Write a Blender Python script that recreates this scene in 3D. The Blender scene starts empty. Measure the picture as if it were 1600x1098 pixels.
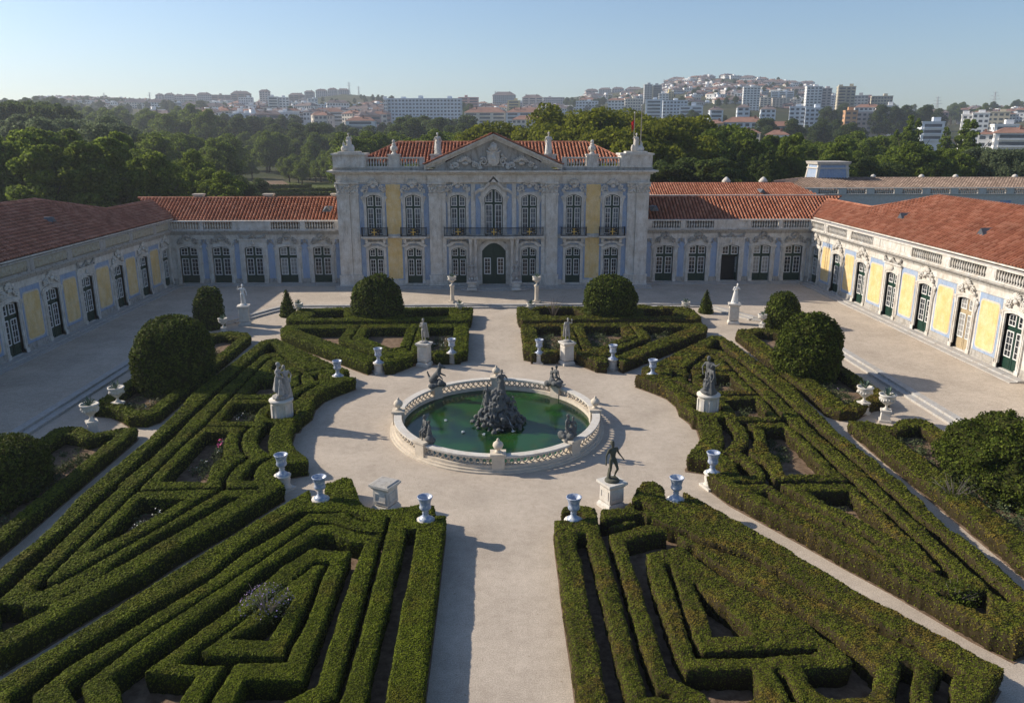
import bpy, math, random
import numpy as np
from mathutils import Vector, Matrix
sc = bpy.context.scene
COL = sc.collection
R = math.radians
rng = np.random.default_rng(7)
random.seed(7)

# ------------------------------------------------------------------ camera, sky, sun, exposure
cam_d = bpy.data.cameras.new('camera')
cam = bpy.data.objects.new('camera', cam_d)
COL.objects.link(cam)
cam_d.sensor_width = 36.0
cam_d.lens = 36.0 * 1225.0 / 1600.0
cam_d.clip_start = 0.5
cam_d.clip_end = 9000.0
cam.location = (-0.27, 0.0, 17.0)
_p = math.atan(335 / 1225.0)
_y = math.atan(32 / 1225.0)
cam.rotation_euler = (R(90) - _p, 0.0, -_y)
sc.camera = cam

SUN_EL, SUN_AZ = R(29.4), math.atan2(-0.94, 0.34)      # azimuth from +Y, clockwise
world = bpy.data.worlds.new('World')
sc.world = world
world.use_nodes = True
wn = world.node_tree.nodes
bg = wn['Background']
sky = wn.new('ShaderNodeTexSky')
sky.sky_type = 'NISHITA'
sky.sun_disc = False
sky.sun_elevation = SUN_EL
sky.sun_rotation = SUN_AZ
sky.altitude = 100
sky.air_density = 1.0
sky.dust_density = 0.8
sky.ozone_density = 4.2
world.node_tree.links.new(sky.outputs[0], bg.inputs[0])
bg.inputs[1].default_value = 0.101

sun_d = bpy.data.lights.new('sun', 'SUN')
sun_d.energy = 4.6
sun_d.angle = R(0.5)
sun_d.color = (1.0, 0.9, 0.76)
sun = bpy.data.objects.new('sun', sun_d)
COL.objects.link(sun)
_sd = Vector((math.sin(SUN_AZ) * math.cos(SUN_EL), math.cos(SUN_AZ) * math.cos(SUN_EL), math.sin(SUN_EL)))
sun.rotation_euler = _sd.to_track_quat('Z', 'Y').to_euler()
sun.location = (-60, 20, 60)
sc.view_settings.view_transform = 'Standard'
sc.view_settings.look = 'None'
sc.view_settings.gamma = 1.0
sc.view_settings.exposure = 0.47
sc.view_settings.use_curve_mapping = False
sc.cycles.max_bounces = 8
sc.cycles.diffuse_bounces = 6
sc.cycles.volume_bounces = 0

# ------------------------------------------------------------------ materials
def new_mat(name):
    m = bpy.data.materials.new(name)
    m.use_nodes = True
    nt = m.node_tree
    b = nt.nodes['Principled BSDF']
    return m, nt, b

def L(nt, a, b): nt.links.new(a, b)

def noise(nt, scale, detail=4, vec=None, rough=0.6):
    n = nt.nodes.new('ShaderNodeTexNoise')
    n.inputs['Scale'].default_value = scale
    n.inputs['Detail'].default_value = detail
    n.inputs['Roughness'].default_value = rough
    if vec is not None: L(nt, vec, n.inputs['Vector'])
    return n.outputs['Fac']

def ramp(nt, fac, stops):
    r = nt.nodes.new('ShaderNodeValToRGB')
    e = r.color_ramp.elements
    while len(e) < len(stops): e.new(0.5)
    for k, (p, c) in enumerate(stops):
        e[k].position = p
        e[k].color = (c, c, c, 1) if isinstance(c, float) else (c[0], c[1], c[2], 1)
    L(nt, fac, r.inputs[0])
    return r.outputs[0]

def mix(nt, fac, a, b, mode='MIX'):
    m = nt.nodes.new('ShaderNodeMix')
    m.data_type = 'RGBA'
    m.blend_type = mode
    for sock, v in ((m.inputs[0], fac), (m.inputs[6], a), (m.inputs[7], b)):
        if isinstance(v, (int, float)): sock.default_value = v
        elif isinstance(v, tuple): sock.default_value = (v[0], v[1], v[2], 1)
        else: L(nt, v, sock)
    return m.outputs[2]

def pos(nt, sx=1, sy=1, sz=1):
    g = nt.nodes.new('ShaderNodeNewGeometry')
    mp = nt.nodes.new('ShaderNodeMapping')
    mp.inputs['Scale'].default_value = (sx, sy, sz)
    L(nt, g.outputs['Position'], mp.inputs['Vector'])
    return mp.outputs[0]

def island(nt):
    return nt.nodes.new('ShaderNodeNewGeometry').outputs['Random Per Island']

def bump(nt, b, h, strength=0.3, dist=0.02):
    bn = nt.nodes.new('ShaderNodeBump')
    bn.inputs['Strength'].default_value = strength
    bn.inputs['Distance'].default_value = dist
    L(nt, h, bn.inputs['Height'])
    L(nt, bn.outputs[0], b.inputs['Normal'])

def fin(b, rough=0.8, spec=0.25, metal=0.0):
    b.inputs['Roughness'].default_value = rough
    b.inputs['Specular IOR Level'].default_value = spec
    b.inputs['Metallic'].default_value = metal

def stone_mat(name, base, dark, warm, stain=0.5, sc_=1.0):
    m, nt, b = new_mat(name)
    p = pos(nt)
    ps = pos(nt, 1.6, 1.6, 0.35)
    c = mix(nt, ramp(nt, noise(nt, 1.3 * sc_, 5, p), [(0.35, 0.0), (0.68, 1.0)]), base, warm)
    f = ramp(nt, noise(nt, 2.2 * sc_, 7, ps, 0.72), [(0.5, 0.0), (0.72, float(stain))])
    c = mix(nt, f, c, dark)
    f2 = ramp(nt, noise(nt, 14 * sc_, 5, p, 0.7), [(0.42, 0.82), (0.62, 1.0)])
    c = mix(nt, 1.0, c, f2, 'MULTIPLY')
    L(nt, c, b.inputs['Base Color'])
    bump(nt, b, noise(nt, 18 * sc_, 6, p), 0.35, 0.03)
    fin(b, 0.85, 0.2)
    return m

def plain_mat(name, col, var=0.15, scale=6.0, rough=0.7, spec=0.3, metal=0.0, bmp=0.2):
    m, nt, b = new_mat(name)
    p = pos(nt)
    f = ramp(nt, noise(nt, scale, 6, p, 0.65), [(0.3, 1.0 - var), (0.7, 1.0 + 0.0)])
    c = mix(nt, 1.0, (col[0], col[1], col[2]), f, 'MULTIPLY')
    L(nt, c, b.inputs['Base Color'])
    if bmp: bump(nt, b, noise(nt, scale * 5, 4, p), bmp, 0.02)
    fin(b, rough, spec, metal)
    return m

M = {}
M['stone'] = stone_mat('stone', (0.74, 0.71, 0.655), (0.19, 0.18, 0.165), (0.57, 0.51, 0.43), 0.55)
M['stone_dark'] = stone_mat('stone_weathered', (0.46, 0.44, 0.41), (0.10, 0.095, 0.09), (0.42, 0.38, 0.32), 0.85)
M['stone_white'] = stone_mat('stone_white', (0.70, 0.67, 0.61), (0.30, 0.28, 0.25), (0.62, 0.56, 0.48), 0.35, 2.0)
M['stone_statue'] = stone_mat('stone_statue', (0.40, 0.39, 0.37), (0.10, 0.10, 0.10), (0.33, 0.31, 0.28), 0.7, 3.0)
M['marble'] = stone_mat('marble', (0.82, 0.81, 0.78), (0.45, 0.44, 0.42), (0.78, 0.75, 0.70), 0.25, 3.0)
M['lead'] = stone_mat('lead', (0.12, 0.125, 0.13), (0.035, 0.04, 0.045), (0.16, 0.16, 0.15), 0.7, 4.0)
M['bronze'] = stone_mat('bronze', (0.085, 0.085, 0.06), (0.03, 0.035, 0.03), (0.13, 0.13, 0.10), 0.6, 4.0)
M['kerb'] = stone_mat('kerb_stone', (0.50, 0.485, 0.46), (0.20, 0.19, 0.18), (0.45, 0.41, 0.36), 0.6, 1.5)
M['blue'] = stone_mat('blue_stucco', (0.30, 0.395, 0.56), (0.17, 0.21, 0.28), (0.40, 0.46, 0.56), 0.6)
M['yellow'] = stone_mat('yellow_stucco', (0.75, 0.515, 0.205), (0.46, 0.33, 0.17), (0.80, 0.63, 0.36), 0.6)
M['cream'] = plain_mat('cream_plaster', (0.66, 0.58, 0.47), 0.25, 2.5, 0.9, 0.1)
M['green_paint'] = plain_mat('green_paint', (0.009, 0.040, 0.026), 0.25, 5, 0.45, 0.4, 0, 0.05)
M['tan_paint'] = plain_mat('tan_paint', (0.46, 0.36, 0.22), 0.3, 5, 0.6, 0.3, 0, 0.05)
M['white_paint'] = plain_mat('white_paint', (0.74, 0.73, 0.70), 0.12, 6, 0.5, 0.3, 0, 0.05)
M['iron'] = plain_mat('iron', (0.02, 0.021, 0.022), 0.3, 10, 0.5, 0.4, 0, 0.05)
M['gold'] = plain_mat('gilding', (0.75, 0.5, 0.14), 0.3, 9, 0.4, 0.5, 0.6, 0.1)
M['red_cloth'] = plain_mat('red_cloth', (0.62, 0.03, 0.03), 0.2, 4, 0.8, 0.1)
M['metal_pole'] = plain_mat('pale_pole', (0.55, 0.53, 0.48), 0.2, 4, 0.4, 0.4)
M['bark'] = plain_mat('bark', (0.13, 0.10, 0.075), 0.5, 3, 0.95, 0.05, 0, 0.6)
M['twig'] = plain_mat('twig', (0.20, 0.17, 0.15), 0.4, 8, 0.95, 0.05)
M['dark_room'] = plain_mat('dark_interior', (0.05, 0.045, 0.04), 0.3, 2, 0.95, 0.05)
M['lead_sheet'] = plain_mat('lead_sheet', (0.10, 0.11, 0.125), 0.4, 3, 0.5, 0.4)
M['relief'] = stone_mat('relief_stone', (0.47, 0.43, 0.34), (0.14, 0.12, 0.10), (0.42, 0.36, 0.25), 0.6, 3.0)

def glass_mat(name, col, rough):
    m, nt, b = new_mat(name)
    c = mix(nt, ramp(nt, noise(nt, 0.9, 2, pos(nt)), [(0.42, 0.0), (0.62, 1.0)]), (col[0], col[1], col[2]), (col[0] * 2.6, col[1] * 2.6, col[2] * 2.6))
    L(nt, c, b.inputs['Base Color'])
    fin(b, rough, 0.5)
    return m
M['pane'] = glass_mat('window_pane', (0.012, 0.014, 0.017), 0.08)
M['grey_pane'] = glass_mat('reflecting_pane', (0.07, 0.078, 0.088), 0.12)
M['curtain'] = plain_mat('curtained_pane', (0.34, 0.33, 0.31), 0.3, 4, 0.25, 0.5, 0, 0.0)

def tile_mat(name, a, b_, c_):
    m, nt, b = new_mat(name)
    c = ramp(nt, island(nt), [(0.0, a), (0.5, b_), (1.0, c_)])
    p = pos(nt)
    f = ramp(nt, noise(nt, 0.5, 5, p, 0.7), [(0.3, 0.72), (0.62, 1.0)])
    c = mix(nt, 1.0, c, f, 'MULTIPLY')
    f = ramp(nt, noise(nt, 7, 5, p, 0.7), [(0.55, 0.0), (0.75, 0.55)])
    c = mix(nt, f, c, (0.10, 0.075, 0.06))
    L(nt, c, b.inputs['Base Color'])
    fin(b, 0.85, 0.15)
    return m
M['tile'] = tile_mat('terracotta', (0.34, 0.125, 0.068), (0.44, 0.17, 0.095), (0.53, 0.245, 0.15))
M['tile_shaded'] = tile_mat('shaded_terracotta', (0.24, 0.10, 0.065), (0.31, 0.135, 0.09), (0.38, 0.19, 0.135))  # same terracotta, with the left roof's shade put into the colour
M['tile_old'] = tile_mat('old_terracotta', (0.19, 0.135, 0.105), (0.25, 0.18, 0.14), (0.32, 0.24, 0.19))
M['tile_bed'] = plain_mat('tile_bed', (0.17, 0.065, 0.04), 0.3, 4, 0.95, 0.05)

def leaf_mat(name, cols, patch=None, patch_amt=0.0, patch_scale=0.35, trans=0.18):
    m, nt, b = new_mat(name)
    c = ramp(nt, island(nt), [(0.0, cols[0]), (0.55, cols[1]), (1.0, cols[2])])
    p = pos(nt)
    f = ramp(nt, noise(nt, 0.8, 4, p), [(0.3, 0.62), (0.7, 1.15)])
    c = mix(nt, 1.0, c, f, 'MULTIPLY')
    if patch:
        f = ramp(nt, noise(nt, patch_scale, 6, p, 0.7), [(0.56 - 0.1 * patch_amt, 0.0), (0.68, min(1.0, 0.45 + 0.5 * patch_amt))])
        c = mix(nt, f, c, patch)
    L(nt, c, b.inputs['Base Color'])
    fin(b, 0.7, 0.08)
    if trans:
        t = nt.nodes.new('ShaderNodeBsdfTranslucent')
        L(nt, c, t.inputs['Color'])
        ms = nt.nodes.new('ShaderNodeMixShader')
        ms.inputs[0].default_value = trans
        L(nt, b.outputs[0], ms.inputs[1]); L(nt, t.outputs[0], ms.inputs[2])
        L(nt, ms.outputs[0], nt.nodes['Material Output'].inputs[0])
    return m
M['hedge'] = leaf_mat('box_leaves', ((0.078, 0.100, 0.0060), (0.108, 0.134, 0.0072), (0.145, 0.166, 0.0115)), (0.125, 0.098, 0.012), 0.3, 0.5, 0.10)
M['hedge_r'] = leaf_mat('box_leaves_browned', ((0.074, 0.090, 0.0088), (0.102, 0.117, 0.0122), (0.140, 0.148, 0.0170)), (0.21, 0.115, 0.028), 0.42, 0.55, 0.10)
M['topiary'] = leaf_mat('yew_leaves', ((0.0393, 0.0575, 0.0076), (0.0696, 0.0937, 0.0106), (0.1179, 0.1437, 0.0181)))
M['oak'] = leaf_mat('broadleaf', ((0.0900, 0.1276, 0.0180), (0.1500, 0.2026, 0.0270), (0.2326, 0.2926, 0.0420)), None, trans=0.55)
M['plane'] = leaf_mat('plane_leaves', ((0.1071, 0.1260, 0.0126), (0.1764, 0.1953, 0.0176), (0.2520, 0.2646, 0.0277)), None, trans=0.55)
M['dark_leaf'] = leaf_mat('dark_evergreen', ((0.0520, 0.0780, 0.0227), (0.0894, 0.1268, 0.0325), (0.1463, 0.1869, 0.0455)), None, trans=0.55)
M['grey_leaf'] = leaf_mat('grey_green_leaves', ((0.0948, 0.1265, 0.0633), (0.1455, 0.1834, 0.0886), (0.2088, 0.2530, 0.1265)), None, trans=0.55)
M['poplar'] = leaf_mat('poplar_leaves', ((0.0976, 0.1424, 0.0240), (0.1650, 0.2250, 0.0330), (0.2550, 0.3150, 0.0510)), None, trans=0.55)
M['bed_leaf'] = leaf_mat('bed_plants', ((0.06, 0.08, 0.03), (0.10, 0.125, 0.05), (0.17, 0.19, 0.10)), None)
M['agave'] = leaf_mat('agave', ((0.10, 0.16, 0.12), (0.15, 0.21, 0.16), (0.2, 0.27, 0.2)), None, trans=0)
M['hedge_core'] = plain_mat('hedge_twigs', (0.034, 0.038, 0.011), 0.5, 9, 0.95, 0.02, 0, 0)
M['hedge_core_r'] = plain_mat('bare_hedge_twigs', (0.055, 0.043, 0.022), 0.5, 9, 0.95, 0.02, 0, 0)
M['petal_pink'] = plain_mat('pink_petals', (0.75, 0.12, 0.30), 0.2, 9, 0.6, 0.2)
M['petal_mauve'] = plain_mat('mauve_petals', (0.36, 0.27, 0.46), 0.3, 9, 0.7, 0.1)
M['petal_white'] = plain_mat('white_petals', (0.7, 0.7, 0.66), 0.2, 9, 0.7, 0.1)

def gravel_mat():
    m, nt, b = new_mat('gravel')
    p = pos(nt)
    c = mix(nt, ramp(nt, noise(nt, 0.28, 6, p, 0.65), [(0.32, 0.0), (0.68, 1.0)]), (0.45, 0.38, 0.305), (0.585, 0.50, 0.405))
    c = mix(nt, ramp(nt, noise(nt, 22, 3, p, 0.8), [(0.38, 0.0), (0.62, 1.0)]), mix(nt, 1.0, c, (0.72, 0.72, 0.73), 'MULTIPLY'), mix(nt, 1.0, c, (1.16, 1.16, 1.15), 'MULTIPLY'))
    c = mix(nt, ramp(nt, noise(nt, 2.6, 7, p, 0.75), [(0.36, 0.0), (0.6, 1.0)]), mix(nt, 1.0, c, (0.86, 0.85, 0.84), 'MULTIPLY'), c)
    f = ramp(nt, noise(nt, 7, 2, p, 0.4), [(0.70, 0.0), (0.76, 0.55)])
    c = mix(nt, f, c, (0.20, 0.15, 0.09))
    f = ramp(nt, noise(nt, 0.55, 6, pos(nt, 1.0, 0.35, 1.0), 0.7), [(0.55, 0.0), (0.72, 0.35)])
    c = mix(nt, f, c, (0.34, 0.29, 0.235))
    L(nt, c, b.inputs['Base Color'])
    bump(nt, b, noise(nt, 30, 4, p, 0.8), 0.6, 0.02)
    fin(b, 0.95, 0.1)
    return m
M['gravel'] = gravel_mat()
def soil_mat():
    m, nt, b = new_mat('soil')
    p = pos(nt)
    c = mix(nt, ramp(nt, noise(nt, 2.5, 6, p, 0.7), [(0.35, 0.0), (0.65, 1.0)]), (0.13, 0.085, 0.055), (0.26, 0.185, 0.125))
    L(nt, c, b.inputs['Base Color'])
    bump(nt, b, noise(nt, 16, 5, p, 0.8), 0.8, 0.05)
    fin(b, 0.95, 0.1)
    return m
M['soil'] = soil_mat()
def land_mat():
    m, nt, b = new_mat('land')
    p = pos(nt)
    c = mix(nt, ramp(nt, noise(nt, 0.012, 7, p, 0.65), [(0.4, 0.0), (0.62, 1.0)]), (0.045, 0.055, 0.024), (0.11, 0.095, 0.05))
    c = mix(nt, ramp(nt, noise(nt, 0.12, 5, p, 0.7), [(0.35, 0.65), (0.65, 1.0)]), (0.04, 0.05, 0.02), c)
    L(nt, c, b.inputs['Base Color'])
    fin(b, 0.95, 0.05)
    return m
M['land'] = land_mat()
M['lawn'] = plain_mat('lawn', (0.10, 0.12, 0.03), 0.35, 0.5, 0.95, 0.05)
def water_mat():
    m, nt, b = new_mat('pond_water')
    p = pos(nt)
    c = mix(nt, ramp(nt, noise(nt, 0.33, 4, p, 0.6), [(0.40, 0.0), (0.58, 1.0)]), (0.006, 0.024, 0.014), (0.016, 0.066, 0.013))
    c = mix(nt, ramp(nt, noise(nt, 0.8, 5, p, 0.65), [(0.52, 0.0), (0.7, 0.8)]), c, (0.035, 0.06, 0.006))
    L(nt, c, b.inputs['Base Color'])
    bump(nt, b, noise(nt, 7, 3, p), 0.12, 0.03)
    fin(b, 0.12, 0.22)
    return m
M['water'] = water_mat()
M['spray'] = plain_mat('water_spray', (0.75, 0.79, 0.82), 0.1, 9, 0.2, 0.5)
def ceramic_mat():
    m, nt, b = new_mat('blue_white_ceramic')
    p = pos(nt)
    c = mix(nt, ramp(nt, noise(nt, 7, 3, p, 0.6), [(0.38, 0.0), (0.54, 0.9)]), (0.53, 0.545, 0.565), (0.22, 0.28, 0.41))
    L(nt, c, b.inputs['Base Color'])
    fin(b, 0.35, 0.4)
    return m
M['ceramic'] = ceramic_mat()

# ------------------------------------------------------------------ mesh helpers
class MB:
    def __init__(s): s.v = []; s.f = []; s.m = []; s.sm = []
    def add(s, vs, fs, mi=0, smooth=False):
        o = len(s.v)
        s.v.extend(vs)
        for f in fs:
            s.f.append(tuple(o + i for i in f)); s.m.append(mi); s.sm.append(smooth)
    def box(s, x0, x1, y0, y1, z0, z1, mi=0):
        v = [(x0, y0, z0), (x1, y0, z0), (x1, y1, z0), (x0, y1, z0), (x0, y0, z1), (x1, y0, z1), (x1, y1, z1), (x0, y1, z1)]
        s.add(v, [(0, 3, 2, 1), (4, 5, 6, 7), (0, 1, 5, 4), (1, 2, 6, 5), (2, 3, 7, 6), (3, 0, 4, 7)], mi)
    def taper(s, cx, cy, z0, z1, a0, b0, a1, b1, mi=0, rot=0.0):
        c_, s_ = math.cos(rot), math.sin(rot)
        v = []
        for z, a, b in ((z0, a0, b0), (z1, a1, b1)):
            for sx, sy in ((-1, -1), (1, -1), (1, 1), (-1, 1)):
                x, y = sx * a, sy * b
                v.append((cx + x * c_ - y * s_, cy + x * s_ + y * c_, z))
        s.add(v, [(0, 3, 2, 1), (4, 5, 6, 7), (0, 1, 5, 4), (1, 2, 6, 5), (2, 3, 7, 6), (3, 0, 4, 7)], mi)
    def prism_xz(s, poly, y0, y1, mi=0):          # polygon in x,z extruded along y
        n = len(poly)
        v = [(x, y0, z) for x, z in poly] + [(x, y1, z) for x, z in poly]
        f = [tuple(range(n)), tuple(range(2 * n - 1, n - 1, -1))]
        for i in range(n):
            j = (i + 1) % n
            f.append((i, i + n, j + n, j))
        s.add(v, f, mi)
    def prism_xy(s, poly, z0, z1, mi=0):
        n = len(poly)
        v = [(x, y, z0) for x, y in poly] + [(x, y, z1) for x, y in poly]
        f = [tuple(range(n - 1, -1, -1)), tuple(range(n, 2 * n))]
        for i in range(n):
            j = (i + 1) % n
            f.append((i, j, j + n, i + n))
        s.add(v, f, mi)
    def band(s, a, b, y0, y1, mi=0):              # strip between two x,z paths, front at y0, back at y1
        n = len(a)
        v = []
        for p in (a, b):
            for y in (y0, y1): v += [(x, y, z) for x, z in p]
        A0, A1, B0, B1 = 0, n, 2 * n, 3 * n
        f = []
        for i in range(n - 1):
            f += [(A0 + i, A0 + i + 1, B0 + i + 1, B0 + i), (A0 + i, A1 + i, A1 + i + 1, A0 + i + 1), (B0 + i + 1, B1 + i + 1, B1 + i, B0 + i)]
        s.add(v, f, mi)
    def lathe(s, prof, n=16, cx=0, cy=0, cz=0, mi=0, smooth=True, cap=True):
        v = []
        for r, z in prof:
            for k in range(n):
                a = 2 * math.pi * k / n
                v.append((cx + r * math.cos(a), cy + r * math.sin(a), cz + z))
        f = []
        for i in range(len(prof) - 1):
            for k in range(n):
                k2 = (k + 1) % n
                f.append((i * n + k, i * n + k2, (i + 1) * n + k2, (i + 1) * n + k))
        if cap:
            f.append(tuple(range(n - 1, -1, -1)))
            f.append(tuple((len(prof) - 1) * n + k for k in range(n)))
        s.add(v, f, mi, smooth)
    def tube(s, pts, rad, n=6, mi=0, smooth=True):
        pts = [Vector(p) for p in pts]
        if not hasattr(rad, '__len__'): rad = [rad] * len(pts)
        v = []
        for i, p in enumerate(pts):
            d = (pts[min(i + 1, len(pts) - 1)] - pts[max(i - 1, 0)])
            d = d.normalized() if d.length > 1e-9 else Vector((0, 0, 1))
            u = d.orthogonal().normalized() if abs(d.y) > 0.98 else d.cross(Vector((0, 1, 0))).normalized()
            w = d.cross(u)
            for k in range(n):
                a = 2 * math.pi * k / n
                q = p + (u * math.cos(a) + w * math.sin(a)) * rad[i]
                v.append(tuple(q))
        f = []
        for i in range(len(pts) - 1):
            for k in range(n):
                k2 = (k + 1) % n
                f.append((i * n + k, i * n + k2, (i + 1) * n + k2, (i + 1) * n + k))
        f.append(tuple(range(n - 1, -1, -1)))
        f.append(tuple((len(pts) - 1) * n + k for k in range(n)))
        s.add(v, f, mi, smooth)
    def ell(s, c, r, nu=8, nv=5, mi=0, rot=None):
        v = []
        for j in range(nv + 1):
            t = math.pi * j / nv
            for k in range(nu):
                a = 2 * math.pi * k / nu
                p = Vector((r[0] * math.sin(t) * math.cos(a), r[1] * math.sin(t) * math.sin(a), -r[2] * math.cos(t)))
                if rot is not None: p = rot @ p
                v.append((c[0] + p.x, c[1] + p.y, c[2] + p.z))
        f = []
        for j in range(nv):
            for k in range(nu):
                k2 = (k + 1) % nu
                f.append((j * nu + k, j * nu + k2, (j + 1) * nu + k2, (j + 1) * nu + k))
        s.add(v, f, mi, True)
    def mesh(s, name, mats):
        me = bpy.data.meshes.new(name)
        me.from_pydata(s.v, [], s.f)
        for m in (mats if isinstance(mats, (list, tuple)) else [mats]): me.materials.append(m)
        me.polygons.foreach_set('material_index', s.m)
        me.polygons.foreach_set('use_smooth', s.sm)
        me.update()
        return me

def link(name, me, parent=None, loc=(0, 0, 0), rz=0.0, scale=None):
    o = bpy.data.objects.new(name, me)
    COL.objects.link(o)
    o.location = loc
    o.rotation_euler = (0, 0, rz)
    if scale is not None: o.scale = scale if hasattr(scale, '__len__') else (scale,) * 3
    if parent: o.parent = parent
    return o

def tag(o, label=None, cat=None, group=None, kind=None):
    if label: o['label'] = label
    if cat: o['category'] = cat
    if group: o['group'] = group
    if kind: o['kind'] = kind
    return o

def empty(name, loc, rz=0.0, label=None, cat=None, group=None):
    o = bpy.data.objects.new(name, None)
    COL.objects.link(o)
    o.empty_display_size = 0.3
    o.location = loc
    o.rotation_euler = (0, 0, rz)
    return tag(o, label, cat, group)

def copy_tree(o, parent=None):
    c = o.copy(); COL.objects.link(c)
    c.parent = parent
    for ch in list(o.children): copy_tree(ch, c)
    return c

def np_mesh(name, verts, faces, mats, mat_idx=None, smooth=False):
    """verts (n,3) and faces (m,4) numpy arrays, fast path"""
    me = bpy.data.meshes.new(name)
    nv, nf, k = len(verts), len(faces), faces.shape[1]
    me.vertices.add(nv)
    me.vertices.foreach_set('co', np.ascontiguousarray(verts, dtype=np.float32).ravel())
    me.loops.add(nf * k)
    me.loops.foreach_set('vertex_index', np.ascontiguousarray(faces, dtype=np.int32).ravel())
    me.polygons.add(nf)
    me.polygons.foreach_set('loop_start', np.arange(0, nf * k, k, dtype=np.int32))
    me.polygons.foreach_set('loop_total', np.full(nf, k, dtype=np.int32))
    for m in (mats if isinstance(mats, (list, tuple)) else [mats]): me.materials.append(m)
    if mat_idx is not None: me.polygons.foreach_set('material_index', np.ascontiguousarray(mat_idx, dtype=np.int32))
    if smooth: me.polygons.foreach_set('use_smooth', np.ones(nf, dtype=bool))
    me.update()
    me.validate()
    return me

def cards(P, N, size, jitter=0.8, aspect=1.0, r=rng):
    """one leaf quad at each point P, roughly facing N"""
    n = len(P)
    size = np.broadcast_to(np.asarray(size, float), (n,)) * r.uniform(0.7, 1.35, n)
    d = N + r.normal(0, jitter, (n, 3))
    d /= np.linalg.norm(d, axis=1, keepdims=True) + 1e-9
    a = r.normal(0, 1, (n, 3))
    u = np.cross(d, a); u /= np.linalg.norm(u, axis=1, keepdims=True) + 1e-9
    w = np.cross(d, u)
    u = u * (size * 0.5)[:, None]; w = w * (size * 0.5 * aspect)[:, None]
    V = np.stack([P - u - w * 0.3, P - w, P + u + w * 0.2, P + w], 1).reshape(-1, 3)
    F = np.arange(n * 4).reshape(-1, 4)
    return V, F

def vnoise(P, scale, seed=0):
    """cheap smooth value noise on (n,3) points"""
    Q = P * scale + seed * 17.3
    i = np.floor(Q).astype(np.int64); f = Q - i
    f = f * f * (3 - 2 * f)
    def h(a):
        x = (a[:, 0] * 73856093) ^ (a[:, 1] * 19349663) ^ (a[:, 2] * 83492791)
        x = (x ^ (x >> 13)) * 1274126177
        return ((x ^ (x >> 16)) & 0xFFFF) / 65535.0
    out = 0
    for dx in (0, 1):
        for dy in (0, 1):
            for dz in (0, 1):
                w = (f[:, 0] if dx else 1 - f[:, 0]) * (f[:, 1] if dy else 1 - f[:, 1]) * (f[:, 2] if dz else 1 - f[:, 2])
                out = out + w * h(i + np.array([dx, dy, dz]))
    return out

# tile roof on one planar slope given by a polygon (3D), eave direction = first edge
def tile_slope(mb, poly, sp=0.36, course=0.45, rad=0.14, mi=0, bed=1):
    P = [Vector(p) for p in poly]
    o = P[0]
    es = (P[1] - P[0]).normalized()
    nrm = es.cross(P[2] - P[0]).normalized()
    if nrm.z < 0: nrm = -nrm
    et = nrm.cross(es).normalized()
    if et.z < 0: et = -et
    q = [((p - o).dot(es), (p - o).dot(et)) for p in P]
    mb.add([tuple(p - nrm * 0.03) for p in P], [tuple(range(len(P)))], bed)
    smin, smax = min(a for a, b in q), max(a for a, b in q)
    ncol = int((smax - smin) / sp)
    for c in range(ncol):
        s = smin + (c + 0.5) * sp
        ts = []
        for i in range(len(q)):
            (a0, b0), (a1, b1) = q[i], q[(i + 1) % len(q)]
            if (a0 - s) * (a1 - s) < 0: ts.append(b0 + (b1 - b0) * (s - a0) / (a1 - a0))
        if len(ts) < 2: continue
        t0, t1 = min(ts), max(ts)
        nc = max(1, int(round((t1 - t0) / course)))
        for k in range(nc):
            a = t0 + (t1 - t0) * k / nc - 0.03
            b = t0 + (t1 - t0) * (k + 1) / nc
            jj = random.uniform(-0.012, 0.012)
            vs = []
            for t, lift, rr in ((a, 0.045 + random.uniform(0, 0.015), rad), (b, 0.0, rad * 0.86)):
                for ang in (0, 50, 90, 130, 180):
                    x = math.cos(R(ang)) * rr + jj; h = math.sin(R(ang)) * rr * 1.15 + lift
                    vs.append(tuple(o + es * (s + x) + et * t + nrm * h))
            mb.add(vs, [(0, 1, 6, 5), (1, 2, 7, 6), (2, 3, 8, 7), (3, 4, 9, 8), (0, 4, 3, 2, 1)], mi, False)

def ridge_tiles(mb, a, b, rad=0.17, n=None, mi=0):
    a, b = Vector(a), Vector(b)
    ln = (b - a).length
    k = max(1, int(ln / 0.5))
    d = (b - a).normalized()
    sd = d.cross(Vector((0, 0, 1))).normalized(); up = sd.cross(d)
    for i in range(k):
        vs = []
        for t, rr in ((i / k, rad), ((i + 1.08) / k, rad * 0.88)):
            p = a + (b - a) * t
            for ang in (-15, 35, 90, 145, 195): vs.append(tuple(p + sd * math.cos(R(ang)) * rr + up * (math.sin(R(ang)) * rr)))
        mb.add(vs, [(0, 1, 6, 5), (1, 2, 7, 6), (2, 3, 8, 7), (3, 4, 9, 8)], mi)

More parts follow.
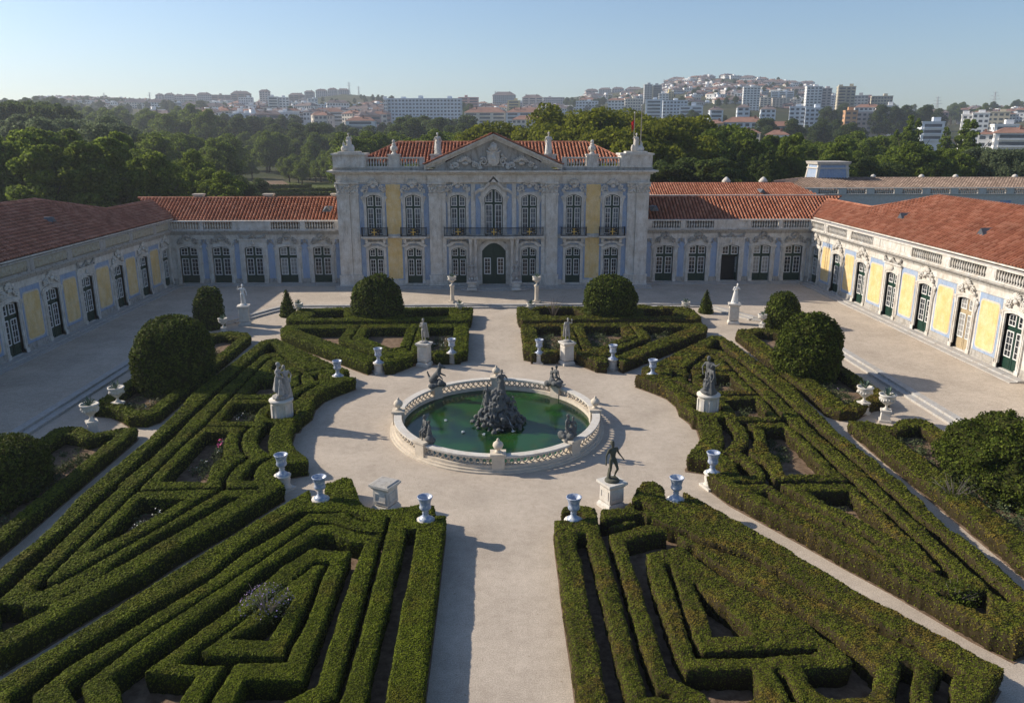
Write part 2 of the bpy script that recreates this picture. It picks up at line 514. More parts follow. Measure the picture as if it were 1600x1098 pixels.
# carved rococo ornament, centred on x=0, from z=0 up to h, proud of the wall towards -y
def carve(w, h, seed=0, depth=0.22, dense=1.0):
    r = random.Random(seed)
    mb = MB()
    for sg in (-1, 1):
        for cx, cz, rad, turns, st in ((0.30, 0.30, 0.24, 1.5, 0.5), (0.13, 0.62, 0.16, 1.3, 2.2), (0.42, 0.16, 0.13, 1.2, 3.6)):
            pts, rr = [], []
            n = 16
            for i in range(n):
                t = i / (n - 1)
                a = st + t * turns * 2 * math.pi
                q = rad * (1 - 0.8 * t)
                pts.append((sg * (cx * w + math.cos(a) * q * w * 0.45), -depth * (0.35 + 0.4 * t), cz * h + math.sin(a) * q * h * 0.75))
                rr.append(0.055 * w * (1 - 0.5 * t) * 0.6)
            mb.tube(pts, rr, 5)
        for k in range(int(9 * dense)):
            x = r.uniform(0.08, 0.46); z = r.uniform(0.02, 0.75) * (1.15 - 1.5 * abs(x))
            mb.ell((sg * x * w, -depth * 0.3, max(0.03, z) * h), (w * r.uniform(0.025, 0.055), depth * r.uniform(0.4, 0.75), h * r.uniform(0.04, 0.09)), 6, 4, 0,
                   Matrix.Rotation(r.uniform(-1, 1), 3, 'Y'))
    for k in range(7):                              # shell
        a = R(30 + 20 * k)
        mb.ell((math.cos(a) * 0.13 * w, -depth * 0.6, 0.52 * h + math.sin(a) * 0.27 * h), (0.035 * w, depth * 0.45, 0.19 * h), 6, 4, 0, Matrix.Rotation(math.pi / 2 - a, 3, 'Y'))
    mb.ell((0, -depth * 0.7, 0.42 * h), (0.10 * w, depth * 0.6, 0.14 * h), 8, 5)
    return mb

# ------------------------------------------------------------------ palace: shared pieces
CACHE = {}
def cached(key, fn):
    if key not in CACHE: CACHE[key] = fn()
    return CACHE[key]

def arch_pts(w, h, rise, n=8):
    hw = w / 2
    return [(-hw, 0)] + [(-hw + w * i / n, h - rise * (2 * i / n - 1) ** 2) for i in range(n + 1)] + [(hw, 0)]

def light(S, P, x0, x1, z0, top, cols, rows, y=0.17, fr=0.075, mu=0.035):
    n = 4
    xs = [x0 + (x1 - x0) * i / n for i in range(n + 1)]
    P.add([(x0, y + 0.05, z0)] + [(x1, y + 0.05, z0)] + [(x, y + 0.05, top(x)) for x in reversed(xs)], [tuple(range(n + 3))])
    S.box(x0, x1, y, y + 0.06, z0, z0 + fr)
    S.box(x0, x0 + fr, y - 0.002, y + 0.06, z0 + fr, top(x0) - fr * 0.6)
    S.box(x1 - fr, x1, y - 0.002, y + 0.06, z0 + fr, top(x1) - fr * 0.6)
    S.band([(x, top(x) - fr) for x in xs], [(x, top(x)) for x in xs], y - 0.004, y + 0.06)
    for c in range(1, cols):
        x = x0 + (x1 - x0) * c / cols
        S.box(x - mu / 2, x + mu / 2, y + 0.012, y + 0.05, z0 + fr, top(x) - fr)
    for r_ in range(1, rows):
        z = z0 + (min(top(x0), top(x1)) - z0) * r_ / rows
        S.box(x0 + fr, x1 - fr, y + 0.016, y + 0.048, z - mu / 2, z + mu / 2)

def door_meshes(w, h, rise, kind):
    S, P, D = MB(), MB(), MB()
    arc = lambda x: h - rise * (2 * x / w) ** 2
    D.prism_xz([(x, z) for x, z in arch_pts(w, h, rise)], 0.225, 0.32)
    hw = w / 2
    g = w * 0.07
    zt = h * 0.70
    if kind == 'portal':
        for sg in (-1, 1):
            a, b = (sg * 0.36, sg * 1.14)
            light(S, P, min(a, b), max(a, b), h * 0.235, lambda x: h * 0.635, 2, 4, fr=0.1)
            D.box(min(a, b) - 0.04, max(a, b) + 0.04, 0.20, 0.225, 0.15, h * 0.2)
    elif kind == 'transom':
        for sg in (-1, 1):
            a, b = sorted((sg * g, sg * (hw - 0.09)))
            light(S, P, a, b, 0.16, lambda x: arc(x) - 0.10, 2, 2)
    elif kind == 'window':
        zb = 0.12
        zt = h * 0.67
        for sg in (-1, 1):
            a, b = sorted((sg * g, sg * (hw - 0.09)))
            light(S, P, a, b, zb, lambda x: zt, 2, 5)
            light(S, P, a, b, zt + 0.24, lambda x: arc(x) - 0.10, 2, 2)
    else:
        zb = h * 0.215
        zt = h * 0.675
        for sg in (-1, 1):
            a, b = sorted((sg * g, sg * (hw - 0.09)))
            light(S, P, a, b, zb, lambda x: zt, 2, 4 if kind == 'door' else 5)
            light(S, P, a, b, zt + 0.36, lambda x: arc(x) - 0.10, 2, 2)
            D.box(a + 0.02, b - 0.02, 0.205, 0.225, 0.16, zb - 0.14)
        D.box(-hw, hw, 0.20, 0.225, zt + 0.08, zt + 0.26)
    D.box(-0.045, 0.045, 0.195, 0.225, 0.02, h - rise * 0.1 - 0.06)
    return D, S, P

def add_door(parent, x, z, w, h, rise, kind='door', paint='green_paint', pane='pane', upper=None):
    def mk():
        D, S, P = door_meshes(w, h, rise, kind)
        return D.mesh('door', M[paint]), S.mesh('sash', M['white_paint']), P.mesh('pane', M[pane])
    d, s, p = cached(('door', w, h, rise, kind, paint, pane), mk)
    o = link('window' if kind in ('window', 'transom') else 'door', d, parent, (x, 0, z))
    link('sash', s, o); link('pane', p, o)
    return o

def add_surround(parent, x, z, w, h, rise, t=0.34, style='ears', mat='stone'):
    def mk():
        mb = MB()
        a = arch_pts(w, h, rise)
        b = [(-w / 2 - t, 0)] + [(px * (w + 2 * t) / w, pz + t * 0.95) for px, pz in a[1:-1]] + [(w / 2 + t, 0)]
        mb.band(a, b, -0.13, 0.30)
        c = [(px * (w + t) / w if 0 < i < len(a) - 1 else px + math.copysign(t * 0.5, px), pz + (t * 0.5 if 0 < i < len(a) - 1 else 0)) for i, (px, pz) in enumerate(a)]
        d = [(px + math.copysign(0.07, px), pz + (0.07 if 0 < i < len(a) - 1 else 0)) for i, (px, pz) in enumerate(c)]
        mb.band(c, d, -0.17, -0.12)
        mb.box(-w / 2 - t - 0.08, -w / 2 + 0.0, -0.20, 0.0, -0.02, 0.32)
        mb.box(w / 2 - 0.0, w / 2 + t + 0.08, -0.20, 0.0, -0.02, 0.32)
        if style == 'ears':
            for sg in (-1, 1):
                pts, rr = [], []
                for i in range(14):
                    q = i / 13
                    ang = q * 3.4 * math.pi
                    rad = 0.24 * (1 - 0.75 * q)
                    pts.append((sg * (w / 2 + t + 0.06 + rad * math.cos(ang) * 0.9), -0.1, h - rise - 0.05 + rad * math.sin(ang)))
                    rr.append(0.065)
                mb.tube(pts, rr, 5)
                mb.prism_xz([(sg * (w / 2 + t - 0.02), h - rise - 0.9), (sg * (w / 2 + t + 0.16), h - rise - 0.3), (sg * (w / 2 + t + 0.12), h - rise + 0.1), (sg * (w / 2 + t - 0.02), h - rise + 0.1)], -0.1, 0.02)
        if style == 'hood':
            e = [(px * 1.32, pz + t * 0.95 + 0.10 + (0.0 if abs(px) > w * 0.3 else 0.16)) for px, pz in a[1:-1]]
            f = [(px * 1.36, pz + 0.20) for px, pz in e]
            mb.band(e, f, -0.34, 0.0)
        if style == 'square':
            mb.box(-w / 2 - t - 0.24, -w / 2 - t + 0.02, -0.10, 0.02, 0, h + 0.75)
            mb.box(w / 2 + t - 0.02, w / 2 + t + 0.24, -0.10, 0.02, 0, h + 0.75)
            mb.box(-w / 2 - t + 0.021, w / 2 + t - 0.021, -0.08, 0.02, h + 0.10, h + 0.75)
            mb.box(-w / 2 - t - 0.34, w / 2 + t + 0.34, -0.26, 0.0, h + 0.752, h + 0.90)
            mb.ell((0, -0.15, h + 0.38), (0.22, 0.14, 0.26), 8, 5)
        return mb.mesh('door_surround', M[mat])
    return link('door_surround', cached(('sur', w, h, rise, t, style, mat), mk), parent, (x, 0, z))

def carving(parent, x, y, z, w, h, seed, mat='stone', depth=0.22, name='carved_ornament'):
    me = cached(('carve', w, h, seed % 3, mat, depth), lambda: carve(w, h, seed % 3, depth).mesh(name, M[mat]))
    return link(name, me, parent, (x, y, z))

def garland(parent, x, y, z, w, mat='stone_dark'):
    def mk():
        mb = MB()
        for k in (-1, 1):
            for i in range(13):
                t = i / 12
                mb.ell((k * w * 0.25 + (t - 0.5) * w * 0.46, -0.1, 0.34 - 0.32 * math.sin(math.pi * t)), (0.11, 0.10, 0.09 + 0.05 * math.sin(math.pi * t)), 6, 4)
        for k in (-1, 0, 1):
            mb.ell((k * w * 0.49, -0.1, 0.38), (0.14, 0.12, 0.17), 7, 5)
            mb.ell((k * w * 0.49, -0.1, 0.12), (0.07, 0.08, 0.2), 6, 4)
        return mb.mesh('garland', M[mat])
    return link('garland', cached(('garland', w, mat), mk), parent, (x, y, z))

BAL_PROF = [(0.085, 0.0), (0.085, 0.05), (0.045, 0.08), (0.05, 0.12), (0.105, 0.26), (0.085, 0.38), (0.042, 0.52), (0.05, 0.58), (0.085, 0.62), (0.085, 0.66)]
def baluster_mesh(mat='stone'):
    def mk():
        mb = MB(); mb.lathe(BAL_PROF, 8); return mb.mesh('baluster', M[mat])
    return cached(('baluster', mat), mk)

def balustrade(parent, segs, x0, x1, z, y=-0.25, pier_h=0.98, mat='stone', cope_h=0.14):
    """segs: list of (xa, xb, kind) kind in open / solid / relief ; piers fill what is between"""
    mb = MB()
    bh, bz = 0.84, 0.13
    mb.box(x0, x1, y - 0.20, y + 0.22, z, z + bz)
    edges = sorted(segs)
    cur = x0
    for xa, xb, k in edges + [(x1, x1, None)]:
        if xa > cur + 0.02:
            mb.box(cur, xa, y - 0.17, y + 0.19, z + bz, z + bz + bh)
            mb.box(cur + 0.12, xa - 0.12, y - 0.195, y - 0.17, z + 0.27, z + 0.75)
        cur = xb
    mb.box(x0, x1, y - 0.23, y + 0.25, z + bz + bh, z + bz + bh + cope_h)
    b = link('balustrade', mb.mesh('balustrade', M[mat]), parent)
    bm_ = baluster_mesh(mat)
    for xa, xb, k in segs:
        if k == 'open':
            n = max(2, int(round((xb - xa) / 0.31)))
            for i in range(n):
                link('baluster', bm_, b, (xa + (i + 0.5) * (xb - xa) / n, y, z + bz), 0, (1.0, 1.0, bh / 0.66))
        elif k == 'solid':
            q = MB(); q.box(xa, xb, y - 0.12, y + 0.14, z + bz, z + bz + bh); q.box(xa + 0.25, xb - 0.25, y - 0.15, y - 0.12, z + 0.28, z + 0.84)
            link('solid_panel', q.mesh('solid_panel', M[mat]), b)
        else:
            nx, nz = int((xb - xa) / 0.09), 8
            X, Zz = np.meshgrid(np.linspace(xa, xb, nx + 1), np.linspace(z + bz, z + bz + bh, nz + 1), indexing='ij')
            pts = np.stack([X.ravel(), np.zeros(X.size), Zz.ravel()], 1)
            d = vnoise(pts, 5.0, 3) * 0.16 + vnoise(pts, 11.0, 5) * 0.10
            edge = (np.arange(X.size) % (nz + 1) == 0) | (np.arange(X.size) % (nz + 1) == nz)
            pts[:, 1] = y - 0.02 - np.where(edge, 0, d)
            idx = np.arange((nx + 1) * (nz + 1)).reshape(nx + 1, nz + 1)
            F = np.stack([idx[:-1, :-1], idx[1:, :-1], idx[1:, 1:], idx[:-1, 1:]], -1).reshape(-1, 4)
            link('relief_panel', np_mesh('relief_panel', pts, F, M['relief'], smooth=True), b)
    return b

def step_run(parent, x0, x1, rows):
    """rows: (y0, y1, z0, z1) ; stone slabs laid end to end"""
    ln = 1.72
    n = max(1, int(round((x1 - x0) / ln)))
    l = (x1 - x0) / n
    for ri, (ya, yb, za, zb) in enumerate(rows):
        def mk():
            mb = MB(); mb.box(-l / 2 + 0.012, l / 2 - 0.012, ya, yb, za, zb); return mb.mesh('step_slab', M['kerb'])
        me = cached(('slab', round(l, 3), ya, yb, za, zb), mk)
        for i in range(n):
            o = link('step_slab', me, parent, (x0 + (i + 0.5) * l, random.uniform(-0.02, 0.02), random.uniform(-0.012, 0.0)))

def cornice(parent, x0, x1, z, mat='stone_dark', rows=((0.0, 0.18, 0.14), (0.18, 0.32, 0.34), (0.32, 0.46, 0.52)), ext=0.0):
    mb = MB()
    for a, b, d in rows: mb.box(x0 - d * ext, x1 + d * ext, -d, 0.3, z + a, z + b)
    mb.box(x0, x1, -0.10, 0.28, z - 0.10, z)
    return link('cornice', mb.mesh('cornice', M[mat]), parent)

def panel(parent, x0, x1, z0, z1, mat, y=-0.02, rnd=0.0, name='wall_panel', y1=0.0):
    def mk():
        mb = MB()
        w, h = x1 - x0, z1 - z0
        if rnd:
            poly = []
            for cx, cz, a0 in ((w / 2 - rnd, rnd, -90), (w / 2 - rnd, h - rnd, 0), (-w / 2 + rnd, h - rnd, 90), (-w / 2 + rnd, rnd, 180)):
                for k in range(5): poly.append((cx + rnd * math.cos(R(a0 + 22.5 * k)), cz + rnd * math.sin(R(a0 + 22.5 * k))))
            mb.prism_xz(poly, y, y1)
        else: mb.box(-w / 2, w / 2, y, y1, 0, h)
        return mb.mesh(name, M[mat])
    me = cached(('panel', round(x1 - x0, 2), round(z1 - z0, 2), mat, y, rnd, name), mk)
    return link(name, me, parent, ((x0 + x1) / 2, 0, z0))

def wall_with_openings(parent, x0, x1, z0, z1, ops, th=0.5, mat='stone', name='wall'):
    mb = MB()
    cur = x0
    for cx, w, za, zb in sorted(ops):
        mb.box(cur, cx - w / 2, 0, th, z0, z1)
        if zb < z1: mb.box(cx - w / 2, cx + w / 2, 0, th, zb, z1)
        if za > z0: mb.box(cx - w / 2, cx + w / 2, 0, th, z0, za)
        cur = cx + w / 2
    mb.box(cur, x1, 0, th, z0, z1)
    return link(name, mb.mesh(name, M[mat]), parent)

def hatch(parent, loc, rz, sz=1.0):
    mb = MB()
    mb.add([(-0.55 * sz, -0.9 * sz, 0), (0.55 * sz, -0.9 * sz, 0), (0, -0.9 * sz, 0.62 * sz), (-0.55 * sz, 0.9 * sz, 0.55 * sz), (0.55 * sz, 0.9 * sz, 0.55 * sz), (0, 0.9 * sz, 0.64 * sz)],
           [(0, 1, 2), (1, 4, 5, 2), (3, 0, 2, 5), (4, 3, 5), (0, 3, 4, 1)])
    return link('roof_hatch', mb.mesh('roof_hatch', M['lead_sheet']), parent, loc, rz)

DW, DH, DR, DZ = 2.05, 4.25, 0.17, 0.5
ZF, ZC, ZB = 5.66, 6.20, 6.64

def wing(label, loc, rz, x0, x1, doors, mid, side, rail, opts):
    e = empty('palace_wing', loc, rz, label, 'palace wing')
    ops = [(x, DW, DZ, DZ + DH) for x in doors]
    wall_with_openings(e, x0, x1, 0.3, ZC, ops)
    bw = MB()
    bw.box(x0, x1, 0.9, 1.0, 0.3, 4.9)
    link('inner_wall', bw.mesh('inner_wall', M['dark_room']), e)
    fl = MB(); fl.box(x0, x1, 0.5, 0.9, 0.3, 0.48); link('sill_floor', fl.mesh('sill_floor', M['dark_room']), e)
    # plinth pieces between the doors
    cur = x0
    for x in sorted(doors) + [x1 + DW / 2 + 0.5]:
        xe = min(x1, x - DW / 2 - 0.5)
        pm = MB()
        pm.box(cur, xe, -0.10, 0.0, 0.3, 1.02); pm.box(cur, xe, -0.16, -0.10, 0.3, 0.62)
        if xe > cur: link('plinth', pm.mesh('plinth', M['stone_dark']), e)
        cur = x + DW / 2 + 0.5
    fr = MB()
    fr.box(x0, x1, -0.05, 0.0, ZF, ZC - 0.1); fr.box(x0, x1, -0.09, 0.0, ZF - 0.09, ZF)
    link('frieze', fr.mesh('frieze', M['stone']), e)
    cornice(e, x0, x1, ZC)
    step_run(e, x0 + opts.get('s0', 0), x1 - opts.get('s1', 0), [(-1.3, -0.65, 0.2, 0.38), (-0.75, -0.10, 0.2, 0.48)])
    for i, x in enumerate(doors):
        kind = opts.get('doors', {}).get(i, {})
        if kind.get('open'):
            # doorway standing open: one glazed leaf folded back inside
            o = add_door(e, x, DZ + DH * 0.70, DW, DH * 0.30, DR, 'transom')
            q = MB(); q.box(x + DW / 2 - 0.12, x + DW / 2 - 0.04, 0.25, 0.86, DZ, DZ + DH * 0.66)
            lf = link('door_leaf', q.mesh('door_leaf', M['green_paint']), e)
            s = MB()
            for k in range(5): s.box(x + DW / 2 - 0.135, x + DW / 2 - 0.12, 0.30, 0.82, DZ + 0.95 + k * 0.45, DZ + 1.0 + k * 0.45)
            for yy in (0.30, 0.54, 0.78): s.box(x + DW / 2 - 0.14, x + DW / 2 - 0.12, yy, yy + 0.04, DZ + 0.95, DZ + 2.8)
            link('sash', s.mesh('sash', M['white_paint']), lf)
        else:
            o = add_door(e, x, DZ, DW, DH, DR, 'door', kind.get('paint', 'green_paint'), kind.get('pane', 'pane'))
            if kind.get('label'): o['label'] = kind['label']
        add_surround(e, x, DZ, DW, DH, DR, 0.34, 'square' if i == mid else 'ears')
        if i == mid: garland(e, x, -0.08, ZF + 0.02, 3.0)
        else: carving(e, x, -0.06, DZ + DH + 0.30, 2.5, 1.35, i, 'stone_dark' if not side else 'stone')
    # coloured stucco between the doors
    allx = sorted(doors)
    gaps = [(a + DW / 2 + 0.36, b - DW / 2 - 0.36) for a, b in zip(allx[:-1], allx[1:])]
    if opts.get('g0'): gaps.insert(0, (opts['g0'], allx[0] - DW / 2 - 0.36))
    if opts.get('g1'): gaps.append((allx[-1] + DW / 2 + 0.36, opts['g1']))
    for a, b in gaps:
        a, b = a + 0.05, b - 0.05
        if b - a < 0.3: continue
        if side:
            panel(e, a + 0.18, b - 0.18, 1.02, ZF - 0.1, 'blue', -0.012)
            link_p = panel(e, a + 0.36, b - 0.36, 1.22, 5.12, 'cream', -0.03, 0.34, 'panel_border')
            panel(e, a + 0.47, b - 0.47, 1.35, 4.98, 'yellow', -0.045, 0.26, 'yellow_panel')
        else:
            panel(e, a + 0.14, b - 0.14, 1.02, ZF - 0.1, 'blue', -0.015)
            mb_x = (a + b) / 2
            carving(e, mb_x, -0.02, ZF - 0.75, 0.9, 0.75, 2, 'stone_dark', 0.1)
    segs = opts['segs']
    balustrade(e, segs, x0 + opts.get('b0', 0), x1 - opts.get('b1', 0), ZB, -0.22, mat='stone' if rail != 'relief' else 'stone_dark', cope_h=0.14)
    return e

# ---------------- rear wings (either side of the pavilion)
TB = {'tile': None}
def roof_part(parent, slopes, ridges, mats=('tile', 'tile_bed'), sp=0.40):
    """roof > tile courses"""
    base = MB(); t = MB()
    for s in slopes: tile_slope(t, s, sp)
    for a, b in ridges: ridge_tiles(t, a, b)
    o = link('roof', t.mesh('roof', [M[mats[0]], M[mats[1]]]), parent)
    return o

def eave_board(parent, x0, x1, y, z):
    q = MB(); q.box(x0, x1, y - 0.05, y + 0.4, z - 0.10, z - 0.03)
    return link('eave', q.mesh('eave', M['stone_dark']), parent)

def rear_wing(label, cx, doors, mid, flip, opts):
    x0, x1 = (-10.0, 10.05)
    e = wing(label, (cx, 91.6, 0), 0, x0, x1, doors, mid, False, 'open', opts)
    ez, rz_, ry, ey = 7.45, 9.95, 4.9, 0.3
    # right or left end is a mitre against the side wing roof
    if flip < 0:   # left wing: outer end at -x
        sl = [[(x0 - 0.2, ey, ez), (x1 - 0.05, ey, ez), (x1 - 0.05, ry, rz_), (x0 - 5.0, ry, rz_)]]
        rd = [((x0 - 5.0, ry, rz_), (x1 - 0.05, ry, rz_))]
        bx = (x0 - 5.0, x1)
    else:
        sl = [[(x0 + 0.05, ey, ez), (x1 + 0.2, ey, ez), (x1 + 5.0, ry, rz_), (x0 + 0.05, ry, rz_)]]
        rd = [((x0 + 0.05, ry, rz_), (x1 + 5.0, ry, rz_))]
        bx = (x0, x1 + 5.0)
    sl.append([(bx[1], 9.7, ez), (bx[0], 9.7, ez), (bx[0], ry + 0.01, rz_ - 0.01), (bx[1], ry + 0.01, rz_ - 0.01)])
    roof_part(e, sl, rd)
    bk = MB(); bk.box(bx[0], bx[1], 9.3, 9.6, 0, ez - 0.1)
    link('rear_wall', bk.mesh('rear_wall', M['stone']), e)
    return e

def segs_for(doors, mid, half=1.25, midkind='solid', kind='open'):
    return [(x - half, x + half, midkind if i == mid else kind) for i, x in enumerate(doors)]

dl = [-7.85, -4.13, -0.36, 3.58, 7.52]
wl = rear_wing('low grey and blue wing left of the pavilion with five closed glazed doors', -27.5, dl, 2, -1,
               dict(segs=segs_for(dl, 2, 1.66), doors={3: dict(pane='curtain')}, g0=-9.6, g1=9.95, s0=1.5, b0=0.0))
hatch(wl, (8.15, 1.6, 8.62), 0, 0.9)
dr = [-7.42, -3.53, 0.37, 4.13, 7.89]
wr = rear_wing('low grey and blue wing right of the pavilion with one doorway standing open', 27.5, dr, 2, 1,
               dict(segs=segs_for(dr, 2, 1.66), doors={2: dict(open=True), 3: dict(pane='curtain')}, g0=-9.95, g1=9.7, s1=1.5))
hatch(wr, (-8.6, 1.6, 8.62), 0, 0.9)
for px_ in (-8.3, 1.0, 10.0):
    q = MB(); q.box(-0.55, 0.55, -0.4, 0.4, 0, 0.85); q.box(-0.65, 0.65, -0.5, 0.5, 0.85, 1.0)
    link('chimney', q.mesh('chimney', M['cream']), wl, (px_ * 0.9 - 0.5, 5.4, 9.4))

# ---------------- side wings
Ydoors = [89.8, 83.95, 78.1, 71.9, 66.0, 60.0, 54.0]
def side_wing(label, sgn, rail):
    cy = 70.0
    if sgn < 0:
        doors = [y - cy for y in sorted(Ydoors)]; x0, x1 = 36 - cy, 91.6 - cy; mid = 3
        segs = [(x - 2.5, x + 2.5, 'relief') for x in doors]
        segs = [(max(a, x0 + 0.2), min(b, x1 - 0.9), k) for a, b, k in segs]
        op = dict(segs=segs, g0=x0 + 0.5, g1=None, s1=1.3)
    else:
        doors = [-(y - cy) for y in sorted(Ydoors, reverse=True)]; x0, x1 = -(91.6 - cy), -(51.6 - cy); mid = 3
        segs = [(x - 2.4, x + 2.4, 'solid' if i == mid else 'open') for i, x in enumerate(doors)]
        segs = [(max(a, x0 + 0.7), min(b, x1 - 0.3), k) for a, b, k in segs]
        op = dict(segs=segs, s0=1.3, doors={5: dict(paint='tan_paint', pane='curtain', label='tan door with faded paint'), 6: dict()})
    e = wing(label, (37.35 * sgn, cy, 0), R(90) if sgn < 0 else R(-90), x0, x1, doors, mid, True, rail, op)
    return e, x0, x1, doors

eL, lx0, lx1, ld = side_wing('long shaded side wing at the left with shade-darkened tiled roof and yellow wall panels', -1, 'relief')
# left roof: main slope + hip + low link to the rear wing (local x = world Y - 70)
ez, zr, yr = 8.0, 11.3, 6.1
zl, yl = 9.75, 3.25
hx0, hx1 = 83.8 - 70, 76.5 - 70
ty = lambda z: (z - ez) / (zr - ez) * (yr + 0.45) - 0.45
def side_roof(e, sgn, xa):
    # sgn<0: high x is the far end
    f = (lambda x: x) if sgn < 0 else (lambda x: -x)
    far = 91.75 - 70
    yl = ty(zl)
    ey = -0.45 if sgn < 0 else 0.12
    ez1 = ez if sgn < 0 else ez - 0.02
    P0 = (f(xa), ey, ez1); P1 = (f(far), ey, ez1)
    poly = [P0, P1, (f(far + yl + 0.25), yl, zl), (f(hx0), yl, zl), (f(hx1), yr, zr), (f(xa), yr, zr)]
    back = [(f(hx1), yr, zr), (f(xa), yr, zr), (f(xa), 2 * yr + 0.45, ez), (f(hx0 + 6), 2 * yr + 0.45, ez)]
    hip = [(f(hx0 + 6), 2 * yr + 0.45, ez), (f(hx0), yl, zl), (f(hx1), yr, zr)]
    low = [(f(far + yl), yl, zl), (f(hx0), yl, zl), (f(hx0 + 6), 2 * yr + 0.4, ez), (f(far + yl), 2 * yr + 0.4, ez)]
    t = MB()
    tile_slope(t, poly, 0.38, 0.45, 0.135)
    back = [back[2], back[3], back[0], back[1]]
    tile_slope(t, back, 0.36)
    t.add(hip, [(0, 1, 2)], 1); t.add(low, [(0, 1, 2, 3)], 1)
    ridge_tiles(t, (f(xa), yr, zr), (f(hx1), yr, zr)); ridge_tiles(t, (f(hx1), yr, zr), (f(hx0), yl, zl)); ridge_tiles(t, (f(hx0), yl, zl), (f(far + yl), yl, zl))
    ridge_tiles(t, (f(far - 0.1), -0.2, ez + 0.05), (f(far + yl), yl, zl))
    o = link('roof', t.mesh('roof', [M['tile_shaded' if sgn < 0 else 'tile'], M['tile_bed']]), e)
    bk = MB(); bk.box(min(f(xa), f(far)), max(f(xa), f(far)), 2 * yr, 2 * yr + 0.35, 0, ez - 0.1)
    bk.box(min(f(xa), f(xa + 0.5)), max(f(xa), f(xa + 0.5)), 0.5, 2 * yr, 0, ez)
    link('rear_wall', bk.mesh('rear_wall', M['stone']), e)
    q = MB(); q.box(min(f(xa), f(far)), max(f(xa), f(far)), -0.52 if sgn < 0 else 0.06, 0.2, ez - 0.17, ez - 0.055)
    link('eave', q.mesh('eave', M['stone']), e)
side_roof(eL, -1, 36 - 70)
eR, rx0, rx1, rd_ = side_wing('sunlit side wing at the right with yellow panels, open balustrade and orange tiled roof', 1, 'open')
side_roof(eR, 1, 36 - 70)
def slope_z(y): return ez + (y + 0.45) / (yr + 0.45) * (zr - ez)
hatch(eL, (72.5 - 70, 3.3, slope_z(2.6) - 0.12), 0)
for yy in (76.0, 63.0, 50.0): hatch(eR, (-(yy - 70), 3.0, slope_z(2.3) - 0.12), 0, 1.0)
# plain rusticated stone end of the right wing, standing forward of the stucco front
nb = MB()
for r_ in range(9):
    z0_ = 0.3 + r_ * 0.66
    n_ = 8
    for c in range(n_):
        a = rx1 + c * 2.0 + (1.0 if r_ % 2 else 0.0)
        bme = cached(('block', r_ % 3), lambda: (lambda q: (q.box(0.012, 1.99, -0.16, 0.5, 0.012, 0.65), q.mesh('stone_block', M['stone_white']))[1])(MB()))
        link('stone_block', bme, eR, (a, random.uniform(-0.012, 0.012), z0_))
q = MB(); q.box(rx1, rx1 + 17, -0.05, 0.5, 0.3, ZC); q.box(rx1, rx1 + 17, -0.5, 0.3, ZC, ZB); q.box(rx1, rx1 + 17, -0.5, 0.0, ZB, ZB + 1.0)
link('end_wall', q.mesh('end_wall', M['stone']), eR)

# ---------------- central pavilion
pav = empty('palace_pavilion', (0, 89.4, 0), 0, 'two storey central pavilion with carved pediment, balconies and roof statues', 'palace')
X_ = 17.45
win = [-13.38, -9.03, -4.0, 4.0, 9.03, 13.38]
LZ, LH, LW = 0.75, 4.1, 1.68
UZ, UH, UW = 6.25, 4.5, 1.74
ops = [(x, LW, LZ, LZ + LH) for x in win] + [(0, 2.72, 0.62, 5.45)]
wall_with_openings(pav, -X_, X_, 0.3, 6.0, ops, 0.6)
ops = [(x, UW, UZ, UZ + UH) for x in win] + [(0, 2.06, UZ, 11.45)]
wall_with_openings(pav, -X_, X_, 6.0, 13.0, ops, 0.6)
sh = MB(); sh.box(-X_, -X_ + 0.5, 0.6, 15, 0.3, 13.0); sh.box(X_ - 0.5, X_, 0.6, 15, 0.3, 13.0); sh.box(-X_, X_, 14.5, 15, 0.3, 13.0); sh.box(-X_, X_, 0.9, 1.0, 0.3, 12.5)
link('outer_wall', sh.mesh('outer_wall', M['stone']), pav)
for x in win:
    add_door(pav, x, LZ, LW, LH, 0.3, 'door')
    add_surround(pav, x, LZ, LW, LH, 0.3, 0.3, 'hood')
    carving(pav, x, -0.1, LZ + LH + 0.32, 2.6, 0.98, int(x), 'stone_dark')
    add_door(pav, x, UZ, UW, UH, 0.3, 'window', 'green_paint', 'grey_pane')
    add_surround(pav, x, UZ, UW, UH, 0.3, 0.3, 'ears')
    carving(pav, x, -0.1, UZ + UH + 0.30, 2.9, 1.55, int(x) + 1, 'stone', 0.26)
    pw = 1.92 if abs(x) > 5 else 1.45
    for sg in (-1, 1):
        for (hw_, za, zb) in ((LW / 2 + 0.3, 1.15, 5.9), (UW / 2 + 0.3, 6.35, 11.95)):
            xa_, xb_ = sorted((x + sg * hw_, x + sg * pw))
            panel(pav, xa_, xb_, za, zb, 'blue', -0.02, name='blue_panel')
    panel(pav, x - LW / 2 - 0.28, x + LW / 2 + 0.28, LZ + LH + 0.32, 5.88, 'blue', -0.018, name='blue_panel')
    panel(pav, x - UW / 2 - 0.28, x + UW / 2 + 0.28, UZ + UH + 0.32, 11.9, 'blue', -0.018, name='blue_panel')
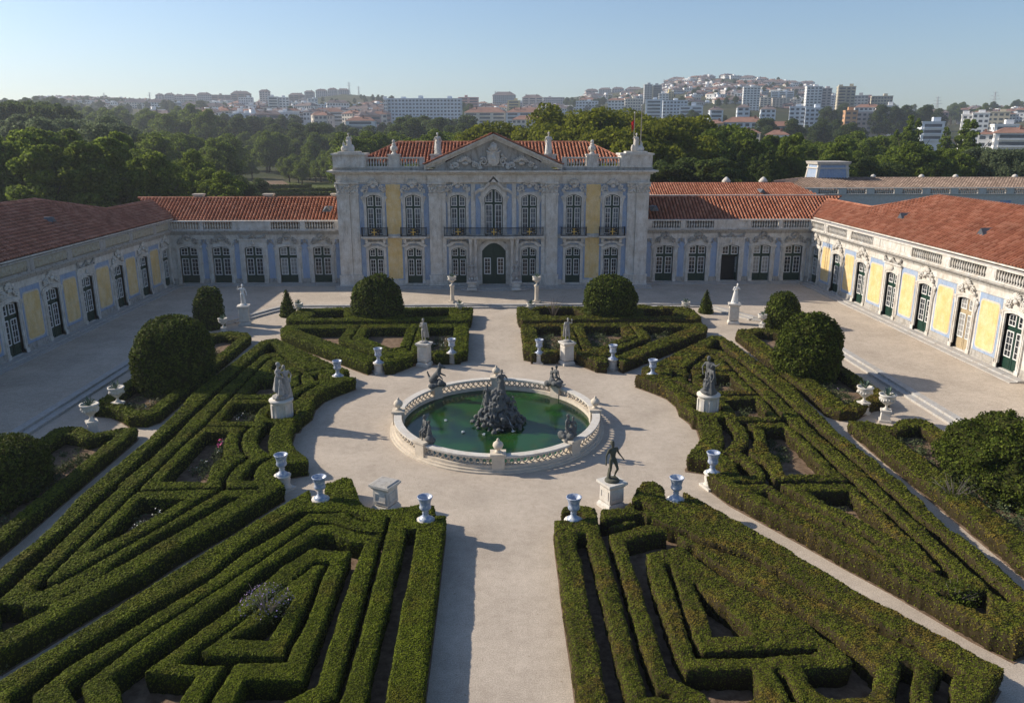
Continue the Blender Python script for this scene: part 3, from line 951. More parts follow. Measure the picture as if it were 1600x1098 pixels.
# portal door and the great window above
add_door(pav, 0, 0.62, 2.7, 4.75, 0.9, 'portal')
add_surround(pav, 0, 0.62, 2.7, 4.75, 0.9, 0.45, 'plain')
add_door(pav, 0, UZ, 2.04, 5.1, 0.9, 'window', 'green_paint', 'grey_pane')
add_surround(pav, 0, UZ, 2.04, 5.1, 0.9, 0.42, 'ears')
for sg in (-1, 1): panel(pav, *sorted((sg * 1.46, sg * 2.04)), 6.35, 11.95, 'blue', -0.02, name='blue_panel')
hd = MB()
a_ = [(-2.1, 10.9), (-1.6, 11.25), (-1.1, 11.35), (-0.55, 11.95), (0, 12.55), (0.55, 11.95), (1.1, 11.35), (1.6, 11.25), (2.1, 10.9)]
hd.band(a_, [(x, z + 0.22) for x, z in a_], -0.42, 0.0)
hd.band([(x, z - 0.16) for x, z in a_], a_, -0.28, 0.0)
link('window_hood', hd.mesh('window_hood', M['stone']), pav)
for sg in (-1, 1):
    x = sg * 11.22
    panel(pav, x - 0.82, x + 0.82, 1.3, 5.92, 'yellow', -0.03, 0, 'yellow_panel')
    panel(pav, x - 0.82, x + 0.82, 6.4, 11.9, 'yellow', -0.03, 0, 'yellow_panel')
    # corner and centre pilasters: pedestal, shaft, capital
    for px_, w_ in ((16.75, 1.4), (15.55, 0.95), (6.55, 1.35), (5.62, 0.5)):
        prj = 0.34 if w_ > 1.2 else 0.2
        q = MB()
        q.box(-w_ / 2 - 0.1, w_ / 2 + 0.1, -prj - 0.1, 0, 0.3, 1.6); q.box(-w_ / 2 - 0.17, w_ / 2 + 0.17, -prj - 0.17, 0, 0.3, 0.75); q.box(-w_ / 2 - 0.15, w_ / 2 + 0.15, -prj - 0.15, 0, 1.6, 1.78)
        q.box(-w_ / 2, w_ / 2, -prj, 0, 1.78, 10.9)
        q.box(-w_ / 2 + 0.18, w_ / 2 - 0.18, -prj - 0.03, -prj, 2.1, 10.6) if w_ > 0.9 else None
        q.box(-w_ / 2 - 0.08, w_ / 2 + 0.08, -prj - 0.08, 0, 10.7, 10.9); q.box(-w_ / 2 - 0.16, w_ / 2 + 0.16, -prj - 0.18, 0, 11.95, 12.12)
        q.box(-w_ / 2, w_ / 2, -prj, 0, 10.9, 11.95)
        pl = link('pilaster', q.mesh('pilaster', M['stone']), pav, (sg * px_, 0, 0))
        c = MB(); rr = random.Random(4)
        for k in range(int(20 * w_)):
            c.ell((rr.uniform(-w_ / 2, w_ / 2), -prj - 0.04, 10.98 + rr.uniform(0, 0.85)), (0.10, 0.13, 0.14), 6, 4)
        for s2 in (-1, 1): c.ell((s2 * w_ / 2, -prj - 0.05, 11.75), (0.17, 0.17, 0.17), 8, 5)
        link('capital', c.mesh('capital', M['stone']), pl)
    q = MB(); q.box(-0.22, 0.22, -0.10, 0, 6.3, 12.0); link('wall_strip', q.mesh('wall_strip', M['stone']), pav, (sg * 2.3, 0, 0))
    for xx in (2.05, 2.62):                       # portal columns
        q = MB()
        q.lathe([(0.27, 0.0), (0.27, 0.25), (0.2, 0.3), (0.19, 0.5), (0.165, 4.1), (0.2, 4.15), (0.19, 4.2), (0.27, 4.75), (0.27, 4.85)], 12, 0, 0, 0)
        q.box(-0.32, 0.32, -0.32, 0.32, -0.62, 0.0)
        link('portal_column', q.mesh('portal_column', M['stone']), pav, (sg * xx, -0.75, 1.2))
# entablature, cornice, attic
q = MB()
q.box(-X_ - 0.05, X_ + 0.05, -0.12, 0.0, 12.12, 12.45); q.box(-X_ - 0.08, X_ + 0.08, -0.18, 0.0, 12.45, 12.98)
q.box(-X_ + 0.02, X_ - 0.02, -0.06, 0.0, 12.0, 12.1)
q.box(-7.3, 7.3, -0.42, -0.18, 12.12, 12.98)
link('entablature', q.mesh('entablature', M['stone']), pav)
q = MB()
for (za, zb, d) in ((13.0, 13.14, 0.35), (13.14, 13.26, 0.6), (13.26, 13.42, 0.85)):
    q.box(-X_ - d, X_ + d, -d, 0.55, za, zb)
    q.box(-7.45 - d * 0.4, 7.45 + d * 0.4, -d - 0.3, -d, za, zb)
    q.box(-X_ - d, -X_ + 0.5, 0.55, 15, za, zb); q.box(X_ - 0.5, X_ + d, 0.55, 15, za, zb)
link('cornice', q.mesh('cornice', M['stone']), pav)
q = MB(); q.box(-X_ - 0.3, -7.5, -0.3, 0.3, 13.42, 13.72); q.box(7.5, X_ + 0.3, -0.3, 0.3, 13.42, 13.72)
link('attic_base', q.mesh('attic_base', M['stone_dark']), pav)
for sg in (-1, 1):
    segs = [(8.2, 10.35, 'open'), (11.55, 14.0, 'open')] if sg > 0 else [(-14.0, -11.55, 'open'), (-10.35, -8.2, 'open')]
    balustrade(pav, segs, 7.6 if sg > 0 else -X_, X_ if sg > 0 else -7.6, 13.72, 0.0, mat='stone')
    # corner block with side return
    q = MB(); q.box(-1.75, 1.75, -0.42, 2.4, 13.72, 15.05); q.box(-1.9, 1.9, -0.55, 2.55, 15.05, 15.25); q.box(-1.2, 1.2, -0.2, 1.4, 15.25, 15.45)
    link('corner_block', q.mesh('corner_block', M['stone']), pav, (sg * 15.9, 0, 0))
    for xx, ww in ((10.95, 0.62), (6.1, 0.8)):
        q = MB(); q.box(-ww, ww, -0.35, 0.5, 13.72, 15.0); q.box(-ww - 0.1, ww + 0.1, -0.45, 0.6, 15.0, 15.15)
        link('roof_pedestal', q.mesh('roof_pedestal', M['stone']), pav, (sg * xx, 0.0, 0))
    q = MB(); q.box(-0.3, 0.3, 0.5, 14.5, 13.42, 14.5); link('side_parapet', q.mesh('side_parapet', M['stone']), pav, (sg * (X_ - 0.3), 0, 0))
# pediment
q = MB()
q.prism_xz([(-6.9, 13.43), (6.9, 13.43), (0, 17.0)], -0.40, 0.5)
link('tympanum', q.mesh('tympanum', M['stone_dark']), pav)
q = MB()
for sg in (-1, 1):
    for (off0, off1, d) in ((0.0, 0.24, 0.72), (0.24, 0.42, 0.98), (0.42, 0.56, 1.16)):
        p = [(sg * (7.75 + off0 * 0.3), 13.43), (0, 16.95)]
        lo = [(sg * 7.6, 13.43 + off0), (0, 16.75 + off0)]; hi = [(sg * 7.6, 13.43 + off1), (0, 16.75 + off1)]
        q.band(lo if sg < 0 else lo[::-1], hi if sg < 0 else hi[::-1], -d, 0.5)
link('raking_cornice', q.mesh('raking_cornice', M['stone']), pav)
carving(pav, 0, -0.45, 13.62, 3.6, 2.6, 1, 'stone', 0.42)
for sg in (-1, 1):
    o = carving(pav, sg * 3.1, -0.42, 13.55, 3.6, 1.5, 2, 'stone', 0.36)
q = MB(); q.ell((0, -0.75, 15.85), (0.45, 0.3, 0.42), 10, 6); q.ell((0, -0.75, 16.3), (0.16, 0.16, 0.16), 8, 5)
for k in range(6): q.tube([(0.4 * math.cos(R(k * 36)), -0.8, 15.9), (0.3 * math.cos(R(k * 36)), -0.85, 16.25), (0, -0.8, 16.35)], 0.05, 5)
link('crown_carving', q.mesh('crown_carving', M['stone']), pav)
q = MB()
q.box(-1.0, 1.0, -0.62, -0.41, 13.9, 14.0); q.ell((0, -0.62, 14.75), (0.75, 0.25, 0.9), 12, 7)
link('shield', q.mesh('shield', M['stone']), pav)
# roofs
t = MB()
ez2, rz2 = 14.15, 16.35
fy, ry2, by = 0.75, 6.6, 13.5
xa, xb = 15.6, 11.2
tile_slope(t, [(-xa, fy, ez2), (xa, fy, ez2), (xb, ry2, rz2), (-xb, ry2, rz2)], 0.40, 0.5, 0.135)
tile_slope(t, [(xa, by, ez2), (-xa, by, ez2), (-xb, ry2, rz2), (xb, ry2, rz2)], 0.40, 0.5, 0.135)
tile_slope(t, [(xa, fy, ez2), (xa, by, ez2), (xb, ry2, rz2)], 0.40, 0.5, 0.135)
tile_slope(t, [(-xa, by, ez2), (-xa, fy, ez2), (-xb, ry2, rz2)], 0.40, 0.5, 0.135)
ridge_tiles(t, (-xb, ry2, rz2), (xb, ry2, rz2), 0.2)
for sg in (-1, 1): ridge_tiles(t, (sg * xa, fy, ez2), (sg * xb, ry2, rz2), 0.18)
link('roof', t.mesh('roof', [M['tile'], M['tile_bed']]), pav)
t = MB()
za, zb = 14.02, 17.36
for sg in (-1, 1):
    pl_ = [(sg * 7.7, -1.15, za), (sg * 7.7, 6.0, za), (0, 7.5, zb), (0, -1.15, zb)]
    tile_slope(t, pl_ if sg > 0 else [pl_[1], pl_[0], pl_[3], pl_[2]], 0.40, 0.5, 0.13)
ridge_tiles(t, (0, -1.2, zb), (0, 7.5, zb), 0.18)
link('pediment_roof', t.mesh('pediment_roof', [M['tile'], M['tile_bed']]), pav)
# string course and balconies
q = MB(); q.box(-14.9, -7.3, -0.2, 0, 6.02, 6.18); q.box(7.3, 14.9, -0.2, 0, 6.02, 6.18)
link('string_course', q.mesh('string_course', M['stone']), pav)
def railing(e, pts, z, h=0.98, motif=()):
    mb = MB()
    for a, b in zip(pts[:-1], pts[1:]):
        a, b = Vector(a), Vector(b)
        for zz, rr in ((0.06, 0.02), (h, 0.032), (h - 0.14, 0.016)):
            mb.tube([(a.x, a.y, z + zz), (b.x, b.y, z + zz)], rr, 4)
        n = max(2, int((b - a).length / 0.135))
        for i in range(n + 1):
            p = a + (b - a) * (i / n)
            mb.tube([(p.x, p.y, z), (p.x, p.y, z + h)], 0.016, 4)
    r_ = link('railing', mb.mesh('railing', M['iron']), e)
    for mx, my, w_ in motif:
        bk = MB(); rr = random.Random(2)
        for k in range(30):
            cx = mx + rr.uniform(-w_, w_); cz = z + rr.uniform(0.12, h - 0.12)
            bk.tube([(cx + 0.1 * math.cos(a * 1.1), my - 0.01, cz + 0.1 * math.sin(a * 1.1)) for a in range(6)], 0.028, 4)
        link('scrollwork', bk.mesh('scrollwork', M['iron']), r_)
        g_ = MB()
        for a in range(4):
            an = R(90 * a)
            g_.ell((mx + 0.19 * math.cos(an), my - 0.06, z + 0.52 + 0.23 * math.sin(an)), (0.07 + 0.08 * abs(math.cos(an)), 0.05, 0.07 + 0.11 * abs(math.sin(an))), 6, 4)
        for a in range(8):
            g_.ell((mx + w_ * 0.8 * math.cos(R(45 * a + 22)), my - 0.05, z + 0.5 + 0.36 * math.sin(R(45 * a + 22))), (0.045, 0.03, 0.045), 5, 3)
        g_.ell((mx, my - 0.08, z + 0.52), (0.13, 0.06, 0.13), 8, 5)
        link('gilded_motif', g_.mesh('gilded_motif', M['gold']), r_)
for x in (-13.38, -9.03, 9.03, 13.38):
    q = MB(); q.box(x - 1.5, x + 1.5, -0.95, 0, 6.02, 6.2); q.box(x - 1.3, x + 1.3, -0.7, 0, 5.88, 6.02)
    for s2 in (-1, 1): q.prism_xz([(x + s2 * 1.0 - 0.15, 5.4), (x + s2 * 1.0 + 0.15, 5.4), (x + s2 * 1.0 + 0.15, 5.88), (x + s2 * 1.0 - 0.15, 5.88)], -0.5, 0)
    b = link('balcony', q.mesh('balcony', M['stone']), pav)
    railing(b, [(x - 1.42, 0, 0), (x - 1.42, -0.88, 0), (x + 1.42, -0.88, 0), (x + 1.42, 0, 0)], 6.2, 0.98, [(x, -0.9, 0.62)])
q = MB()
bow = [(-5.65, 0), (-5.65, -0.95), (-3.0, -0.95), (-2.2, -1.35), (2.2, -1.35), (3.0, -0.95), (5.65, -0.95), (5.65, 0)]
q.prism_xy(bow, 6.05, 6.22); q.prism_xy([(x * 0.98, y * 0.85) for x, y in bow], 5.9, 6.05)
b = link('balcony', q.mesh('balcony', M['stone']), pav)
railing(b, [(x * 0.985, y * 0.93, 0) for x, y in bow], 6.22, 0.98, [(-4.0, -0.9, 0.7), (4.0, -0.9, 0.7), (0, -1.28, 0.9)])
# plinth and steps
step_run(pav, -X_ - 0.6, X_ + 0.6, [(-1.55, -0.85, 0.2, 0.4), (-0.95, -0.16, 0.2, 0.56)])
cur = -15.9
for x in win[:3] + [None]:
    xe = (x - LW / 2 - 0.42) if x is not None else -1.9
    if xe > cur:
        for a_, b_ in ((cur, xe), (-xe, -cur)):
            q = MB(); q.box(a_, b_, -0.13, 0, 0.5, 1.15); link('plinth', q.mesh('plinth', M['stone']), pav)
    cur = (x + LW / 2 + 0.42) if x is not None else 0
q = MB()
bowp = lambda s_: [(-4.3 * s_, -0.9), (-3.9 * s_, -1.9 * s_), (-2.6 * s_, -2.75 * s_), (2.6 * s_, -2.75 * s_), (3.9 * s_, -1.9 * s_), (4.3 * s_, -0.9)]
q.prism_xy(bowp(1.0), 0.25, 0.43); q.prism_xy(bowp(0.84), 0.431, 0.585)
link('entrance_step', q.mesh('entrance_step', M['kerb']), pav)

# ------------------------------------------------------------------ parterre plans, metres (left half of the garden; the right half mirrors it)
PLAN = {
 'A': dict(out=[(-2.40,19.70),(-2.36,26.73),(-2.35,31.12),(-2.38,31.69),(-2.62,31.74),(-2.86,31.64),(-2.93,32.71),(-3.62,32.86),(-4.89,32.35),(-4.96,32.42),(-6.00,32.58),(-6.43,33.22),(-6.81,34.53),(-7.20,35.70),(-7.63,35.87),(-8.12,35.33),(-8.42,35.11),(-8.08,33.47),(-8.56,33.41),(-9.05,34.52),(-11.00,30.72),(-12.79,27.01),(-15.55,21.11)],
   gaps=[[(-3.99,30.42),(-3.55,30.41),(-3.52,27.94),(-3.51,25.81),(-3.59,24.95),(-3.55,22.73),(-3.55,21.21),(-3.53,19.73),(-4.07,19.74),(-4.09,20.84),(-4.12,21.62),(-4.10,22.74),(-4.10,24.13),(-4.01,24.96),(-4.08,26.78),(-3.99,28.59)],
    [(-4.93,31.57),(-4.81,31.56),(-4.80,29.50),(-4.76,27.57),(-4.78,26.80),(-4.78,24.39),(-4.78,22.76),(-4.81,21.64),(-4.83,20.42),(-4.89,19.77),(-5.38,19.78),(-5.16,19.92),(-4.99,20.07),(-5.04,20.99),(-5.02,21.85),(-5.02,23.14),(-4.99,24.23),(-4.99,25.96),(-4.96,26.80),(-4.97,27.57),(-4.99,29.28),(-4.95,30.69)],
    [(-5.61,29.30),(-6.19,29.43),(-6.76,29.78),(-7.06,30.14),(-7.40,30.15),(-7.65,30.10),(-7.87,29.70),(-8.64,28.29),(-9.35,26.99),(-9.70,26.04),(-12.12,21.09),(-11.56,20.50),(-11.28,19.93),(-9.65,19.89),(-9.58,21.12),(-11.29,21.34),(-9.08,25.92),(-8.49,27.66),(-7.74,28.85),(-7.55,28.99),(-7.11,28.73),(-6.33,28.65),(-6.04,28.70),(-6.08,26.83),(-6.12,26.08),(-6.11,24.76),(-6.12,23.63),(-6.15,22.65),(-6.19,21.81),(-6.18,20.83),(-7.95,20.91),(-7.97,19.84),(-7.71,19.84),(-6.58,19.81),(-5.72,20.63),(-5.73,21.27),(-5.73,21.94),(-5.73,23.16),(-5.74,24.58),(-5.70,26.25),(-5.72,26.82),(-5.66,28.21)],
    [(-6.73,27.87),(-7.35,27.94),(-7.65,27.24),(-7.96,26.38),(-7.72,26.87),(-8.10,26.13),(-9.02,24.18),(-10.35,21.74),(-9.31,21.63),(-8.79,21.66),(-8.94,19.87),(-8.70,19.86),(-8.53,21.73),(-8.29,21.76),(-6.90,21.73),(-6.93,22.46),(-6.81,23.19),(-6.75,24.69),(-6.78,26.85),(-6.73,27.87),(-6.86,27.67),(-6.97,26.85),(-6.98,26.10),(-6.99,24.78),(-7.05,23.81),(-7.06,22.89),(-7.05,21.97),(-8.40,22.11),(-7.96,22.03),(-9.59,22.16),(-9.82,22.29),(-8.71,24.63),(-7.98,26.24),(-7.57,27.14),(-7.33,27.68),(-6.86,27.67)],
    [(-7.54,25.57),(-7.81,22.84),(-9.04,23.03),(-8.43,23.68)],
    [(-7.09,32.21),(-7.58,32.22),(-8.94,32.32),(-9.66,30.93),(-10.57,29.32),(-11.20,26.96),(-12.37,25.38),(-12.81,24.64),(-14.06,22.40),(-14.78,20.30),(-14.62,20.02),(-13.96,20.00),(-14.19,20.42),(-13.78,21.75),(-12.51,23.83),(-12.24,24.48),(-11.10,26.51),(-10.35,28.60),(-9.38,30.09),(-8.50,32.02),(-7.18,32.04)],
    [(-6.73,32.07),(-6.18,31.79),(-5.63,31.33),(-5.66,31.14),(-6.16,31.34),(-6.59,31.74)],
    [(-13.32,20.76),(-13.33,20.98),(-12.17,23.02),(-9.96,27.30),(-8.95,29.50),(-8.10,31.27),(-7.32,31.18),(-6.45,30.61),(-5.71,30.32),(-5.01,30.23),(-4.98,30.07),(-5.73,30.08),(-6.55,30.51),(-7.21,30.94),(-8.04,30.97),(-8.89,29.25),(-9.91,27.13),(-11.52,24.09),(-12.12,22.92),(-12.90,20.75),(-12.32,19.96),(-12.58,19.97)]],
   slits=[]),
 'B': dict(out=[(-18.53,63.72),(-18.27,63.79),(-16.28,61.30),(-12.12,56.02),(-10.60,54.39),(-10.51,54.10),(-10.84,53.29),(-10.81,52.88),(-9.82,52.59),(-9.74,52.32),(-10.74,50.82),(-11.39,49.62),(-11.64,48.01),(-11.47,46.28),(-11.77,44.86),(-11.72,44.09),(-11.94,43.90),(-11.76,42.53),(-11.43,40.75),(-10.88,39.63),(-9.88,38.20),(-9.84,37.87),(-10.89,37.48),(-11.23,36.77),(-10.96,35.99),(-10.35,35.09),(-10.31,34.92),(-10.89,33.71),(-11.81,31.57),(-12.18,31.00),(-13.18,29.05),(-13.98,27.11),(-14.62,25.74),(-14.07,27.04),(-15.30,24.61),(-16.35,22.46),(-19.79,28.25),(-19.49,27.75),(-19.30,29.66),(-19.34,31.19),(-19.62,34.20),(-19.49,38.12),(-19.41,40.96),(-19.59,46.02),(-19.96,49.37),(-19.39,60.34),(-19.25,62.99)],
   gaps=[[(-18.41,62.24),(-18.04,62.05),(-16.78,59.44),(-17.13,59.12),(-17.91,58.81),(-18.22,50.77),(-18.21,46.45),(-18.23,44.64),(-18.08,41.30),(-18.14,38.09),(-18.37,35.01),(-18.16,35.28),(-18.22,33.11),(-18.23,31.41),(-18.16,29.18),(-18.19,26.93),(-18.30,25.75),(-18.74,26.48),(-18.74,29.64),(-18.54,31.67),(-18.67,33.54),(-18.57,35.76),(-18.54,35.38),(-18.72,39.30),(-18.73,41.71),(-18.57,45.99),(-18.65,49.81),(-18.49,55.89)],
    [(-12.68,33.75),(-12.05,33.80),(-12.18,33.47),(-12.67,32.49),(-14.28,29.08),(-15.12,27.34),(-15.86,25.95),(-16.23,25.09),(-16.11,24.88),(-17.02,23.59),(-18.00,25.24),(-17.24,25.20),(-16.93,24.95),(-16.24,25.13),(-15.23,27.07),(-15.21,27.89),(-14.56,29.76),(-12.90,33.18)],
    [(-17.34,26.96),(-17.39,26.21),(-17.01,26.07),(-16.62,26.66),(-16.85,26.71),(-17.11,26.67)],
    [(-13.58,43.73),(-13.05,43.71),(-12.99,42.36),(-12.67,40.78),(-12.10,38.95),(-12.74,39.67),(-13.25,40.61),(-13.57,41.97)],
    [(-11.78,38.51),(-12.27,37.28),(-12.15,36.33),(-11.94,35.60),(-12.60,35.62),(-12.68,36.50),(-12.56,37.61),(-12.11,38.35)],
    [(-11.98,51.35),(-12.22,50.36),(-12.62,49.18),(-12.73,47.82),(-13.07,47.17),(-13.22,47.61),(-13.18,48.50),(-12.87,49.66),(-12.40,50.86)],
    [(-13.07,53.21),(-12.54,53.33),(-12.24,51.87),(-12.47,51.88)],
    [(-16.43,52.37),(-14.59,52.71),(-14.14,50.91),(-14.27,49.93),(-14.76,49.00),(-16.38,48.86)],
    [(-16.53,47.15),(-14.34,47.20),(-14.62,45.95),(-14.54,44.74),(-14.29,43.87),(-16.37,43.92)],
    [(-16.54,42.15),(-15.26,42.21),(-15.04,40.65),(-14.41,38.49),(-14.66,37.66),(-14.22,35.48),(-16.44,35.57)],
    [(-16.57,33.69),(-14.52,33.64),(-16.59,28.87)],
    [(-16.46,56.58),(-15.28,54.51),(-16.21,54.39)]],
   slits=[[(-13.91,54.14),(-14.95,55.80),(-16.29,58.03),(-17.02,57.74),(-17.26,56.75),(-17.17,53.32),(-17.17,48.61),(-17.06,43.10),(-17.22,39.61),(-17.21,36.62),(-17.27,34.56),(-17.24,34.66),(-17.28,30.77),(-17.32,27.89),(-17.32,26.91)],
    [(-16.64,26.68),(-15.98,28.06),(-15.18,29.89),(-14.28,31.94),(-13.32,34.26),(-14.00,33.00),(-13.25,34.59)],
    [(-17.00,53.26),(-14.77,53.74),(-12.40,54.58),(-11.83,54.70)],
    [(-17.06,48.04),(-14.58,48.09)],
    [(-17.04,43.18),(-14.35,43.05)],
    [(-17.12,34.63),(-13.23,34.71)],
    [(-13.03,34.66),(-11.56,34.69)],
    [(-14.38,43.01),(-14.47,41.99),(-14.20,40.63),(-13.76,39.52),(-13.08,38.51),(-13.42,37.47),(-13.49,36.68),(-13.45,35.76),(-13.10,34.59)],
    [(-13.78,53.91),(-13.79,52.96),(-13.51,51.90),(-13.25,51.13),(-13.82,49.92)]]),
 'C': dict(out=[(-18.79,66.97),(-18.65,68.41),(-12.00,68.63),(-2.44,68.58),(-2.35,68.08),(-2.20,59.32),(-2.72,58.95),(-2.70,58.39),(-5.00,58.27),(-6.09,58.29),(-7.37,56.20),(-7.52,55.86),(-8.25,55.71),(-8.50,57.27),(-9.23,57.29),(-9.17,56.24),(-9.46,55.64),(-18.04,65.11)],
   gaps=[[(-17.36,67.02),(-12.91,67.19),(-13.03,63.31),(-9.32,58.94),(-9.28,57.65)],
    [(-11.05,67.24),(-7.74,67.25),(-7.67,60.62),(-8.30,60.33),(-11.10,64.04)],
    [(-5.79,67.34),(-3.59,67.29),(-3.51,64.28),(-3.88,62.15),(-3.86,59.74),(-4.94,59.50),(-5.32,59.78),(-5.57,61.78)],
    [(-8.23,57.80),(-7.77,57.97),(-7.68,57.25)]],
   slits=[[(-12.00,68.34),(-12.01,63.41),(-8.42,59.29),(-6.79,61.00)],
    [(-6.83,67.04),(-6.79,60.40),(-6.74,59.44)]]),
 'D': dict(out=[(-19.30,73.43),(-18.92,75.44),(-14.53,75.92),(-8.63,75.89),(-2.20,75.78),(-2.13,75.12),(-2.20,70.53),(-2.54,69.86),(-18.84,70.08),(-19.23,70.71),(-19.27,72.32)],
   gaps=[[(-17.48,74.23),(-14.61,74.62),(-13.91,71.37),(-17.29,71.19),(-17.03,72.98)],
    [(-8.56,72.87),(-7.67,75.02),(-4.43,75.06),(-4.21,71.92),(-8.39,71.22)]],
   slits=[]),
 'E1': dict(out=[(-20.56,42.15),(-20.76,35.65),(-20.70,35.07),(-25.63,40.74),(-25.71,43.51),(-25.35,43.82),(-24.10,43.68),(-22.31,42.84),(-22.06,43.42),(-21.56,43.62),(-20.91,42.97)],
   gaps=[[(-24.34,41.86),(-24.38,39.98),(-23.60,38.90),(-21.80,37.21),(-21.83,42.59)]],
   slits=[]),
 'E2': dict(out=[(-20.78,50.24),(-20.67,45.81),(-21.61,45.10),(-22.76,45.13),(-23.07,45.64),(-24.00,47.33),(-25.42,47.49),(-25.22,51.92),(-21.59,50.82),(-20.99,50.80)],
   gaps=[[(-23.30,47.56),(-21.63,46.07),(-21.48,50.54),(-24.42,50.47)]],
   slits=[]),
 'AR': dict(out=[(2.22,19.58),(2.20,20.49),(2.23,22.08),(2.23,24.05),(2.25,26.52),(2.28,27.48),(2.30,29.58),(2.37,31.27),(2.74,31.06),(2.75,31.76),(2.90,32.37),(3.57,32.57),(4.30,32.29),(4.55,32.23),(5.62,32.20),(5.72,32.51),(6.15,33.04),(6.52,34.04),(6.99,34.91),(7.52,35.01),(7.82,34.71),(7.94,34.12),(7.72,33.05),(8.26,32.87),(8.41,32.98),(8.60,33.81),(8.80,33.92),(9.14,33.29),(9.44,32.79),(11.55,28.72),(12.46,26.74),(13.21,25.17),(14.22,23.62),(15.11,22.08),(15.85,20.79),(14.27,19.26)],
   gaps=[[(3.31,29.92),(3.65,29.95),(3.62,28.68),(3.63,27.06),(3.62,25.61),(3.64,25.29),(3.62,23.69),(3.63,22.19),(3.63,21.09),(3.65,20.14),(3.63,19.54),(3.15,19.55),(3.13,20.59),(3.17,21.50),(3.17,22.49),(3.17,24.27),(3.16,25.66),(3.19,26.77),(3.21,27.62),(3.14,28.35),(3.19,29.21)],
    [(4.39,32.23),(4.58,32.23),(4.40,30.92),(4.58,30.25),(4.58,29.34),(4.61,27.58),(4.58,25.99),(4.61,26.46),(4.55,25.00),(4.55,23.59),(4.55,22.30),(4.58,21.33),(4.58,20.43),(4.57,20.00),(5.00,19.87),(4.89,19.75),(4.33,19.89),(4.35,20.56),(4.32,21.34),(4.34,22.67),(4.35,23.83),(4.37,25.45),(4.35,26.47),(4.33,26.29),(4.34,27.67),(4.33,29.09),(4.29,30.08)],
    [(5.21,29.15),(5.97,29.49),(6.95,29.91),(7.46,29.63),(7.69,28.57),(7.16,28.67),(6.63,28.43),(5.86,28.20),(5.71,27.01),(5.66,25.56),(5.67,24.88),(5.66,23.72),(5.63,22.72),(5.62,21.85),(5.67,21.30),(5.76,20.97),(7.86,20.95),(7.67,19.86),(7.01,19.45),(6.17,19.47),(6.09,19.96),(5.61,20.34),(5.18,20.66),(5.19,20.92),(5.20,21.79),(5.20,22.65),(5.21,23.81),(5.22,25.16),(5.21,26.45),(5.18,26.57),(5.19,27.81),(5.24,28.80)],
    [(6.47,27.38),(6.65,27.37),(6.58,25.84),(6.48,24.77),(6.42,23.70),(6.42,22.77),(6.45,21.90),(8.69,21.97),(10.36,22.02),(10.28,21.81),(8.37,21.56),(7.02,21.61),(6.27,21.63),(6.26,22.85),(6.32,23.86),(6.38,24.86),(6.43,26.22)],
    [(7.24,26.11),(7.53,25.01),(7.98,24.31),(8.46,22.94),(8.43,22.68),(7.11,22.68),(7.20,24.50)],
    [(9.50,20.95),(10.78,21.01),(11.41,21.25),(11.71,20.90),(11.22,19.99),(10.96,19.68),(9.74,19.63),(9.45,20.11)],
    [(12.74,21.22),(13.05,21.03),(12.48,20.12),(12.03,19.32),(11.61,19.33),(12.01,20.13),(12.59,20.87)],
    [(13.58,20.85),(14.21,20.74),(13.61,20.01),(13.21,19.29),(12.73,19.30),(13.09,20.02),(13.65,20.67)],
    [(8.56,20.98),(8.78,20.71),(8.77,19.50),(8.55,19.50)],
    [(6.02,32.88),(6.59,32.81),(6.88,32.06),(6.23,31.87)]],
   slits=[[(7.69,28.57),(7.99,27.73),(8.98,25.94),(10.27,24.27),(10.80,23.19),(11.22,21.99),(11.43,21.17)],
    [(9.87,27.90),(10.71,26.40),(11.64,24.91),(12.91,23.03),(13.64,21.93),(14.20,20.83)],
    [(4.64,30.07),(5.46,30.37),(6.52,30.97),(7.04,30.38),(7.81,29.80),(8.30,29.07),(9.87,27.90)],
    [(4.51,30.73),(5.10,30.95),(6.24,31.42)]]),
}

# ------------------------------------------------------------------ ground: land, terrace, gravel, kerbs
SKY_T = [(-90, 60), (-40, 66), (-32, 70), (-26, 72), (-22, 70), (-17.5, 72), (-13, 80), (-10, 92), (-6.5, 84), (-3.5, 76), (0, 74), (5.5, 86), (10, 98), (13.2, 112), (16.4, 116), (20, 104), (23, 86), (25.5, 66), (27.5, 54), (29.5, 46), (31.5, 48), (35, 66), (40, 72), (60, 70), (90, 60)]
def plateau(az):
    return np.interp(az, [a for a, b in SKY_T], [b for a, b in SKY_T])
def terrain(x, y):
    x = np.asarray(x, float); y = np.asarray(y, float)
    d = np.hypot(x, y); az = np.degrees(np.arctan2(x, y))
    t = np.clip((d - 330) / (1500 - 330), 0, 1)
    t = t ** 1.15
    front = np.clip((95 - np.abs(az)) / 20, 0, 1)
    P3 = np.stack([x, y, np.zeros_like(x)], -1).reshape(-1, 3)
    n = (vnoise(P3, 1 / 140.0, 1).reshape(x.shape) - 0.5) * 10 * t
    return plateau(az) * t * front + n * front - 0.05
az = np.radians(np.arange(0, 360, 2.0))
ds = np.concatenate([[0, 60, 110, 180, 260, 330], np.arange(400, 1700, 65), [1900, 2300]])
AA, DD = np.meshgrid(az, ds[1:], indexing='ij')
Xs, Ys = np.sin(AA) * DD, np.cos(AA) * DD
V = np.stack([Xs.ravel(), Ys.ravel(), terrain(Xs, Ys).ravel()], 1)
V = np.vstack([V, [[0, 0, -0.05]]])
na, nd = AA.shape
idx = np.arange(na * nd).reshape(na, nd)
i2 = np.roll(idx, -1, 0)
F = np.stack([idx[:, :-1], idx[:, 1:], i2[:, 1:], i2[:, :-1]], -1).reshape(-1, 4)
c0 = np.stack([np.full(na, na * nd), idx[:, 0], i2[:, 0], i2[:, 0]], -1)
me = bpy.data.meshes.new('land')
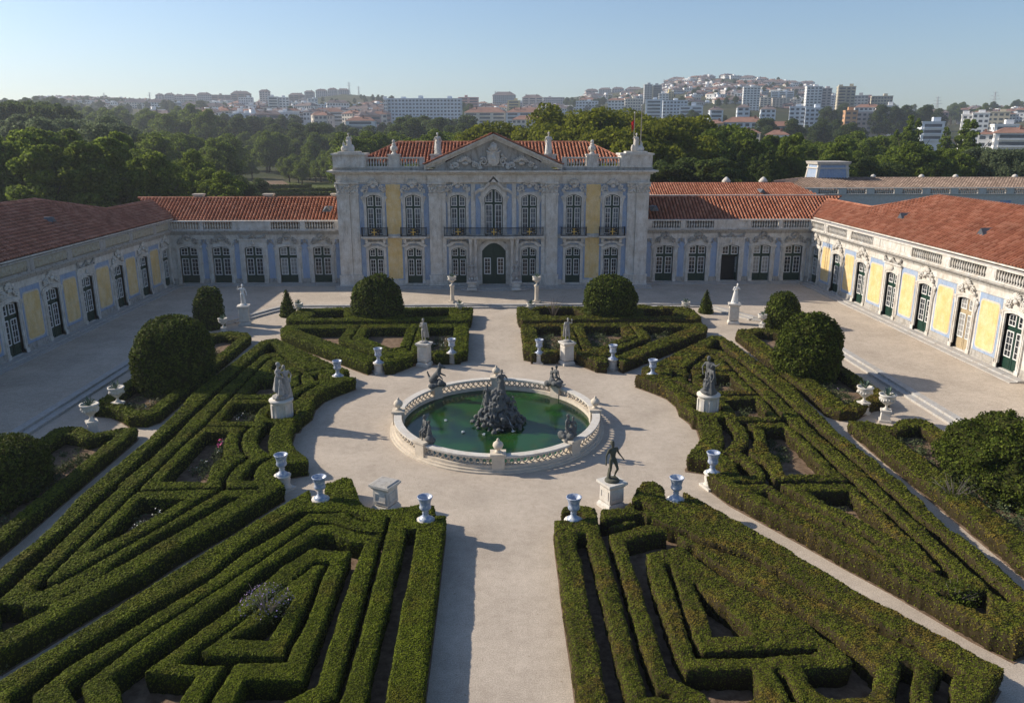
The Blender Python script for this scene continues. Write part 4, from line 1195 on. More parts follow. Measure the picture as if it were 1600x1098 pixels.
me.from_pydata(V.tolist(), [], F.tolist() + [[na * nd, int(a), int(b)] for a, b in zip(idx[:, 0], i2[:, 0])])
me.materials.append(M['land'])
me.polygons.foreach_set('use_smooth', [True] * len(me.polygons))
tag(link('land', me), kind='structure')

# terrace edge: low stone kerb of two steps
TER = [(-28.2, 8), (-28.2, 70.2), (-24.9, 73.0), (-22.6, 77.6), (-21.4, 79.4), (21.4, 79.4), (22.6, 77.6), (24.9, 73.0), (28.2, 70.2), (28.2, 8)]
q = MB(); q.prism_xy([(-38, 8)] + TER + [(38, 8), (38, 93), (-38, 93)], -0.02, 0.3)
tag(link('terrace', q.mesh('terrace', M['gravel'])), kind='structure')
q = MB(); q.prism_xy([(-28.3, 4), (28.3, 4), (28.3, 79.6), (-28.3, 79.6)], -0.03, 0.0)
tag(link('gravel_court', q.mesh('gravel_court', M['gravel'])), kind='structure')
kerb = tag(empty('terrace_steps', (0, 60, 0)), kind='structure')
def poly_walk(pts, step):
    for (xa, ya), (xb, yb) in zip(pts[:-1], pts[1:]):
        ln = math.hypot(xb - xa, yb - ya)
        n = max(1, int(round(ln / step)))
        for i in range(n):
            t = (i + 0.5) / n
            yield xa + (xb - xa) * t, ya + (yb - ya) * t, math.atan2(yb - ya, xb - xa), ln / n
for row, (d0, d1, z0, z1) in enumerate([(-0.06, 0.44, 0.0, 0.312), (-0.56, -0.06, 0.0, 0.16)]):
    for x, y, a, l in poly_walk(TER[::-1], 1.5):
        def mk():
            mb = MB(); mb.box(-l / 2 + 0.01, l / 2 - 0.01, -d1, -d0, z0, z1); return mb.mesh('kerb_stone', M['kerb'])
        me = cached(('kerb', round(l, 2), row), mk)
        o = link('kerb_stone', me, kerb, (x, y - 60, random.uniform(-0.008, 0.004)), a + random.uniform(-0.004, 0.004))

# ------------------------------------------------------------------ clipped hedges
def seg_dist(P, poly):
    a = np.array(poly); b = np.roll(a, -1, 0)
    d = np.full(len(P), 1e9)
    ins = np.zeros(len(P), bool)
    for (x0, y0), (x1, y1) in zip(a, b):
        ex, ey = x1 - x0, y1 - y0
        l2 = ex * ex + ey * ey + 1e-12
        t = np.clip(((P[:, 0] - x0) * ex + (P[:, 1] - y0) * ey) / l2, 0, 1)
        d = np.minimum(d, np.hypot(P[:, 0] - x0 - t * ex, P[:, 1] - y0 - t * ey))
        c = ((y0 > P[:, 1]) != (y1 > P[:, 1]))
        with np.errstate(divide='ignore', invalid='ignore'):
            ins ^= c & (P[:, 0] < ex * (P[:, 1] - y0) / (ey if ey != 0 else 1e-12) + x0)
    return np.where(ins, -d, d)
def line_dist(P, pts):
    d = np.full(len(P), 1e9)
    for (x0, y0), (x1, y1) in zip(pts[:-1], pts[1:]):
        ex, ey = x1 - x0, y1 - y0
        l2 = ex * ex + ey * ey + 1e-12
        t = np.clip(((P[:, 0] - x0) * ex + (P[:, 1] - y0) * ey) / l2, 0, 1)
        d = np.minimum(d, np.hypot(P[:, 0] - x0 - t * ex, P[:, 1] - y0 - t * ey))
    return d

def parterre(label, plan, mirror=False, h=0.85, res=0.10, mat='hedge', rough=1.0, slit_w=0.085, name='hedge_parterre', grow=0.0, holes=(), group=None, card=1.0):
    sx = -1 if mirror else 1
    fx = lambda l: [(sx * x, y) for x, y in l]
    out = fx(plan['out'])
    xs = [p[0] for p in out]; ys = [p[1] for p in out]
    x0, x1, y0, y1 = min(xs) - 0.4, max(xs) + 0.4, max(9.0, min(ys) - 0.4), max(ys) + 0.4
    gx = np.arange(x0, x1, res); gy = np.arange(y0, y1, res)
    GX, GY = np.meshgrid(gx, gy, indexing='ij')
    P = np.stack([GX.ravel(), GY.ravel()], 1)
    s = -seg_dist(P, out)
    for gp in plan.get('gaps', []): s = np.minimum(s, seg_dist(P, fx(gp)))
    for sl in plan.get('slits', []): s = np.minimum(s, line_dist(P, fx(sl)) - slit_w)
    for (hx, hy, hr) in holes: s = np.minimum(s, np.hypot(P[:, 0] - hx, P[:, 1] - hy) - hr)
    P3 = np.column_stack([P, np.zeros(len(P))])
    wob = (vnoise(P3, 1.6, 2) - 0.5) * 0.10 + (vnoise(P3, 4.5, 4) - 0.5) * 0.07
    s = s + wob * rough + grow - 0.03
    S = s.reshape(GX.shape)
    gxs, gys = np.gradient(S, res)
    g2 = np.sqrt(gxs ** 2 + gys ** 2) + 1e-6
    cell = (S[:-1, :-1] + S[1:, :-1] + S[1:, 1:] + S[:-1, 1:]) / 4 > 0
    # split into connected hedges
    lab = np.zeros(cell.shape, int); nl = 0
    cs = np.argwhere(cell)
    for i, j in cs:
        if lab[i, j]: continue
        nl += 1; st = [(i, j)]; lab[i, j] = nl
        while st:
            a, b = st.pop()
            for c, d in ((a + 1, b), (a - 1, b), (a, b + 1), (a, b - 1)):
                if 0 <= c < cell.shape[0] and 0 <= d < cell.shape[1] and cell[c, d] and not lab[c, d]:
                    lab[c, d] = nl; st.append((c, d))
    cx, cy = sum(xs) / len(xs), max(ys)
    root = empty(name, (cx, cy, 0), 0, label, 'hedge', group)
    soil = MB(); soil.prism_xy(fx_shrink(out, cx, cy), 0.0, 0.02)
    link('bed_soil', soil.mesh('bed_soil', M['soil']), root, (-cx, -cy, 0))
    # snapped vertex positions
    sh = np.clip(S / g2, -res, res)
    edge_v = np.zeros(GX.shape, bool)
    inner = np.zeros(GX.shape, int)
    for di in (0, 1):
        for dj in (0, 1):
            inner[di:di + cell.shape[0], dj:dj + cell.shape[1]] += cell
    edge_v = (inner > 0) & (inner < 4)
    VX = np.where(edge_v, GX - sh * gxs / g2, GX); VY = np.where(edge_v, GY - sh * gys / g2, GY)
    allP = np.stack([VX.ravel(), VY.ravel(), np.zeros(VX.size)], 1)
    zt = h + (vnoise(allP, 0.9, 6) - 0.5) * 0.10 * rough + (vnoise(allP, 5.0, 7) - 0.5) * 0.07 * rough + (vnoise(allP, 13.0, 8) - 0.5) * 0.05 * rough
    zt = zt - np.where(edge_v.ravel(), 0.05, 0)
    ny = GX.shape[1]
    for k in range(1, nl + 1):
        m = lab == k
        if m.sum() < 12: continue
        ci, cj = np.nonzero(m)
        v00 = ci * ny + cj; v10 = (ci + 1) * ny + cj; v11 = (ci + 1) * ny + cj + 1; v01 = ci * ny + cj + 1
        top = np.stack([v00, v10, v11, v01], 1)
        walls = []
        mp = np.pad(m, 1)
        for (di, dj, a, b) in ((-1, 0, v01, v00), (1, 0, v10, v11), (0, -1, v00, v10), (0, 1, v11, v01)):
            nb_ = ~mp[ci + 1 + di, cj + 1 + dj]
            walls.append(np.stack([a[nb_], b[nb_]], 1))
        walls = np.vstack(walls)
        used, inv = np.unique(top.ravel(), return_inverse=True)
        base = np.column_stack([allP[used, 0], allP[used, 1], zt[used]])
        Ft = inv.reshape(-1, 4)
        wl_, winv = np.unique(walls.ravel(), return_inverse=True)
        winv = winv.reshape(-1, 2)
        pos_in = np.searchsorted(used, wl_)
        nrm = np.stack([-gxs.ravel()[wl_], -gys.ravel()[wl_]], 1)
        nrm /= np.linalg.norm(nrm, axis=1, keepdims=True) + 1e-6
        rings = [pos_in]; verts = [base]; o = len(base)
        for lev, (zf, off) in enumerate(((0.72, 0.02), (0.36, 0.0), (0.0, -0.05))):
            q3 = np.column_stack([allP[wl_, 0], allP[wl_, 1], zt[wl_] * zf])
            bu = off + (vnoise(q3, 5.0, 9) - 0.5) * 0.10 * rough + (vnoise(q3, 12.0, 3) - 0.5) * 0.06
            q3[:, :2] += nrm * bu[:, None]
            verts.append(q3); rings.append(o + np.arange(len(wl_))); o += len(wl_)
        Fw = []
        for a in range(3):
            ra, rb = rings[a], rings[a + 1]
            Fw.append(np.stack([ra[winv[:, 0]], rb[winv[:, 0]], rb[winv[:, 1]], ra[winv[:, 1]]], 1))
        Vb = np.vstack(verts); Fb = np.vstack([Ft] + Fw)
        # leaf sprays over the whole surface
        A = Vb[Fb[:, 1]] - Vb[Fb[:, 0]]; B = Vb[Fb[:, 3]] - Vb[Fb[:, 0]]
        N = np.cross(A, B); ar = np.linalg.norm(N, axis=1)
        N /= ar[:, None] + 1e-9
        N[:len(Ft)][N[:len(Ft), 2] < 0] *= -1
        mid = Vb[Fb].mean(1)
        dist = np.hypot(mid[:, 0], mid[:, 1])
        cs_ = np.clip(dist / 24, 0.85, 2.4) * 0.050 * card
        hz_ = np.clip(mid[:, 2] / h, 0, 1)
        lam = ar / (cs_ ** 2) * np.where(np.arange(len(Fb)) < len(Ft), 2.7, (0.25 + 1.0 * hz_ ** 1.5) * (0.7 if mat == 'hedge_r' else 1.0))
        hid = np.zeros(len(Fb), bool); hid[len(Ft):] = (N[len(Ft):, 1] > 0.35)
        lam = np.where(hid, lam * 0.35, lam)
        cnt = rng.poisson(lam)
        fi = np.repeat(np.arange(len(Fb)), cnt)
        u, v = rng.random(len(fi)), rng.random(len(fi))
        Pc = Vb[Fb[fi, 0]] * ((1 - u) * (1 - v))[:, None] + Vb[Fb[fi, 1]] * (u * (1 - v))[:, None] + Vb[Fb[fi, 2]] * (u * v)[:, None] + Vb[Fb[fi, 3]] * ((1 - u) * v)[:, None]
        Pc = Pc + N[fi] * rng.uniform(-0.012, 0.03, (len(fi), 1)) * (cs_[fi] / 0.07)[:, None]
        Vc, Fc = cards(Pc, N[fi] + np.array([0, 0, 0.12]), cs_[fi], 0.36, 1.0)
        Va = np.vstack([Vb, Vc]); Fa = np.vstack([Fb, Fc + len(Vb)])
        Va = Va - np.array([cx, cy, 0])
        mi_ = np.zeros(len(Fa), np.int32); mi_[:len(Fb)] = 1
        link('hedge', np_mesh('hedge', Va, Fa, [M[mat], M['hedge_core_r' if mat == 'hedge_r' else 'hedge_core']], mi_), root)
    return root
def fx_shrink(out, cx, cy):
    a = np.array(out); b = np.roll(a, -1, 0)
    if np.sum(a[:, 0] * b[:, 1] - b[:, 0] * a[:, 1]) < 0: a = a[::-1]
    return [(float(x), float(max(9.0, y))) for x, y in a]

# extend the two nearest beds below the frame
pa = PLAN['A']
pa['out'] = [p for p in pa['out']]
pa['out'] = [(-2.42, 16.0)] + pa['out'] + [(-16.05, 20.5), (-14.4, 16.0)]
RA = PLAN['AR']
RA['out'] = [(2.42, 16.0)] + RA['out'] + [(12.4, 16.0)]
pb_ = PLAN['B']
i0 = pb_['out'].index((-16.35, 22.46))
pb_['out'] = pb_['out'][:i0 + 1] + [(-17.0, 21.9), (-19.35, 23.1)] + pb_['out'][i0 + 2:]
pb_['gaps'][0] = [(-18.25, 24.4) if p == (-18.3, 25.75) else ((-18.74, 24.5) if p == (-18.74, 26.48) else p) for p in pb_['gaps'][0]]
i1 = pb_['out'].index((-10.31, 34.92))
RB = dict(pb_); RB['out'] = pb_['out'][:i1 - 2] + [(-10.35, 35.9), (-10.97, 33.9), (-12.95, 30.21), (-14.01, 28.13), (-15.02, 26.28), (-15.79, 24.62), (-16.35, 23.33), (-17.1, 22.1), (-19.35, 23.1)] + pb_['out'][i0 + 3:]
parterre('front left parterre of neat nested hedges with a mauve bush at its heart', pa, False, rough=0.4, slit_w=0.11, holes=[(-5.35, 33.1, 0.75), (-8.3, 33.6, 0.5), (-3.25, 31.4, 0.42)])
parterre('front right parterre of shaggy browning hedges below the dark statue of a striding man', RA, False, mat='hedge_r', rough=1.0, grow=-0.01, slit_w=0.22, holes=[(5.35, 33.1, 0.75), (8.3, 33.6, 0.5), (3.25, 31.4, 0.42)])
parterre('left triangular parterre of neat green hedges around the round pedestal, pink flower in one bed', PLAN['B'], False, rough=0.4, slit_w=0.115, holes=[(-13.05, 45.3, 0.95), (-10.75, 36.4, 0.5), (-11.1, 53.0, 0.45)])
parterre('right triangular parterre of thick overgrown hedges behind the round white pedestal', RB, True, mat='hedge_r', rough=1.25, grow=-0.01, slit_w=0.17, holes=[(13.05, 45.6, 0.95), (10.75, 36.4, 0.5), (11.1, 53.0, 0.45)])
parterre('back left trapezoid hedge bed with bare soil pits, by the statue of a standing woman', PLAN['C'], False, res=0.12, rough=0.5, holes=[(-5.5, 58.3, 0.8), (-8.8, 56.4, 0.5), (-3.4, 58.9, 0.45)])
parterre('back right trapezoid hedge bed full of grey shrubs, by the statue lifting its arm', PLAN['C'], True, res=0.12, mat='hedge_r', rough=1.4, holes=[(5.5, 58.3, 0.8), (8.8, 56.4, 0.5), (3.4, 58.9, 0.45)])
parterre('low hedge strip under the left ball tree, before the terrace steps', PLAN['D'], False, res=0.12, rough=0.5)
parterre('low hedge strip under the right ball tree, with bare twigs at its end', PLAN['D'], True, res=0.12, mat='hedge_r', rough=1.4)

# ---- border beds between the outer walks and the terrace
def border(label, mirror, ring, pit, mat, rough, **kw):
    return parterre(label, dict(out=ring, gaps=[pit], slits=[]), mirror, h=0.7, mat=mat, rough=rough, name='hedge_border', **kw)
near = [(-20.85, 12), (-20.85, 42.9), (-20.95, 43.5), (-22.1, 43.4), (-23.0, 42.6), (-24.2, 43.6), (-25.4, 43.8), (-25.7, 43.3), (-25.7, 12)]
nearp = [(-21.65, 12.5), (-21.65, 42.3), (-22.3, 42.3), (-23.0, 41.6), (-24.0, 42.2), (-24.7, 42.4), (-24.75, 12.5)]
far = [(-20.7, 65.0), (-20.7, 46.0), (-21.2, 45.2), (-22.3, 45.2), (-23.1, 46.0), (-24.2, 46.9), (-25.4, 47.2), (-25.6, 48.0), (-25.6, 64.5), (-24.8, 66.2), (-23.0, 66.9), (-21.4, 66.4)]
farp = [(-21.6, 64.6), (-21.6, 46.6), (-22.2, 46.4), (-23.0, 47.2), (-24.1, 48.0), (-24.7, 48.4), (-24.75, 64.2), (-23.2, 65.6)]
border('shaded near border hedge beside the left terrace, round bush and low grey plants inside', False, near, nearp, 'hedge', 0.6)
border('overgrown near border hedge along the narrow walk at the right, big bush inside', True, near, [(x - (0.75 if x > -22 else 0), y) for x, y in nearp], 'hedge_r', 1.3)
border('far border hedge around the huge box shaped tree at the left', False, far, farp, 'hedge', 0.6)
border('far border hedge around the large dark tree beside the right terrace', True, far, [(x - (0.5 if x > -22 else 0), y) for x, y in farp], 'hedge_r', 1.3)

# ---- topiary
def topiary(name, label, loc, fn, nu, nv, card, dens, mat='topiary', group=None, rot=0, lump=0.10):
    """fn(theta, phi)->point on unit-ish surface (metres, local)"""
    U, Vv = np.meshgrid(np.linspace(0, 2 * math.pi, nu, endpoint=False), np.linspace(0.02, 1, nv), indexing='ij')
    Pp = fn(U.ravel(), Vv.ravel())
    Cn = Pp * np.array([1, 1, 0.0]) * 0.0 + np.array([0, 0, Pp[:, 2].mean()])
    D = Pp - Cn
    D /= np.linalg.norm(D, axis=1, keepdims=True) + 1e-9
    o = np.array(loc)
    n1 = (vnoise(Pp + o, 0.9, 3) - 0.5) * 3.0 + (vnoise(Pp + o, 2.6, 5) - 0.5) * 2.2 + (vnoise(Pp + o, 6.0, 8) - 0.5) * 1.6
    Pp = Pp + D * (n1 * lump)[:, None]
    Pp[:, 2] = np.maximum(Pp[:, 2], 0.0)
    idx = np.arange(nu * nv).reshape(nu, nv); i2 = np.roll(idx, -1, 0)
    F = np.stack([idx[:, :-1], i2[:, :-1], i2[:, 1:], idx[:, 1:]], -1).reshape(-1, 4)
    A = Pp[F[:, 1]] - Pp[F[:, 0]]; B = Pp[F[:, 3]] - Pp[F[:, 0]]
    N = np.cross(A, B); ar = np.linalg.norm(N, axis=1); N /= ar[:, None] + 1e-9
    s = np.sign((N * (Pp[F].mean(1) - Cn[0])).sum(1)); N *= s[:, None]
    cnt = rng.poisson(ar * dens * 1.3 * np.clip(0.4 + 1.2 * vnoise(Pp[F].mean(1) + o, 1.3, 9), 0.3, 1.4))
    fi = np.repeat(np.arange(len(F)), cnt)
    u, v = rng.random(len(fi)), rng.random(len(fi))
    Pc = Pp[F[fi, 0]] * ((1 - u) * (1 - v))[:, None] + Pp[F[fi, 1]] * (u * (1 - v))[:, None] + Pp[F[fi, 2]] * (u * v)[:, None] + Pp[F[fi, 3]] * ((1 - u) * v)[:, None]
    Pc += N[fi] * rng.uniform(-0.02, 0.14, (len(fi), 1))
    Vc, Fc = cards(Pc, N[fi], card, 0.7)
    root = empty(name, loc, rot, label, 'topiary', group)
    link('foliage', np_mesh('foliage', np.vstack([Pp * 0.985, Vc]), np.vstack([F, Fc + len(Pp)]), [M[mat], M['hedge_core']], np.r_[np.ones(len(F), np.int32), np.zeros(len(Fc), np.int32)]), root)
    t = MB(); t.tube([(0, 0, 0), (0.03, 0, 0.4), (0, 0.02, 0.9)], [0.22, 0.17, 0.14], 8)
    link('trunk', t.mesh('trunk', M['bark']), root)
    return root
def ball(rx, ry, h, e=2.2, low=0.15):
    def f(u, v):
        tm = math.pi * 0.66
        t = v * tm
        st, ct = np.sin(t), np.cos(t)
        sp = lambda a: np.sign(a) * np.abs(a) ** (2 / e)
        return np.stack([rx * sp(st) * sp(np.cos(u)), ry * sp(st) * sp(np.sin(u)), h * (sp(ct) - sp(np.cos(np.array([tm])))[0]) / (1 - sp(np.cos(np.array([tm])))[0])], 1)
    return f
def cone(r, h):
    def f(u, v):
        rr = r * np.minimum(1.0, v * 1.12) ** 0.95
        z = h * (1 - np.minimum(v * 1.12, 1.0)); rr = np.where(v > 0.9, r * (1 - (v - 0.9) * 6), rr)
        return np.stack([rr * np.cos(u), rr * np.sin(u), z], 1)
    return f
topiary('ball_tree', 'round clipped ball tree in front of the left half of the pavilion', (-11.1, 73.1, 0.25), ball(2.3, 2.2, 4.15), 70, 40, 0.17, 60)
topiary('ball_tree', 'round clipped ball tree in front of the right half of the pavilion', (11.0, 72.9, 0.25), ball(2.45, 2.3, 4.1), 70, 40, 0.17, 60)
topiary('clipped_tree', 'huge box shaped clipped tree standing in shade beside the left terrace', (-22.55, 53.4, 0.1), ball(2.4, 3.0, 4.8, 2.5), 80, 46, 0.15, 70, lump=0.08)
topiary('clipped_tree', 'large loose dark round tree beside the sunny right terrace', (22.6, 54.2, 0.1), ball(2.05, 2.35, 4.8, 2.25), 80, 46, 0.15, 70, lump=0.2)
topiary('clipped_tree', 'small upright egg shaped tree behind the huge box shaped tree', (-26.2, 71.0, 0.0), ball(1.25, 1.25, 3.8, 2.2), 50, 34, 0.16, 65)
topiary('clipped_tree', 'small round tree behind the large loose dark tree, near the right corner', (26.4, 69.6, 0.0), ball(1.5, 1.5, 3.3, 2.2), 50, 34, 0.16, 65)
topiary('cone_tree', 'slim pointed cone shrub on the left by the terrace steps', (-20.3, 75.8, 0.0), cone(0.78, 2.8), 36, 26, 0.13, 90, lump=0.03)
topiary('cone_tree', 'slim pointed cone shrub on the right by the terrace steps', (21.1, 76.2, 0.0), cone(0.70, 2.45), 36, 26, 0.13, 90, lump=0.03)
topiary('clipped_bush', 'big rounded bush cut off by the left edge of the photo, in deep shade', (-24.7, 35.6, 0.0), ball(2.2, 3.1, 2.85, 2.3), 70, 40, 0.11, 120, lump=0.13)
topiary('clipped_bush', 'big shaggy bush at the right edge of the photo with dead twigs at its foot', (25.3, 35.6, 0.0), ball(2.4, 3.4, 3.3, 2.2), 70, 40, 0.11, 105, lump=0.34)

# ---- loose planting in the beds (uncountable)
def bed_stuff(name, label, regions, mat, size, hmax, n_per, petals=None):
    Vs, Fs, mi = [], [], []
    o = 0
    for (x, y, rx, ry, hh) in regions:
        nn = int(n_per * rx * ry * 4)
        for tuft in range(max(2, int(rx * ry * 13))):
            cx, cy = x + rng.uniform(-rx, rx), y + rng.uniform(-ry, ry)
            h_ = hh * rng.uniform(0.35, 1.0)
            k = int(n_per * rng.uniform(1.0, 2.6))
            Pn = np.stack([rng.normal(cx, 0.16, k), rng.normal(cy, 0.16, k), rng.uniform(0.03, h_, k)], 1)
            Nn = Pn - np.array([cx, cy, 0.0])
            Nn /= np.linalg.norm(Nn, axis=1, keepdims=True)
            V, F = cards(Pn, Nn, size, 0.8, 0.8)
            Vs.append(V); Fs.append(F + o); o += len(V); mi += [0] * len(F)
            if petals and rng.random() < petals[1]:
                Pn = np.stack([rng.normal(cx, 0.12, 7), rng.normal(cy, 0.12, 7), rng.uniform(h_ * 0.8, h_ * 1.2, 7)], 1)
                V, F = cards(Pn, np.tile([0, 0, 1.0], (7, 1)), 0.07, 0.6)
                Vs.append(V); Fs.append(F + o); o += len(V); mi += [1] * len(F)
    me = np_mesh(name, np.vstack(Vs), np.vstack(Fs), [M[mat]] + ([M[petals[0]]] if petals else []), mi)
    ob = link(name, me); tag(ob, kind='stuff')
    return ob
bedsB = [(-15.4, 47.9, 0.8, 1.2, 0.45), (-15.4, 45.4, 0.7, 1.2, 0.5), (-15.3, 39.4, 0.7, 2.6, 0.55), (-15.6, 32.6, 0.7, 0.9, 0.5)]
bed_stuff('bed_plants', '', bedsB + [(-23.2, 40.2, 0.85, 1.7, 0.4), (-23.2, 37.2, 0.85, 1.5, 0.4), (-23.2, 48.9, 0.8, 1.0, 0.45), (-23.2, 51.0, 0.8, 1.0, 0.45), (-23.2, 60, 0.9, 3.0, 0.5), (-23.2, 30, 0.9, 3.0, 0.5)], 'bed_leaf', 0.10, 0.6, 34, ('petal_white', 0.12))
bed_stuff('bed_plants', '', [(15.4, 50.6, 0.8, 1.3, 0.6), (15.4, 45.4, 0.8, 1.3, 0.55), (15.2, 40.5, 0.8, 1.5, 0.4), (15.6, 32.6, 0.5, 0.6, 0.5), (23.4, 40.6, 0.8, 1.3, 0.5), (23.3, 38.6, 0.8, 1.2, 0.6), (23.0, 31.0, 0.8, 1.6, 0.7), (22.9, 33.6, 0.7, 1.4, 0.9), (23.2, 48.9, 0.8, 0.9, 0.5), (23.2, 50.8, 0.8, 0.9, 0.6), (23.2, 59.5, 1.0, 2.6, 0.5),
                             (4.6, 63.5, 0.9, 3.2, 0.55), (9.3, 65.0, 1.4, 2.0, 0.45), (14.2, 65.9, 1.2, 0.8, 0.6), (12.2, 61.8, 0.8, 0.9, 0.6)], 'bed_leaf', 0.10, 0.6, 32, ('petal_mauve', 0.06))
bed_stuff('bed_plants', '', [(-15.6, 72.9, 1.5, 0.9, 0.4), (-6.5, 73.2, 1.6, 1.0, 0.4), (6.5, 73.2, 1.6, 1.0, 0.4), (15.6, 72.9, 1.5, 0.9, 0.4), (-4.6, 63.3, 0.8, 3.0, 0.55), (-17.0, 22.0, 0.5, 1.6, 0.4)], 'bed_leaf', 0.11, 0.5, 16, ('petal_white', 0.15))

def bushlet(name, label, loc, r, h, mat, n, size, petals=None, cat='shrub'):
    root = empty(name, loc, 0, label, cat)
    Pn = rng.normal(0, 1, (n, 3)); Pn /= np.linalg.norm(Pn, axis=1, keepdims=True)
    rad = rng.uniform(0.25, 1, n) ** 0.6
    Pw = Pn * rad[:, None] * np.array([r, r, h / 2]) + np.array([0, 0, h / 2])
    V, F = cards(Pw, Pn, size, 0.9, 0.45)
    link('foliage', np_mesh('foliage', V, F, M[mat]), root)
    t = MB()
    for k in range(26):
        a = random.uniform(0, 6.28); q = random.uniform(0.3, 0.95)
        t.tube([(0, 0, 0), (r * q * 0.45 * math.cos(a), r * q * 0.45 * math.sin(a), h * 0.5), (r * q * math.cos(a), r * q * math.sin(a), h * random.uniform(0.6, 1.0))], [0.025, 0.014, 0.006], 4)
    link('twigs', t.mesh('twigs', M['twig']), root)
    if petals:
        k = petals[1]
        Pn = rng.normal(0, 1, (k, 3)); Pn[:, 2] = np.abs(Pn[:, 2]); Pn /= np.linalg.norm(Pn, axis=1, keepdims=True)
        Pw = Pn * np.array([r, r, h * 0.55]) + np.array([0, 0, h * 0.45])
        V, F = cards(Pw, Pn, petals[2], 0.5)
        tag(link('flowers', np_mesh('flowers', V, F, M[petals[0]]), root), kind='stuff')
    return root
bushlet('lavender_bush', 'wispy mauve flowering bush rising from the front left parterre', (-8.3, 24.6, 0.4), 0.95, 1.35, 'grey_leaf', 900, 0.06, ('petal_mauve', 170, 0.055))
bushlet('flowering_shrub', 'dark plant with one bright pink flower in a left hedge bed', (-15.4, 41.4, 0.0), 0.3, 0.75, 'bed_leaf', 160, 0.09, ('petal_pink', 26, 0.12))
bushlet('pale_shrub', 'pale grey leafy shrub in the left triangular hedge pit', (-15.7, 31.6, 0.0), 0.45, 0.75, 'grey_leaf', 420, 0.07, ('petal_white', 40, 0.05))
bushlet('bare_shrub', 'bare pinkish twiggy shrub beside the right hand urns before the pavilion', (5.6, 73.4, 0.1), 1.5, 2.3, 'grey_leaf', 60, 0.05)
bushlet('yellow_shrub', 'yellow green shrub in a soil bed right of the round white pedestal', (15.0, 42.6, 0.0), 0.5, 0.85, 'plane', 420, 0.09)
bushlet('green_shrub', 'bright green shrub by the dark pit at the right near the pale path', (17.0, 25.3, 0.0), 0.75, 1.1, 'oak', 800, 0.09)
bushlet('dry_shrub', 'tangle of dry grey twigs beneath the big shaggy bush', (21.6, 33.6, 0.1), 1.3, 1.5, 'grey_leaf', 700, 0.06)

# ------------------------------------------------------------------ fountain
FX, FY, RA_, RB_ = 0.0, 45.1, 6.2, 7.0
def ell_ring(mb, r0, r1, z0, z1, a0=0, a1=360, n=72, mi=0):
    v = []
    k = n + 1
    for i in range(k):
        a = R(a0 + (a1 - a0) * i / n)
        for rr in (r0, r1):
            for z in (z0, z1): v.append(((RA_ + rr) * math.cos(a), (RB_ + rr) * math.sin(a), z))
    f = []
    for i in range(n):
        o = 4 * i; p = o + 4
        f += [(o, p, p + 1, o + 1), (o + 2, o + 3, p + 3, p + 2), (o + 1, p + 1, p + 3, o + 3), (o, o + 2, p + 2, p)]
    mb.add(v, f, mi)
ft = empty('fountain_basin', (FX, FY, 0), 0, 'oval stone fountain basin with pierced balustrade rim and ball finials', 'fountain')
q = MB()
ell_ring(q, -0.47, 0.28, 0.0, 0.09); ell_ring(q, -0.465, 0.14, 0.09, 0.2); ell_ring(q, -0.46, 0.0, 0.2, 0.36)
link('basin_kerb', q.mesh('basin_kerb', M['cream']), ft)
q = MB(); ell_ring(q, -0.44, 0.02, 0.79, 0.89); ell_ring(q, -0.40, -0.02, 0.75, 0.79)
link('rim', q.mesh('rim', M['stone_white']), ft)
lat = MB()
nl = 104
for i in range(nl):                                # pierced lattice: crossing bars
    for sgn in (-1, 1):
        pts = []
        for t in (0, 0.5, 1):
            a = R(360 * (i + 0.5 + sgn * (t - 0.5)) / nl)
            pts.append(((RA_ - 0.2) * math.cos(a), (RB_ - 0.2) * math.sin(a), 0.35 + 0.42 * t))
        lat.tube(pts, 0.048, 5)
link('lattice', lat.mesh('lattice', M['cream']), ft)
PIER = [0, 47, 90, 133, 180, 227, 270, 313]
for a in PIER:
    cxp, cyp = (RA_ - 0.22) * math.cos(R(a)), (RB_ - 0.22) * math.sin(R(a))
    q = MB()
    q.box(-0.42, 0.42, -0.36, 0.36, 0.0, 0.12); q.box(-0.34, 0.34, -0.32, 0.32, 0.12, 0.93); q.box(-0.42, 0.42, -0.38, 0.38, 0.93, 1.05)
    p = link('pier', q.mesh('pier', M['cream']), ft, (cxp, cyp, 0), R(a - 90))
    if a % 90 == 0:
        q = MB(); q.lathe([(k_ * 0.75, z_ * 0.75) for k_, z_ in [(0.26, 0), (0.24, 0.08), (0.12, 0.14), (0.14, 0.2), (0.30, 0.32), (0.38, 0.5), (0.34, 0.68), (0.2, 0.8), (0.09, 0.86), (0.12, 0.93), (0.03, 1.05)]], 14, 0, 0, 1.05)
        link('ball_finial', q.mesh('ball_finial', M['cream']), p)
q = MB(); q.lathe([(0.01, 0.0), (1.0, 0.0)], 72, cap=False)
w = q.mesh('pond_water', M['water'])
wo = link('pond_water', w, None, (FX, FY, 0.13), 0, (RA_ - 0.45, RB_ - 0.45, 1))
tag(wo, kind='structure')
q = MB(); q.lathe([(0.01, 0.0), (1.0, 0.0)], 48, cap=False)

